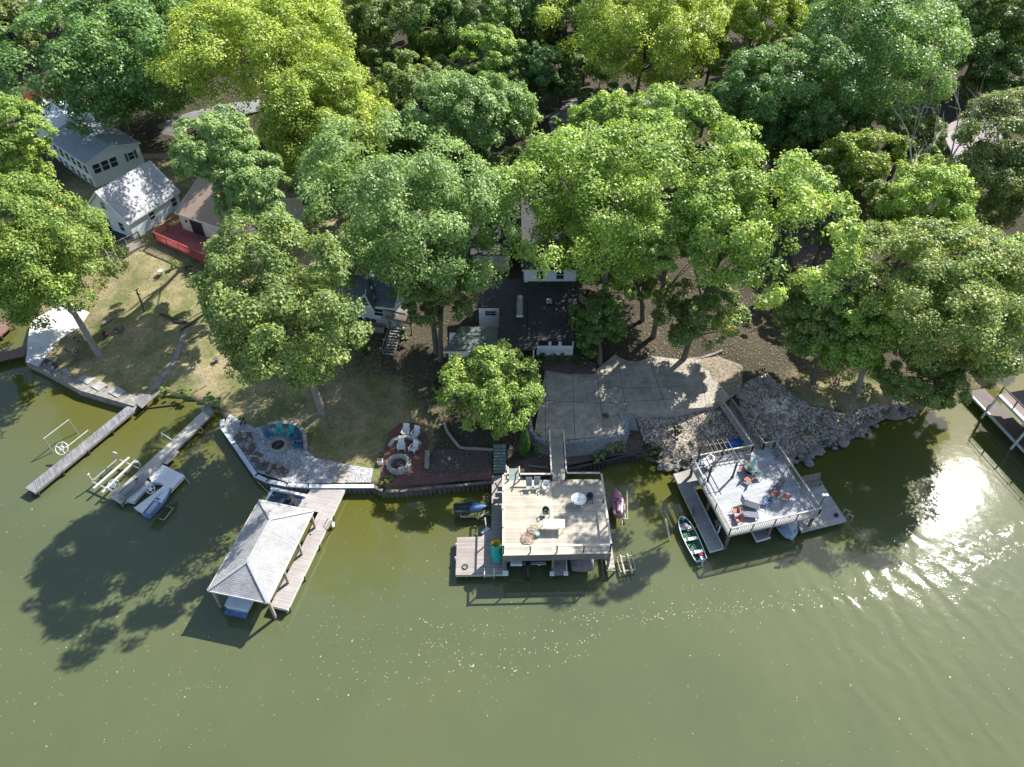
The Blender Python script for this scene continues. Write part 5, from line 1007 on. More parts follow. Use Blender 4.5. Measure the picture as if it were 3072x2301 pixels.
p0, p1, p2 = P(2254,1594,z), P(2270,1625,z), P(2311,1613,z); MB().bar(p0, p1, .08, .12).bar(p1, p2, .1, .14).build('edge_rail', whitepl, fg); MB().bar(P(2226,1600,.5), P(2241,1616,.4), .22, .1).build('bunk', timbd, fg); MB().bar(P(2165,1590,.6), P(2183,1625,.4), .24, .1).build('bunk', timbd, fg)
lf = thing('boat_lift', 'dark lift bunks in the open slip under the left side of the right deck', 'boat lift', P(2140,1560,0))
for x_ in (0, 14): MB().bar(P(2112+x_,1528,.5), P(2158+x_,1610,.5), .12, .1).build('bunk', timbd, lf)
MB().bar(P(2154,1598,1.2), P(2162,1576,1.9), .13).build('guide_post', offwhite, lf); MB().bar(P(2110,1532,.35), P(2140,1525,.35), .1).build('cradle', timbd, lf)
for k, (a_, b_, m_) in enumerate((((2362,1565),(2386,1590),whp),((2360,1585),(2370,1612),M('hull_sky', (.40,.50,.60), (.33,.42,.5), scale=2, rough=.35)))):
    bt = thing('small_boat', ('white and red dinghy tucked under the right deck edge', 'pale blue grey paddle boat below the right deck edge')[k], 'boat', P(2362,1580+k*20,.1)); secs = []; hd = ar+PI/2; e = np.array([math.cos(hd), math.sin(hd), 0]); f_ = np.array([e[1], -e[0], 0]); o0 = P(2357+k*2, 1608+k*11-26, .3)
    for t in np.linspace(0, 1, 9):
        x = -1.0+2.6*t; w_ = .95*math.sqrt(max(.03, 1-(1-min(1, t*2.2))**2)); c_ = o0+e*x; secs.append([tuple(c_+f_*w_*q2+[0,0,zz]) for q2, zz in ((-1,.5),(-.8,.1),(0,-.05),(.8,.1),(1,.5),(0,.62))])
    MB().loft(secs).build('hull', m_, bt); 
    if k == 0: MB().tube([secs[0][0], secs[3][0], secs[8][0]], .06, 6).build('rub_rail', M('red_trim', (.45,.04,.08)), bt)
# lamp pole, bench, dock box
lp = thing('dock_light', 'thin pole with two small white lamps at the corner of the right deck', 'lamp post', P(2455,1528,zf)); a_ = P(2455,1528,zf+.5); b_ = a_+[0.0,0.,2.0]
MB().tube([a_, b_], .035, 8).build('pole', darkg, lp)
for s in (-.14, .14): MB().lathe((b_[0]+s,b_[1],b_[2]), [(.05,-.08),(.13,.0),(.13,.1),(.04,.14)], 12).build('lamp_head', whitepl, lp)
p = P(2528,1561,z); solo(MB().box((p[0]-.45,p[1]+.5,z+.12), (.3,.3,.24), ar), 'dock_cleat_box', black, 'small black box near the outer corner of the pale dock', 'box')
bn = thing('dock_bench', 'brown wooden bench with high back on the pale grey dock', 'bench', P(2432,1460,z)); p = P(2430,1458,z); R3 = Matrix.Rotation(.35, 3, 'X')
MB().box((p[0],p[1],z+.45), (2.1,.5,.06), ar).build('seat', timber, bn); MB().box((p[0]-.1,p[1]+.32,z+.85), (2.1,.06,.75), ar, Matrix.Rotation(-.25, 3, 'X')).build('backrest', timber, bn)
for s in (-.95, .95):
    for t in (-.2, .25): MB().box((p[0]+s*math.cos(ar)-t*math.sin(ar), p[1]+s*math.sin(ar)+t*math.cos(ar), z+.22), (.08,.08,.44), ar).build('leg', timbd, bn)
# green rowing boat
rb_ = thing('rowing_boat', 'white rowing boat with green floor and small outboard', 'boat', P(2075,1615,.1)); bow = P(2043,1550,.5); stn = P(2103,1678,.5); L_ = np.linalg.norm(bow-stn); e = (bow-stn)/L_; f_ = np.array([-e[1], e[0], 0])
def bsec(t, ins=0., zt_=.5, zb=.08):
    w_ = (.72-ins)*(1-.25*(1-t)**3)*(1 if t < .45 else math.sqrt(max(.002, 1-((t-.45)/.55)**2.3))); c_ = stn+e*L_*t; c_ = np.array([c_[0], c_[1], 0]); r_ = .22*max(0, t-.5)**1.2
    return [tuple(c_+f_*w_*q2+[0,0,zz]) for q2, zz in ((-1,zt_+r_),(-.86,(zt_+zb)/2),(-.6,zb),(.6,zb),(.86,(zt_+zb)/2),(1,zt_+r_))]
m_ = MB(); so = [bsec(t) for t in np.linspace(0, 1, 14)]; si = [bsec(t, .045, .5, .13) for t in np.linspace(.02, .985, 14)]
def shell(m_, secs, flip): 
    n_ = 6; vs = [p for q2 in secs for p in q2]; fs = [(i*n_+k, i*n_+k+1, (i+1)*n_+k+1, (i+1)*n_+k) for i in range(len(secs)-1) for k in range(n_-1)]; m_.add(vs, [f[::-1] for f in fs] if flip else fs)
shell(m_, so, True); m_.add(so[0], [(0,1,2,3,4,5)]); m_.build('hull', whp, rb_, smooth=False)
m_ = MB(); shell(m_, si, False); m_.add(si[0], [(5,4,3,2,1,0)]); m_.build('floor', M('boat_green', (.035,.15,.085), (.025,.11,.06), scale=3, rough=.6), rb_)
m_ = MB().tube([s[0] for s in so], .04, 6).tube([s[5] for s in so], .04, 6); m_.build('gunwale', whitepl, rb_)
for t in (.18,.48,.74): c_ = stn+e*L_*t; w_ = abs(np.dot(np.array(bsec(t)[0])-c_, f_)); MB().bar((c_[0]-f_[0]*w_*.95,c_[1]-f_[1]*w_*.95,.42), (c_[0]+f_[0]*w_*.95,c_[1]+f_[1]*w_*.95,.42), .3, .05).build('thwart', whitepl, rb_)
c_ = stn-e*.1; ob = MB().box((c_[0],c_[1],.75), (.28,.36,.36), ar).bar((c_[0]-e[0]*.1,c_[1]-e[1]*.1,.7), (c_[0]-e[0]*.35,c_[1]-e[1]*.35,.1), .12); ob.build('outboard', M('motor_pale', (.45,.50,.55), rough=.4), rb_)
c_ = stn+e*.55+f_*-.25; solo(MB().box((c_[0],c_[1],.35), (.38,.3,.28), ar).tube([(c_[0]-.1,c_[1],.48),(c_[0]-.1,c_[1],.56),(c_[0]+.1,c_[1],.56),(c_[0]+.1,c_[1],.48)], .02, 5), 'fuel_can', M('fuel_red', (.5,.05,.05)), 'red fuel can in the stern of the rowing boat', 'fuel can')
c_ = stn+e*3.6; solo(MB().lathe((c_[0],c_[1],.3), [(.05,0),(.3,.05),(.34,.2),(.2,.34),(.04,.38)], 9), 'cushion', M('cloth_lilac', (.45,.38,.46), (.3,.25,.3), scale=4), 'crumpled lilac cushion in the bow of the rowing boat', 'cushion', smooth=True)
mp = thing('mooring_pole', 'white pole leaning out of the water left of the rowing boat', 'pole', P(2013,1620,0)); MB().tube([P(2015,1625,0)-[0,0,.6], P(1998,1565,2.2)], .06, 8).build('shaft', offwhite, mp); MB().tube([P(1998,1565,2.2), P(1997,1558,2.5)], .08, 8).build('cap', whitepl, mp)
# ---------------------------------------------------------------- seats, tables and small things
def adirondack(label, loc, rz, mat, group):
    rt = thing('adirondack_chair', label, 'chair', loc, rz, group)
    m_ = MB()
    for k in range(5): m_.bar((-.27, -.30+k*.125, .34-.03*k), (.27, -.30+k*.125, .34-.03*k), .10, .025)
    m_.build('seat', mat, rt, local=True); m_ = MB()
    for k in range(5): x = -.22+k*.11; m_.hexa([(x-.048,.22,.2),(x+.048,.22,.2),(x+.048,.25,.2),(x-.048,.25,.2)], [(x*1.2-.055,.58,.98-.5*x*x*2),(x*1.2+.055,.58,.98-.5*x*x*2),(x*1.2+.055,.61,.98-.5*x*x*2),(x*1.2-.055,.61,.98-.5*x*x*2)])
    m_.build('backrest', mat, rt, local=True)
    for s in (-1, 1):
        MB().hexa([(s*.34-.07,-.38,.53),(s*.34+.07,-.38,.53),(s*.34+.05,.38,.5),(s*.34-.05,.38,.5)], [(s*.34-.07,-.38,.56),(s*.34+.07,-.38,.56),(s*.34+.05,.38,.53),(s*.34-.05,.38,.53)]).build('armrest', mat, rt, local=True)
        MB().bar((s*.31,-.32,0), (s*.31,-.32,.53), .05, .09).build('leg', mat, rt, local=True); MB().bar((s*.29,-.34,.33), (s*.29,.55,.02), .035, .12).build('leg', mat, rt, local=True)
    return rt
teal = M('plastic_teal', (.03,.42,.42), (.025,.35,.36), scale=2, rough=.4); bluc = M('plastic_blue', (.02,.13,.27), (.015,.10,.22), scale=2, rough=.4)
gq = lambda a, b: G(a, b, .06)
a0 = adirondack('teal plastic adirondack chair, left one of the teal pair at the gravel fire ring', gq(840,1300), .05, teal, 'adirondack chairs round the gravel fire ring')
dup(a0, 'teal plastic adirondack chair, right one of the teal pair at the gravel fire ring', gq(868,1304), -.55)
bm_ = dict(seat=bluc, backrest=bluc, armrest=bluc, leg=bluc)
dup(a0, 'dark blue adirondack chair left of the teal pair', gq(808,1310), .75, mats=bm_)
dup(a0, 'dark blue adirondack chair just right of the teal pair, by the curved wall', gq(888,1315), -.95, mats=bm_)
dup(a0, 'dark blue adirondack chair lowest on the right of the gravel fire ring', gq(894,1338), -1.5, mats=bm_)
wm_ = dict(seat=whitepl, backrest=whitepl, armrest=whitepl, leg=whitepl); gw4 = 'white adirondack chairs on the brick patio'
dup(a0, 'white adirondack chair, upper left of the four on the brick patio', gq(1218,1302), -.1, gw4, wm_)
dup(a0, 'white adirondack chair, upper right of the four on the brick patio', gq(1247,1308), -.35, gw4, wm_)
dup(a0, 'white adirondack chair, lower left of the four, in front of the curved wall', gq(1205,1347), .1, gw4, wm_)
dup(a0, 'white adirondack chair, lower right of the four, in front of the curved wall', gq(1241,1352), -.5, gw4, wm_)
bm2 = dict(seat=timber, backrest=timber, armrest=timber, leg=timber)
dup(a0, 'weathered brown wooden lounge chair beside the pale leaning trunk on the left lawn', G(243,1078), 2.4, 'wooden chairs by the left trunk', bm2)
dup(a0, 'second weathered brown wooden chair, nearer the lake, by the left trunk', G(222,1062), 1.9, 'wooden chairs by the left trunk', bm2)
def firering(label, c, r_, rocks):
    rt = thing('fire_ring', label, 'fire pit', c)
    if rocks:
        r = random.Random(2); n_ = 16
        for row in (0, 1):
            for k in range(n_):
                a = 2*PI*(k+.5*row)/n_; MB().box((c[0]+r_*math.cos(a), c[1]+r_*math.sin(a), c[2]+.12+.2*row), (.36+r.uniform(-.04,.05), .40*r.uniform(.8,1.1), .2), a+PI/2).build('ring_stone', M('ring_stone', (.46,.43,.38), (.30,.28,.25), scale=5, rough=.9), rt)
    else: MB().lathe(c, [(r_-.14,0),(r_-.14,.3),(r_,.32),(r_+.12,.3),(r_+.14,0)], 32).build('stone_rim', M('rim_stone', (.40,.36,.30), (.27,.25,.22), scale=5, rough=.9), rt); MB().ring(c+[0,0,.28], r_-.22, .05, 32, 6).build('steel_liner', black, rt)
    MB().lathe(c, [(r_-.12,.0),(r_-.2,.07),(.3,.10),(.02,.14)], 24).build('ash_bed', ash, rt)
    m_ = MB(); r = random.Random(8)
    for k in range(4): a = r.random()*6; m_.bar((c[0]-.3*math.cos(a), c[1]-.3*math.sin(a), c[2]+.12+.05*k), (c[0]+.3*math.cos(a), c[1]+.3*math.sin(a), c[2]+.16+.05*k), .11)
    m_.build('firewood', M('charred_wood', (.05,.045,.04), (.14,.12,.11), scale=8), rt)
firering('round fire ring with smooth tan rim and black liner on the grey gravel', gq(836,1340), .78, False)
firering('fire pit of stacked rough stones on the brick patio', gq(1197,1397), .98, True)
solo(MB().lathe(G(357,990), [(.1,0),(.55,.03),(.6,.12),(.45,.14),(.4,.05)], 14), 'fire_ring', ash, 'small ash filled fire ring on the bare soil of the left lawn', 'fire pit')
def arcwall(name, label, pxs, h, th, mat, dz=.06):
    ps = [G(a_, b_) for a_, b_ in pxs]; rt = thing(name, label, 'wall', ps[0]); m_ = MB(); mc = MB()
    for p, q2 in zip(ps[:-1], ps[1:]): d = (q2-p)*.04; m_.bar(p-d+[0,0,h/2], q2+d+[0,0,h/2], th, h); mc.bar(p-d+[0,0,h+.03], q2+d+[0,0,h+.03], th+.06, .06)
    m_.build('blocks', stone, rt); mc.build('cap', mat, rt); return rt
capst = M('cap_stone', (.44,.40,.34), (.33,.30,.26), scale=3)
arcwall('curved_bench_wall', 'low curved stone seat wall behind the teal and blue chairs', [(806,1281),(822,1276),(880,1276),(898,1286),(912,1302),(918,1325),(919,1350)], .4, .32, capst)
arcwall('curved_bench_wall', 'curved pale stone seat wall between the white chairs', [(1170,1345),(1182,1328),(1200,1320),(1222,1318),(1244,1323),(1262,1340)], .42, .28, M('cap_pale', (.60,.56,.50), (.45,.42,.37), scale=3))
arcwall('lawn_edging', 'curved stone edging between the lawn and the dirt bed', [(1332,1273),(1342,1298),(1360,1322),(1378,1344),(1400,1348),(1440,1349),(1478,1352)], .14, .2, capst)
arcwall('bed_edging', 'curved low kerb between the two dark rock piles', [(750,1372),(765,1372),(780,1378),(792,1386)], .18, .14, capst)
arcwall('drive_kerb', 'low stone kerb along the upper edge of the concrete drive', [(2030,1092),(2060,1088),(2100,1078),(2140,1066),(2165,1055)], .2, .22, conc2)
def bench(label, a_, b_, w_, h_, mat, legm=None, cat='bench', back=None):
    rt = thing('bench', label, cat, (a_+b_)/2); d = (b_-a_)/np.linalg.norm(b_-a_)
    for s in (-.26, 0, .26): nn = np.array([-d[1], d[0], 0])*s*w_*1.25; MB().bar(a_+nn+[0,0,h_], b_+nn+[0,0,h_], w_*.3, .05).build('seat_plank', mat, rt)
    for t in (.12,.88): p = a_+(b_-a_)*t; MB().box((p[0],p[1],p[2]+h_/2-.03), (.08,w_*.8,h_-.06), math.atan2(d[1],d[0])).build('leg', legm or mat, rt)
    return rt
bench('grey plank bench standing at the right end of the brick patio', gq(1283,1360), gq(1281,1412), .45, .45, M('plank_grey', (.36,.34,.31), (.25,.235,.21), scale=4))
bench('dark slatted bench on the concrete walk of the left bank', G(140,1090)+[0,0,.1], G(175,1108)+[0,0,.1], .5, .42, timbd)
pp = thing('planter', 'square white cement planter left of the stone fire pit', 'planter', gq(1142,1390)); p = gq(1142,1390); MB().prism([(p[0]-.24,p[1]-.24),(p[0]+.24,p[1]-.24),(p[0]+.24,p[1]+.24),(p[0]-.24,p[1]+.24)], p[2], p[2]+.45).build('pot', whitepl, pp); MB().box((p[0],p[1],p[2]+.46), (.38,.38,.04)).build('soil', mulch, pp)
solo(MB().lathe(gq(1145,1368), [(.16,0),(.2,.2),(.21,.42),(.17,.42),(.1,.3)], 16), 'plant_pot', M('terracotta_dark', (.22,.13,.10), (.14,.09,.07)), 'round dark clay pot behind the square white planter', 'plant pot')
r = random.Random(12)
for k, (px, py, w1, h1) in enumerate([(1030,1400,1.2,.6),(1034,1410,1.3,.45),(1028,1422,1.35,.5),(1022,1434,1.4,.45),(1016,1444,1.3,.4)]):
    p = gq(px, py); solo(MB().box((p[0],p[1],p[2]+.03), (w1,h1,.07), r.uniform(-.12,.06)), 'flagstone', M('flagstone', (.42,.37,.32), (.30,.27,.24), scale=3), ('topmost','second','third','fourth','lowest')[k]+' flagstone of the row across the grey gravel', 'flagstone', 'flagstones across the gravel')
p = gq(915,1436); solo(MB().box((p[0],p[1],p[2]+.04), (.5,.5,.08), .1), 'stepping_stone', M('flagstone_grey', (.40,.38,.35)), 'small square stone near the seawall cap left of the flagstones', 'paving stone')
# rocks, each its own thing
rockm = [stone, stone2, stone3, stoned]; protos = {}
def rockmesh(seed, mat):
    bm = bmesh.new(); bmesh.ops.create_icosphere(bm, subdivisions=2, radius=1); r_ = random.Random(seed)
    ds = [Vector((r_.gauss(0,1), r_.gauss(0,1), r_.gauss(0,1))).normalized() for _ in range(9)]; am = [r_.uniform(.55,.9) for _ in ds]
    for v in bm.verts:
        for d_, a_ in zip(ds, am):
            t = v.co.dot(d_)
            if t > a_: v.co -= d_*(t-a_)*.85
        v.co *= 1+r_.uniform(-.03,.03)
    me = bpy.data.meshes.new('rock'); bm.to_mesh(me); bm.free(); me.materials.append(mat); return me
RM = {(j, s): rockmesh(s*7+j, rockm[j]) for j in range(4) for s in range(3)}
def rock(px, py, sz, j, label, group, name='boulder', dz=0., flat=.62, cat='rock', zfix=None):
    g = G(px, py) if zfix is None else P(px, py, zfix); o = bpy.data.objects.new(name, RM[(j, random.randrange(3))]); col.objects.link(o)
    o.location = (g[0], g[1], max(g[2], -.1)+dz+sz*flat*.35); o.scale = (sz*random.uniform(.85,1.25), sz*random.uniform(.8,1.1), sz*flat*random.uniform(.85,1.15)); o.rotation_euler = (random.uniform(-.2,.2), random.uniform(-.2,.2), random.random()*6); return tag(o, label, cat, group)
random.seed(21)
rip = [(2372,1386),(2400,1380),(2425,1372),(2450,1366),(2475,1352),(2500,1348),(2525,1336),(2550,1326),(2575,1310),(2595,1298),(2612,1286),(2640,1275),(2665,1262),(2690,1252),(2715,1250),(2740,1246)]
for i_, (a_, b_) in enumerate(zip(rip[:-1], rip[1:])):
    for k in range(5):
        t = random.random(); px = a_[0]+(b_[0]-a_[0])*t+random.uniform(-5,5); py = a_[1]+(b_[1]-a_[1])*t-random.uniform(-6,22)
        rock(px, py, random.uniform(.18,.42), random.choice((0,0,1,2,3)), 'rounded boulder in the rip rap along the right shore', 'boulders of the right shore rip rap')
for px, py, s in [(2455,1355,.6),(2400,1352,.6),(2530,1330,.7),(2585,1290,.65),(2360,1385,.7),(2680,1248,.8),(2348,1330,.6),(2425,1390,.55)]: rock(px, py, s, random.choice((0,2,1)), 'larger boulder among the rip rap of the right shore', 'larger boulders of the right shore')
ringp = [(2222,1190,.8),(2228,1215,.75),(2235,1160,.6),(2250,1150,.7),(2262,1152,.6),(2278,1148,.6),(2300,1146,.7),(2312,1155,.8),(2320,1175,.7),(2226,1175,.6),(2255,1245,.6),(2290,1255,1.),(2318,1262,.7),(2346,1255,.8),(2375,1262,.6),(2335,1285,.7),(2352,1282,.6),(2366,1235,.5),(2372,1222,.5),(2378,1205,.5),(2245,1270,.5),(2312,1248,.6)]
for px, py, s in ringp: rock(px, py, s*.62, random.choice((0,0,1,2)), 'big boulder of the ring between the ramp and the right lawn', 'boulders of the ring above the ramp')
for k in range(22): rock(random.uniform(1975,2075), random.uniform(1385,1414), random.uniform(.2,.4), random.choice((0,2,2,3)), 'small shore rock by the water left of the right deck', 'shore rocks left of the right deck', name='rock')
def inpoly(x, y, pl):
    c = False
    for i in range(len(pl)):
        (x1,y1),(x2,y2) = pl[i-1], pl[i]
        if (y1 > y) != (y2 > y) and x < (x2-x1)*(y-y1)/(y2-y1)+x1: c = not c
    return c
for pl, lab, grp, n_ in (([(708,1310),(730,1299),(752,1303),(762,1335),(784,1372),(760,1374),(730,1350)], 'dark flat rock of the upper left pile inside the seawall', 'dark rocks of the upper pile', 42), ([(755,1382),(775,1376),(800,1392),(835,1395),(868,1415),(872,1428),(840,1430),(790,1416)], 'dark flat rock of the lower pile by the seawall', 'dark rocks of the lower pile', 46)):
    c_ = 0
    while c_ < n_:
        x, y = random.uniform(700,880), random.uniform(1295,1432)
        if inpoly(x, y, pl): rock(x, y, random.uniform(.2,.36), random.choice((3,3,3,0)), lab, grp, name='rock', dz=random.uniform(0,.18), flat=.5); c_ += 1
for k in range(16): t = random.random(); rock(310+t*45+random.uniform(-6,6), 972-t*30+random.uniform(-5,5), random.uniform(.14,.24), random.choice((1,3)), 'reddish brick lump of the heap on the left lawn', 'brick lumps of the left lawn heap', name='brick_lump')
for k in range(14): t = random.random(); rock(225+t*55, 1020+random.uniform(-14,10)-t*10, random.uniform(.12,.22), random.choice((1,3)), 'brick lump near the wooden chairs on the left lawn', 'brick lumps by the wooden chairs', name='brick_lump')
for k in range(12): rock(random.uniform(318,362), random.uniform(1160,1190), random.uniform(.15,.28), random.choice((3,0)), 'broken stone lying on the concrete walk of the left bank', 'broken stones on the left walk', name='rock')
# left lawn: post, log border, flagpole, stump, barrel
rt = thing('wooden_post', 'tall rustic log post with forked top on the left lawn', 'post', G(434,934)); b_ = G(434,934); MB().tube([b_, b_+[0,.1,1.4], b_+[0,.2,3.0]], [.13,.10,.07], 8).build('shaft', timbd, rt); t_ = b_+[0,.2,3.0]; MB().bar(t_+[-.25,0,-.2], t_+[.25,.1,.1], .08).bar(t_+[-.2,0,-.6], t_+[.2,.05,-.7], .08).build('crosspiece', timbd, rt)
for k, (a_, c_) in enumerate((((482,944),(525,958)),((500,952),(560,968)),((520,966),(556,970)))): solo(MB().tube([G(*a_)+[0,0,.1], (G(*a_)+G(*c_))/2+[0,0,.14], G(*c_)+[0,0,.1]], .11, 8), 'log', timbd, ('upper','middle','lower')[k]+' brown log of the driftwood row on the left lawn', 'log', 'driftwood logs on the left lawn')
st = thing('log_steps', 'dark tie steps at the head of the narrow lawn path', 'steps', G(575,980))
for k in range(5): p = G(553+k*8, 985-k*5); MB().box((p[0],p[1],p[2]+.08), (.2,1.1,.14), -.5).build('tread', timbd, st)
fp = thing('white_pole', 'thin white pole standing on the left lawn', 'pole', G(621,1156)); b_ = G(621,1156); MB().tube([b_, b_+[-.25,.05,3.4]], .045, 8).build('shaft', whitepl, fp); MB().lathe(b_+[-.25,.05,3.38], [(.05,0),(.07,.06),(.02,.12)], 8).build('finial', galv, fp)
solo(MB().lathe(G(318,1010), [(.28,0),(.3,.3),(.27,.55),(.22,.55),(.2,.4)], 12), 'burn_barrel', M('rust_dark', (.10,.05,.04), (.05,.03,.03), scale=6), 'rusty burn barrel near the pale leaning trunk', 'barrel')
solo(MB().lathe(G(650,1085), [(.22,0),(.16,.25),(.25,.4),(.3,.44),(.12,.46)], 12), 'birdbath', stoned, 'dark stone birdbath right of the white pole', 'birdbath')
solo(MB().lathe(G(487,822), [(.12,0),(.1,.4),(.36,.5),(.38,.56),(.3,.53),(.05,.5)], 18), 'birdbath', M('birdbath_pale', (.5,.5,.48)), 'pale birdbath in the shade in front of the red deck', 'birdbath')
solo(MB().box(G(632,838)+[0,0,.3], (.3,.3,.6)), 'lawn_lantern', whitepl, 'small white lantern box at the right end of the red deck', 'lantern')
p = P(660,757,4.1); ch_ = dup(a0, 'tan wooden chair standing on the red deck', p, 2.9, 'chairs on the decks', dict(seat=timbl, backrest=timbl, armrest=timbl, leg=timbl))
p = P(620,735,4.1); solo(MB().box((p[0]-1.2,p[1]+1.4,4.115), (.9,.6,.02), -.3), 'door_mat', M('mat_slate', (.12,.13,.16)), 'dark door mat by the patio door on the red deck', 'mat')
p = P(286,683,3.75); solo(MB().prism([(p[0]-.9,p[1]-.6),(p[0]+.9,p[1]-.5),(p[0]+1.1,p[1]+.5),(p[0]-.7,p[1]+.6)], 3.72, 3.9), 'red_cover', M('cover_red', (.45,.03,.03), (.35,.02,.02), scale=3), 'bright red cover on the left part of the navy patio deck', 'cover')
# ---- things on the middle sun deck (3.0)
zf = 3.0
def sling(label, loc, rz, seatm, backm=None, group=None, high=.5, name='patio_chair', arms=True, fr=black):
    rt = thing(name, label, 'chair', loc, rz, group); backm = backm or seatm
    MB().hexa([(-.24,-.25,.42),(.24,-.25,.42),(.24,.22,.37),(-.24,.22,.37)], [(-.24,-.25,.44),(.24,-.25,.44),(.24,.22,.39),(-.24,.22,.39)]).build('seat', seatm, rt, local=True)
    MB().hexa([(-.24,.22,.38),(.24,.22,.38),(.24,.24,.37),(-.24,.24,.37)], [(-.23,.22+high*.42,.38+high),(.23,.22+high*.42,.38+high),(.23,.24+high*.42,.38+high),(-.23,.24+high*.42,.38+high)]).build('backrest', backm, rt, local=True)
    for s in (-1, 1):
        f_ = MB().tube([(s*.27,-.30,.0),(s*.27,-.28,.42),(s*.27,-.2,.62),(s*.28,.1,.63),(s*.27,.32,.6)] if arms else [(s*.25,-.28,0),(s*.25,-.26,.43)], .019, 6).tube([(s*.27,.34,0),(s*.26,.24,.4),(s*.245,.24+high*.42,.40+high)], .019, 6); f_.build('side_frame', fr, rt, local=True)
    return rt
gsl = M('sling_grey_green', (.33,.37,.36), (.28,.32,.31), scale=4); org = M('sling_orange', (.62,.19,.13), (.50,.15,.10), scale=4); blu = M('sling_blue', (.06,.17,.40), (.05,.14,.33), scale=4); tans = M('sling_tan', (.36,.30,.25), (.28,.24,.2), scale=4); nav = M('sling_navy', (.055,.065,.10), (.04,.05,.08), scale=4); gyb = M('sling_grey_blue', (.22,.26,.32), (.18,.21,.26), scale=4); grnc = M('resin_green', (.02,.07,.05), (.015,.05,.04), rough=.35)
c0_ = sling('grey sling chair, left of the three at the top railing of the middle deck', P(1587,1468,zf), .02, gsl, fr=offwhite, group='chairs at the top railing', high=.7)
dup(c0_, 'grey sling chair, between its grey twin and the white resin chair', P(1610,1466,zf), -.05)
def resin(label, loc, rz, mat, legm=None, name='resin_chair'):
    rt = thing(name, label, 'chair', loc, rz); ar_ = [(x, y) for x, y in ()]
    MB().prism([(-.24,-.24),(.24,-.24),(.22,.2),(-.22,.2)], .40, .43).build('seat', mat, rt, local=True)
    m_ = MB(); n_ = 9
    q2 = [(math.sin(a)*.27, .08+.18*math.cos(a)) for a in np.linspace(-1.5, 1.5, n_)]; vs = [(x, y, .42) for x, y in q2]+[(x*1.05, y+.1, .86-.12*abs(x)/.27) for x, y in q2]+[(x*.9, y-.02, .42) for x, y in q2]+[(x*.95, y+.08, .86-.12*abs(x)/.27) for x, y in q2]
    m_.add(vs, [(i, i+1, n_+i+1, n_+i) for i in range(n_-1)]+[(2*n_+i+1, 2*n_+i, 3*n_+i, 3*n_+i+1) for i in range(n_-1)]+[(n_+i, n_+i+1, 3*n_+i+1, 3*n_+i) for i in range(n_-1)]); m_.build('backrest', mat, rt, local=True)
    for s in (-1, 1):
        MB().bar((s*.28,-.26,.63), (s*.29,.14,.66), .07, .03).build('armrest', mat, rt, local=True)
        MB().bar((s*.26,-.28,0), (s*.26,-.24,.62), .05).build('leg', mat, rt, local=True); MB().bar((s*.24,.3,0), (s*.22,.18,.42), .05).build('leg', mat, rt, local=True)
    return rt
resin('white resin chair right of the two grey sling chairs on the middle deck', P(1637,1468,zf), -.05, whitepl)
resin('dark green resin chair near the centre of the middle deck', P(1637,1545,zf), .1, grnc)
resin('black resin chair standing beside the round white table', P(1768,1503,zf), -.1, darkg)
tb = thing('round_table', 'round white plastic table on the middle deck', 'table', P(1736,1521,zf)); c = P(1736,1496,zf+.73); c[2] = 0
MB().lathe((c[0],c[1],zf+.70), [(.5,-.02),(.66,0),(.68,.02),(.66,.04),(.02,.04)], 32).build('tabletop', whitepl, tb)
for a_ in (.8,2.3,3.9,5.5): MB().bar((c[0]+.5*math.cos(a_),c[1]+.5*math.sin(a_),zf), (c[0]+.38*math.cos(a_),c[1]+.38*math.sin(a_),zf+.69), .06).build('leg', whitepl, tb)
p = P(1745,1521,zf); solo(MB().lathe(p, [(.1,0),(.13,.04),(.12,.12),(.09,.12)], 16), 'small_pot', offwhite, 'tiny pale pot on the deck beneath the round white table', 'pot')
tb = thing('folding_table', 'long white folding table on the middle deck', 'table', P(1662,1595,zf)); q_ = [P(*a_, zf+.72) for a_ in ((1630,1557),(1694,1558),(1694,1584),(1630,1584))]
MB().prism([v[:2] for v in q_], zf+.69, zf+.73).build('tabletop', whitepl, tb)
for a_ in q_: cc = sum(q_)/4; v = a_+(cc-a_)*.12; MB().bar((v[0],v[1],zf), (v[0],v[1],zf+.69), .045).build('leg', galv, tb)
rus = M('wire_rust', (.45,.25,.16), (.33,.18,.12), scale=5); tanw = M('wire_tan', (.58,.50,.38), (.45,.38,.28), scale=5)
for lab, cx_, cy_, r_, mt in (('rust coloured round wire basket lying on the middle deck', 1584, 1616, .62, rus), ('tan wire basket with loops between the folding table and the rust one', 1600, 1590, .5, tanw)):
    c = P(cx_, cy_, zf); rt = thing('wire_basket', lab, 'basket', c); MB().ring(c+[0,0,.03], r_, .02, 28, 5).ring(c+[0,0,.22], r_*.85, .02, 28, 5).ring(c+[0,0,.36], r_*.5, .018, 24, 5).build('hoop', mt, rt); m_ = MB()
    for k in range(8): a = PI*k/8; m_.tube([c+[r_*math.cos(a)*s, r_*math.sin(a)*s, .03+.36*(1-s*s)] for s in np.linspace(-1, 1, 9)], .014, 4)
    m_.build('ribs', mt, rt)
solo(MB().tube([P(1562+k*4, 1600+6*math.sin(k*1.3)+k*.6, zf+.03) for k in range(9)], .02, 5), 'rope', tanw, 'loose tan rope end curling above the rust wire basket', 'rope')
solo(MB().box(P(1612,1607,zf)+[0,0,.16], (.36,.36,.32), .2), 'crate', M('crate_mint', (.30,.42,.36), (.25,.36,.31)), 'small mint green crate under the end of the folding table', 'crate')
p = P(1490,1675,.8); mt_ = thing('rolled_water_mat', 'upright rolled teal foam water mat, yellow inside, on the lower dock', 'water mat', p)
m_ = MB(); n_ = 40; turns = 2.2; vs = []; H_ = 2.35
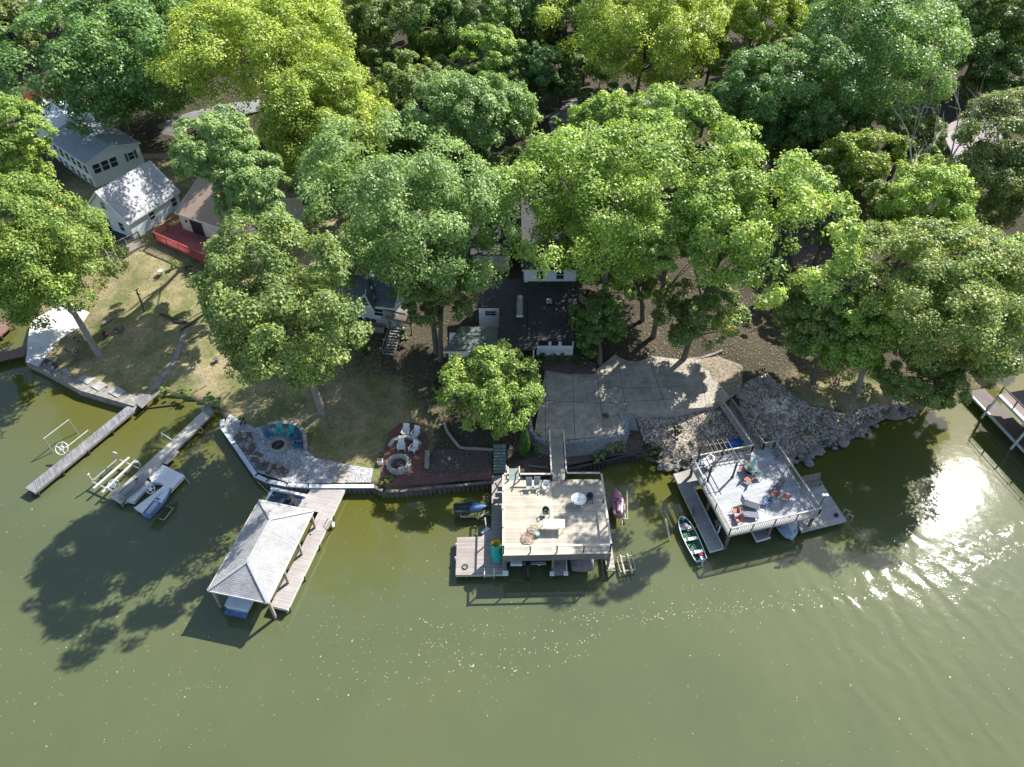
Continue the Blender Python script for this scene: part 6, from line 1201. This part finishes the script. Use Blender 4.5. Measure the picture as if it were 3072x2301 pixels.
for zz in (0, H_):
    for k in range(n_*2+1): a = turns*2*PI*k/(n_*2); rr_ = .30+.06*turns*k/(n_*2); vs.append((p[0]+rr_*math.cos(a-1.2), p[1]+rr_*math.sin(a-1.2), .8+zz))
N_ = n_*2+1; m_.add(vs, [(i, i+1, N_+i+1, N_+i) for i in range(N_-1)]); m_.build('mat_yellow', M('foam_yellow', (.55,.46,.05), (.48,.4,.04)), mt_)
m_ = MB(); vs = [(p[0]+(x-p[0])*1.06, p[1]+(y-p[1])*1.06, z_+(.01 if z_ > 1 else 0)) for x, y, z_ in vs]; m_.add(vs[:0]+vs, [(i, i+1, N_+i+1, N_+i) for i in range(N_//3, N_-1)]); m_.build('mat_teal', M('foam_teal', (.03,.50,.46), (.02,.42,.40), rough=.6), mt_)
MB().bar((p[0]-.44,p[1]-.1,.85), (p[0]-.44,p[1]-.1,3.1), .14, .04).build('strap', M('strap_teal', (.02,.38,.36)), mt_)
# ---- things on the right sun deck (2.6)
zf = 2.6
o1 = sling('orange sling chair left of the glass table on the right deck', P(2227,1414,zf), -1.9, org, group='orange sling chairs on the right deck')
dup(o1, 'orange sling chair below the glass table, beside the navy table', P(2240,1447,zf), -2.4)
dup(o1, 'orange sling chair in front of the grey blue and tan chairs on the right deck', P(2319,1490,zf), -1.7)
dup(o1, 'lone orange sling chair with its seat toward the camera, right of the others', P(2357,1497,zf), 2.6)
dup(o1, 'orange sling chair left of the grey lounger, nearer the pergola', P(2204,1541,zf), -1.5)
dup(o1, 'orange sling chair in the lower left corner of the right deck', P(2212,1566,zf), -1.3)
dup(o1, 'tan high backed sling chair behind the glass table', P(2240,1392,zf), -.1, 'tan and blue sling chairs on the right deck', dict(seat=tans, backrest=tans))
dup(o1, 'tan sling chair with a pale cushion, right of centre on the right deck', P(2334,1456,zf), -1.2, 'tan and blue sling chairs on the right deck', dict(seat=timbl, backrest=tans))
dup(o1, 'grey blue sling chair directly left of the tan one', P(2322,1470,zf), -1.3, 'tan and blue sling chairs on the right deck', dict(seat=gyb, backrest=gyb))
dup(o1, 'bright blue sling chair alone in the middle of the right deck', P(2296,1512,zf), -1.8, 'tan and blue sling chairs on the right deck', dict(seat=blu, backrest=blu))
def lounger(label, loc, rz, mat):
    rt = thing('sun_lounger', label, 'lounger', loc, rz, 'loungers on the right deck'); MB().box((.45,0,.36), (1.35,.62,.03)).build('seat', mat, rt, local=True); MB().hexa([(-.22,-.31,.36),(-.2,-.31,.34),(-.2,.31,.34),(-.22,.31,.36)][::-1], [(-.62,-.31,.95),(-.6,-.31,.93),(-.6,.31,.93),(-.62,.31,.95)][::-1]).build('backrest', mat, rt, local=True)
    for s in (-1, 1):
        MB().tube([(-.62,s*.33,.95),(-.22,s*.33,.37),(1.12,s*.33,.37)], .022, 6).build('side_rail', black, rt, local=True); MB().tube([(-.45,s*.34,.62),(-.1,s*.36,.62),(.12,s*.35,.38)], .02, 6).build('armrest', black, rt, local=True)
        MB().bar((1.,s*.3,.36), (1.05,s*.33,0), .04).build('leg', black, rt, local=True); MB().bar((-.2,s*.3,.36), (-.25,s*.33,0), .04).build('leg', black, rt, local=True)
    return rt
l0 = lounger('navy sun lounger with raised back on the right deck', P(2237,1517,zf), -.42, nav); dup(l0, 'grey sun lounger in front of the navy one, reaching toward the lake rail', P(2234,1549,zf), -.12, mats=dict(seat=M('sling_slate', (.16,.17,.24)), backrest=M('sling_dusk', (.26,.24,.22))))
tb = thing('glass_table', 'round glass table holding a closed parasol on the right deck', 'table', P(2254,1415,zf)); c = P(2254,1402,zf+.7); gl_ = M('table_glass', (.20,.30,.27), (.18,.27,.25), rough=.08, spec=.8)
MB().lathe((c[0],c[1],zf+.70), [(.62,0),(.63,.01),(.62,.02),(.01,.02)], 28).build('tabletop', gl_, tb); MB().ring((c[0],c[1],zf+.70), .63, .022, 28, 6).build('rim', black, tb)
for a_ in (.5,2.07,3.6,5.2): MB().tube([(c[0]+.5*math.cos(a_),c[1]+.5*math.sin(a_),zf),(c[0]+.35*math.cos(a_),c[1]+.35*math.sin(a_),zf+.4),(c[0]+.55*math.cos(a_),c[1]+.55*math.sin(a_),zf+.69)], .02, 6).build('leg', black, tb)
um = thing('parasol', 'closed pale aqua parasol standing through the glass table', 'parasol', (c[0],c[1],zf)); MB().lathe((c[0],c[1],zf), [(.30,0),(.30,.05),(.06,.12),(.04,.35)], 16).build('base', black, um); MB().tube([(c[0],c[1],zf+.1),(c[0]+.1,c[1]+.05,zf+2.3)], .02, 6).build('pole', galv, um)
m_ = MB(); secs = []
for t, r_ in ((1.0,.17),(1.25,.2),(1.7,.16),(2.1,.09),(2.35,.02)): secs.append([(c[0]+.045*t+r_*(1 if k % 2 else .62)*math.cos(2*PI*k/14), c[1]+.02*t+r_*(1 if k % 2 else .62)*math.sin(2*PI*k/14), zf+t) for k in range(14)])
m_.loft(secs); m_.build('canopy', M('canvas_aqua', (.36,.60,.64), (.28,.50,.55), scale=4), um)
tb = thing('side_table', 'dark teal metal side table right of the lower orange chair', 'table', P(2278,1440,zf)); p = P(2277,1423,zf+.5); MB().box((p[0],p[1],zf+.5), (.66,.5,.03), .1).build('tabletop', M('metal_teal_dark', (.04,.10,.12), (.03,.08,.10)), tb)
for sx_ in (-1,1):
    for sy_ in (-1,1): MB().bar((p[0]+sx_*.3,p[1]+sy_*.22,zf), (p[0]+sx_*.28,p[1]+sy_*.2,zf+.49), .03).build('leg', black, tb)
tb = thing('bar_table', 'tall white counter with square opening beneath the pergola', 'table', P(2125,1400,zf)); q_ = [P(*a_, zf+.95) for a_ in ((2101,1383),(2133,1361),(2150,1375),(2121,1398))]
MB().prism([v[:2] for v in q_], zf+.9, zf+.96).build('tabletop', whitepl, tb); p = P(2132,1371,zf+.96); MB().box((p[0],p[1],zf+.97), (.45,.4,.04), .5).build('burner_well', black, tb)
for v in q_: w_ = v+(sum(q_)/4-v)*.1; MB().bar((w_[0],w_[1],zf), (w_[0],w_[1],zf+.9), .06).build('leg', darkg, tb)
for k, (a_, b_) in enumerate(((2118,1408),(2136,1410),(2142,1402))): stl = thing('bar_stool', ('left','middle','right')[k]+' black wire bar stool by the white counter', 'stool', P(a_, b_, zf), group='bar stools at the white counter'); p = P(a_, b_, zf); MB().ring(p+[0,0,.62], .15, .025, 16, 5).build('seat', black, stl); [MB().bar(p+[.16*math.cos(x),.16*math.sin(x),0], p+[.1*math.cos(x),.1*math.sin(x),.62], .022).build('leg', black, stl) for x in (.5,2.1,3.7,5.2)]
tb = thing('leaning_table', 'grey folding table leaning at the top right railing of the right deck', 'table', P(2336,1372,zf)); p = P(2338,1360,zf+.4); MB().box((p[0],p[1],zf+.5), (.12,1.1,.8), -.2, Matrix.Rotation(.5, 3, 'Y')).build('tabletop', M('table_grey', (.30,.31,.32)), tb)
for s in (-.4,.4): MB().tube([(p[0]-.5,p[1]+s,zf),(p[0]-.15,p[1]+s,zf+.6),(p[0]-.7,p[1]+s+.1,zf+.5)], .02, 6).build('leg', black, tb)
p = P(2200,1328,1.9); kb = thing('tarp_boat', 'bright blue tarpaulin covered dinghy on the gravel beside the ramp', 'boat', p); secs = []
for t in np.linspace(0, 1, 8): x = -.85+1.75*t; w_ = .52*math.sqrt(max(.05, 1-(t*1.0)**3)); secs.append([(p[0]-x*.95, p[1]-x*.1-w_, 1.55),(p[0]-x*.95, p[1]-x*.1-w_*.8, 1.95),(p[0]-x*.95, p[1]-x*.1, 2.08),(p[0]-x*.95, p[1]-x*.1+w_*.8, 1.95),(p[0]-x*.95, p[1]-x*.1+w_, 1.55)])
MB().loft(secs).build('tarp', M('tarp_bright_blue', (.01,.16,.55), (.01,.12,.45), scale=3, rough=.4), kb)
solo(MB().tube([G(2025,1370)+[0,0,.3], G(2045,1388)+[0,0,.5], P(2073,1386,1.2)], .08, 7), 'driftwood_branch', timbd, 'dark branch lying from the shore rocks to the corner of the right deck', 'branch')
solo(MB().bar(P(1586,1398,1.1), P(1646,1402,1.1), .18, .14), 'timber_sleeper', timber, 'weathered sleeper behind the top railing of the middle deck', 'sleeper')
p = P(1080,1650,0)
# ---- shrubs and small planting
shrub('hedge', 'dark clipped hedge below the front windows of the middle house', 1662, 1092, 58, 1.1, 'hedge', 301, 'hedge', ry=20, z=2.8)
shrub('shrub', 'dark shrub at the right end of the hedge near the drive', 1735, 1096, 28, 1.2, 'hedge', 302, ry=18, z=2.8)
shrub('arborvitae', 'tall cone shaped arborvitae beneath the cabin balcony', 1087, 1060, 18, 4.6, 'thuja', 303, 'conifer', cone=True, dens=1.2)
shrub('arborvitae', 'bright green arborvitae at the right foot of the round tree', 1572, 1362, 24, 4.2, 'thuja', 304, 'conifer', cone=True, dens=1.3)
shrub('shrub', 'ochre tinged bush right of the arborvitae', 1612, 1368, 20, 1.5, 'olive', 305, leaf=.07)
shrub('shrub', 'low dark bush left of the arborvitae', 1545, 1385, 20, .9, 'hedge', 306, leaf=.07)
shrub('hydrangea', 'hydrangea covered in cream blooms right of the balcony stairs', 1216, 1030, 26, 1.6, 'bloom', 307, leaf=.1)
shrub('hedge', 'dark evergreen hedge at the left side of the round tree', 1322, 1200, 22, 2.2, 'hedge', 308, 'hedge', ry=55)
for k, (px, py, rx, h_, kd, lb) in enumerate([(528,805,18,1.0,'green','left low shrub under the red deck'),(572,815,18,1.0,'hedge','right low shrub under the red deck'),(1840,1352,38,.9,'olive','brown green shrub on the bank below the block wall'),(1795,1378,28,.6,'green','low green shrub on the bank over the timber seawall'),
    (1955,1372,32,1.3,'hedge','dark green bush where the timber seawall ends'),(2030,1298,22,.8,'hedge','spreading dark bush in the river gravel slope'),(1160,1445,22,.6,'autumn','orange tinged grasses at the corner of the brick patio'),(640,1215,30,1.2,'pale','pale bush on the bank at the head of the bleached pier'),(500,1180,26,.7,'green','low green bush on the natural bank, left'),(560,1190,26,.8,'green','low green bush on the natural bank, right'),
    (730,1275,12,.9,'hedge','small dark shrub behind the upper rock pile'),(1195,545,24,2.2,'russet','russet shrub between the yellow trees'),(1810,1030,22,1.4,'russet','reddish shrub by the right corner of the middle house'),(2390,1010,26,1.0,'green','low bush above the boulder ring'),(1770,900,18,1.5,'hedge','dark bush behind the small tree beside the middle house'),(550,860,1,.3,'green','tuft of grass in front of the red deck')]):
    if rx > 5: shrub('shrub', lb, px, py, rx, h_, kd, 320+k, leaf=.07 if rx < 25 else .09)
def rope(a_, b_, sag, lab, mt=None, n_=9):
    a_, b_ = np.array(a_), np.array(b_); solo(MB().tube([a_+(b_-a_)*t+[0,0,-sag*4*t*(1-t)] for t in np.linspace(0,1,n_)], .022, 5), 'mooring_rope', mt or tanw, lab, 'rope')
rope(P(2062,1592,.6), P(2098,1575,.82), .15, 'tan mooring rope from the rowing boat to the narrow grey dock')
rope(P(1440,1536,.9), P(1476,1545,.82), .1, 'tan mooring rope from the blue jet ski to the lower dock')
rope(P(820,1488,1.0), P(772,1445,.9), .1, 'tan mooring rope from the deck boat to the seawall')
coil = thing('coiled_hose', 'coiled dark green hose lying on the lower dock near its corner', 'hose', P(1395,1700,.8)); MB().ring(P(1395,1700,.84), .26, .03, 20, 5).ring(P(1395,1700,.88), .21, .03, 20, 5).build('coil', M('hose_green', (.03,.10,.05)), coil)
for k_, (px, py) in enumerate(((1373,1640),(1371,1680))): solo(MB().lathe(P(px-3, py, .35), [(.03,0),(.1,.06),(.1,.4),(.03,.46)], 12), 'fender', whitepl, ('upper','lower')[k_]+' white fender hanging on the left edge of the lower dock', 'fender')
for k_, (px, py) in enumerate(((905,1660),(930,1600))): solo(MB().bar(P(px,py,.86), P(px+4,py+3,.86), .05, .06).bar(P(px+1,py+1,.8), P(px+1,py+1,.86), .06), 'dock_cleat', galv, ('lower','upper')[k_]+' metal cleat on the taupe dock beside the boathouse', 'cleat')
random.seed(5)
for k, (px, py) in enumerate([(2130,1270),(2075,1330),(2300,1325),(2420,1300),(2520,1262),(2590,1262),(2410,1345),(2340,1215),(1985,1335),(2650,1240)]):
    shrub('weed', 'small green weed growing between the stones of the right bank', px, py, random.uniform(6,11), .35, ('green','pale','olive')[k%3], 380+k, 'weed', leaf=.06, group='weeds between the stones')
# picket fence and lattice glimpses
fc = thing('picket_fence', 'short pale picket fence right of the charcoal roof', 'fence', P(1745,905,3)); m_ = MB()
for k in range(8): p = P(1738+k*3, 900+k*2, 3.2); MB().box((p[0],p[1],3.6), (.09,.03,1.0)).build('picket', offwhite, fc)
for lab, px, py, z_, c_ in (('white parked car glimpsed through the leaves near the top',1585,105,9.2,whp),('grey parked car glimpsed near the yellow tree at the top',1830,95,9.4,M('car_grey', (.25,.27,.30), rough=.3)),('white parked car at the top left corner',95,12,9.3,whp)):
    g = G(px, py); p = g; ca = thing('parked_car', lab, 'car', p); MB().prism([(p[0]-2.1,p[1]-.85),(p[0]+2.1,p[1]-.85),(p[0]+2.2,p[1]+.85),(p[0]-2.2,p[1]+.85)], p[2]+.35, p[2]+.85).build('body', c_, ca); MB().hexa([(p[0]-1.5,p[1]-.8,p[2]+.85),(p[0]+1.1,p[1]-.8,p[2]+.85),(p[0]+1.1,p[1]+.8,p[2]+.85),(p[0]-1.5,p[1]+.8,p[2]+.85)],[(p[0]-1.2,p[1]-.65,p[2]+1.45),(p[0]+.6,p[1]-.65,p[2]+1.45),(p[0]+.6,p[1]+.65,p[2]+1.45),(p[0]-1.2,p[1]+.65,p[2]+1.45)]).build('cabin', glass, ca); MB().prism([(p[0]-1.1,p[1]-.62),(p[0]+.55,p[1]-.62),(p[0]+.55,p[1]+.62),(p[0]-1.1,p[1]+.62)], p[2]+1.46, p[2]+1.49).build('roof', c_, ca)
    for sx_ in (-1.35,1.35):
        for sy_ in (-.85,.85): MB().tube([(p[0]+sx_,p[1]+sy_-.1,p[2]+.33),(p[0]+sx_,p[1]+sy_+.1,p[2]+.33)], .33, 14).build('wheel', black, ca)
# ---------------------------------------------------------------- trees (picture centre, half sizes, kind) standing on the land
T = tree
T('maple_tree', 'huge cool green tree at the top left corner behind the long pale house', 365, 210, 230, 215, 'blue', zc=15, base=(395,440), seed=11, leaf=.2, dens=1.1, lobes=12)
T('maple_tree', 'large yellow green tree at the top, left of the middle', 800, 190, 235, 205, 'yellow', zc=17, seed=12, lobes=11, patch=[(700,90,3,.3),(650,260,1.5,.35),(900,60,2,.4)])
T('maple_tree', 'yellow green tree in front of the large yellow one, reaching down toward the brown roof', 960, 400, 195, 200, 'yellow', zc=13, seed=13, tshift=-.14, patch=[(1120,420,1.5,.5)])
T('oak_tree', 'brownish olive tree cut by the top left edge', 20, 85, 95, 150, 'olive', zc=13, seed=14)
T('ash_tree', 'light green tree cut by the left edge beside the red roofed shed', 25, 470, 120, 170, 'bright', zc=13, seed=15, tshift=-.03)
T('maple_tree', 'green tree with orange tinged leaves on the left edge above the white patio', 125, 800, 200, 245, 'autumn', zc=11, base=(297,1063), seed=16, bk=paleb, patch=[(255,790,1.0,.5),(280,900,.6,.5)], trunk=.36, tshift=-.10)
T('locust_tree', 'pale feathery tree standing over the brown roofed house', 640, 455, 120, 130, 'pale', zc=18, base=(700,700), seed=17, tshift=.05)
T('locust_tree', 'pale feathery tree leaning over the right end of the brown roof', 755, 580, 125, 125, 'pale', zc=15, base=(800,790), seed=18)
T('oak_tree', 'big green oak with pale leaning trunk behind the gravel fire pit', 850, 965, 208, 268, 'green', zc=14.6, base=(968,1236), seed=19, bk=paleb, dens=1.15, lobes=12, tshift=.06, trunk=.4)
T('oak_tree', 'broad pale green oak between the blue roofed cabin and the middle house', 1262, 680, 258, 268, 'pale', zc=16.5, base=(1310,1060), seed=20, dens=1.2, lobes=13, tshift=-.02)
T('oak_tree', 'olive green oak hanging over the wooden deck stairs left of the middle house', 1330, 890, 115, 105, 'olive', zc=10, base=(1322,1080), seed=21, tshift=.03)
T('oak_tree', 'grey green oak with a pale top, middle of the picture above the dark gap', 1420, 380, 185, 145, 'pale', zc=16, seed=22, tshift=-.05, low=-.2)
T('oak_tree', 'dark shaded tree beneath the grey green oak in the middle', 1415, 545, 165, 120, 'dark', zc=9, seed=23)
T('elm_tree', 'slim yellow green tree between the large yellow tree and the grey green oak', 1215, 260, 95, 150, 'green', zc=13, seed=24, tshift=.12)
T('elm_tree', 'green tree with a bare leader and russet creeper near the top, left of the middle', 1110, 110, 105, 145, 'green', zc=14, seed=25, patch=[(1165,60,1.,.4)])
T('spruce_tree', 'dark grey green tree at the top middle', 1370, 90, 150, 115, 'dark', zc=15, seed=26, tshift=.25)
T('elm_tree', 'light green tree at the centre of the upper wood', 1490, 190, 85, 100, 'bright', zc=14, seed=27, tshift=.02)
T('elm_tree', 'dark leafed tree in front of the road, right of the upper middle', 1680, 230, 90, 175, 'dark', zc=11, seed=28, tshift=.1)
T('elm_tree', 'cool green tree right of the light one in the upper middle', 1600, 230, 75, 110, 'blue', zc=12, seed=29)
T('ash_tree', 'small green tree at the top edge right of the middle', 1700, 50, 110, 100, 'green', zc=15, seed=30, tshift=.08)
T('poplar_tree', 'yellow autumn tree with dark trunk at the top, right of the middle', 1950, 130, 225, 190, 'yellow', zc=16, base=(1900,330), seed=31, lobes=11, tshift=.03, dens=.95)
T('maple_tree', 'bright green maple directly right of the middle house, nearest its roof', 1838, 640, 272, 250, 'bright', zc=14.5, base=(1800,1010), seed=32, dens=1.0, lobes=13, leaf=.17, bk=paleb)
T('maple_tree', 'bright green maple with a yellow skirt above the concrete drive', 2195, 695, 218, 220, 'bright', zc=17.5, base=(2048,1085), low=-.55, seed=33, dens=.85, lobes=13, patch=[(2370,880,2.2,.3)], leaf=.17)
T('maple_tree', 'bright green maple behind the other two, its crown seen above theirs', 1950, 400, 235, 130, 'bright', zc=15.5, seed=34, dens=1.1, lobes=10, leaf=.17)
T('maple_tree', 'green maple joining the two bright ones between drive and house', 2010, 745, 125, 105, 'bright', zc=16, base=(1960,1010), seed=71, tshift=-.08, leaf=.17, dens=.6)
T('maple_tree', 'low dark green tree in the shade at the top of the concrete drive', 2105, 955, 135, 120, 'green', zc=8.3, base=(2050,1080), seed=35, tshift=-.1, patch=[(2170,1010,1.,.4)])
T('ash_tree', 'small dark green tree against the right side of the middle house', 1790, 985, 98, 108, 'dark', zc=6.5, base=(1800,1100), seed=36, tshift=.12, leaf=.13)
T('maple_tree', 'cool green tree right of the yellow one in the upper right', 2330, 300, 185, 160, 'blue', zc=15, seed=37)
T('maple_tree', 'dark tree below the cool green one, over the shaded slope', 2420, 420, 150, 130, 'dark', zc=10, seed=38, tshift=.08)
T('maple_tree', 'large light green tree near the top right', 2640, 190, 205, 215, 'blue', zc=17, seed=39, tshift=.18, lobes=11)
T('poplar_tree', 'yellow and orange tree at the top edge, right part', 2270, 50, 140, 90, 'yellow', zc=17, seed=40, tshift=.05, patch=[(2480,40,3,.3)])
T('elm_tree', 'yellow green tree left of the bare dead tree', 2580, 510, 130, 150, 'yellow', zc=11, seed=41, tshift=-.12, base=(2560,770))
T('elm_tree', 'thin understorey tree over the leaf covered slope on the right', 2550, 700, 110, 115, 'green', zc=7, seed=42, tshift=.12, dens=.55)
T('ash_tree', 'fresh yellow green tree in front of the plum roofed house', 2765, 650, 135, 170, 'bright', zc=12, seed=43, tshift=.16, dens=.9)
T('ash_tree', 'wide light green tree at the right overhanging the shore', 2860, 950, 240, 240, 'green', zc=12, base=(2840,1110), seed=44, tshift=.16, dens=1.05, lobes=12)
T('ash_tree', 'light green tree on the right edge above the roofed boat house', 3000, 840, 110, 190, 'bright', zc=12, seed=45, tshift=.08)
T('ash_tree', 'grey green low tree leaning over the water at the right shore', 2790, 1140, 165, 110, 'green', zc=6.5, base=(2800,1180), seed=46, tshift=.03)
T('spruce_tree', 'broad olive grey tree at the right edge beside the plum roof', 3000, 540, 150, 205, 'olive', zc=13, seed=47, tshift=-.03)
T('maple_tree', 'dark green tree by the boulder ring on the right lawn', 2460, 950, 140, 165, 'green', zc=9.5, base=(2440,1150), seed=48, tshift=-.04)
T('ginkgo_tree', 'vivid green tree on the right lawn above the boulder shore', 2580, 1010, 125, 165, 'bright', zc=9, base=(2575,1172), seed=49, leaf=.15, tshift=-.02, bk=paleb, patch=[(2610,985,1.3,.35)])
T('spruce_tree', 'deep green tree in the top right corner', 2960, 90, 140, 150, 'dark', zc=15, seed=50, tshift=.22)
T('spruce_tree', 'dark tree behind the plum roofed house', 2985, 235, 110, 110, 'dark', zc=11, seed=51, tshift=.05)
T('magnolia_tree', 'round vivid green tree standing in front of the middle house', 1475, 1180, 160, 168, 'bright', zc=6.6, base=(1490,1270), seed=52, leaf=.13, lobes=9, lobe_amp=.2, dens=1.0, tshift=-.1, patch=[(1480,1080,.9,.45),(1400,1140,.8,.45),(1540,1090,.6,.4),(1330,1090,.7,.4),(1490,1190,.7,.4)], trunk=.2)
T('elm_tree', 'dark tree behind the middle house, seen above its roof', 1620, 520, 95, 120, 'dark', zc=9, seed=53, tshift=.05)
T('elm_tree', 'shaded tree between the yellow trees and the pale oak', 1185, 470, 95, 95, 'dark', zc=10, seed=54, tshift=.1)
T('maple_tree', 'dark green tree at the top edge between the cool green and yellow trees', 545, 60, 110, 110, 'dark', zc=14, seed=56, tshift=.1)
T('elm_tree', 'green tree at the top edge left of the yellow autumn tree', 1560, 30, 100, 90, 'blue', zc=15, seed=57)
T('elm_tree', 'green understorey tree above the pale oak', 1150, 590, 110, 80, 'green', zc=9, seed=58, tshift=-.05)
T('elm_tree', 'low green tree behind the dark gap, right of the pale oak', 1480, 690, 70, 90, 'dark', zc=7, seed=59, tshift=.05)
T('elm_tree', 'shaded tree by the road between the yellow autumn tree and the cool green one', 2120, 330, 80, 70, 'green', zc=9, seed=60)
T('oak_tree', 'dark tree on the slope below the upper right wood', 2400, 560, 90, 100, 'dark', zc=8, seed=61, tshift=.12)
for k, (px, py, rx, ry, kd) in enumerate([(1100,330,95,100,'green'),(1290,150,80,90,'green'),(1510,330,80,80,'dark'),(1790,300,80,90,'dark'),(2140,170,90,80,'green'),(2230,470,70,90,'dark'),(2420,40,120,80,'blue'),(2720,420,90,90,'green'),(2650,640,70,90,'green'),(2890,720,90,80,'green'),
    (2480,690,70,80,'dark'),(1300,430,80,90,'dark'),(1730,400,70,80,'green'),(1010,80,110,100,'yellow'),(690,60,120,90,'yellow'),(2560,330,100,100,'blue'),(1830,40,110,80,'green'),(1440,260,70,70,'blue'),(1250,40,90,80,'dark'),(430,60,110,90,'green'),(1140,230,80,90,'dark'),(1360,240,80,80,'green'),(1650,130,80,90,'green'),(1760,160,80,90,'dark'),(2080,60,100,80,'green'),(2180,330,80,90,'dark'),(2480,200,90,100,'dark'),(2330,160,90,80,'green'),(2800,60,100,90,'dark'),(2460,560,80,90,'green'),(940,30,110,80,'green'),(200,30,120,80,'green'),(2640,60,110,90,'green')]):
    T('forest_tree', 'smaller tree filling a gap in the wood', px, py, rx, ry, kd, zc=10.5, seed=400+k, tshift=.04, low=-.95, group='smaller trees between the big crowns')
T('maple_tree', 'leafy young maple under the bright crowns behind the small dark tree', 1905, 850, 125, 85, 'bright', zc=8.5, base=(1930,960), seed=72, tshift=-.1)
T('oak_tree', 'young oak hiding the left part of the slate roofed cabin', 1000, 830, 75, 80, 'pale', zc=8.5, base=(985,960), seed=73)
T('oak_tree', 'young oak hiding the right part of the slate roofed cabin', 1190, 845, 80, 75, 'pale', zc=8.5, base=(1240,930), seed=74)
T('oak_tree', 'small oak over the cabin ridge between the two larger oaks', 1095, 770, 80, 60, 'green', zc=10, base=(1060,800), seed=75)
# the wood beyond the upper edge of the picture
for k in range(26):
    px = -150+k*135; T('forest_tree', 'tree of the far wood beyond the houses', px, -70-(k%3)*55, 130, 120, ('green','blue','yellow','dark')[k%4], zc=17, seed=200+k, dens=.5, leaf=.3, group='trees of the far wood')
for k, (px, py, rr, kd) in enumerate([(-150,330,120,'green'),(-130,620,150,'bright'),(-110,60,140,'green'),(3230,300,130,'dark'),(3220,620,150,'green'),(3190,60,140,'blue')]):
    T('forest_tree', 'tree just outside the picture edge', px, py, rr, rr*.9, kd, zc=13, seed=260+k, dens=.5, leaf=.3, group='trees beyond the side edges')
# dead tree with bare grey limbs
g0 = G(2715, 740); rt = thing('dead_tree', 'bare grey dead tree with forked limbs in front of the plum roof', 'tree', g0)
mb = MB(); r = random.Random(3); tops = [P(2720,640,9), P(2870,480,17)]
def limb(a, b_, r0, dep):
    mid = (a+b_)/2+np.array([r.uniform(-.4,.4), r.uniform(-.4,.4), r.uniform(0,.6)])*np.linalg.norm(b_-a)*.15
    mb.tube([a, mid, b_], [r0, r0*.75, r0*.45], 6, False)
    if dep == 0: return
    for _ in range(3):
        L = np.linalg.norm(b_-a)*r.uniform(.5, .8); d = (b_-a)/np.linalg.norm(b_-a)+np.array([r.uniform(-.8,.8), r.uniform(-.8,.8), r.uniform(-.1,.7)]); d /= np.linalg.norm(d)
        limb(b_ if r.random() < .6 else mid, (b_ if r.random() < .6 else mid)+d*L, r0*.45, dep-1)
limb(g0, P(2715,655,9), .32, 0); limb(P(2715,655,9), P(2735,500,15), .24, 3); limb(P(2715,655,9), P(2850,480,15.5), .24, 3); limb(P(2720,640,9.4), P(2800,560,14), .16, 2)
mb.build('trunk', M('dead_wood', (.40,.38,.35), (.26,.245,.23), scale=5, rough=.9), rt, smooth=True)
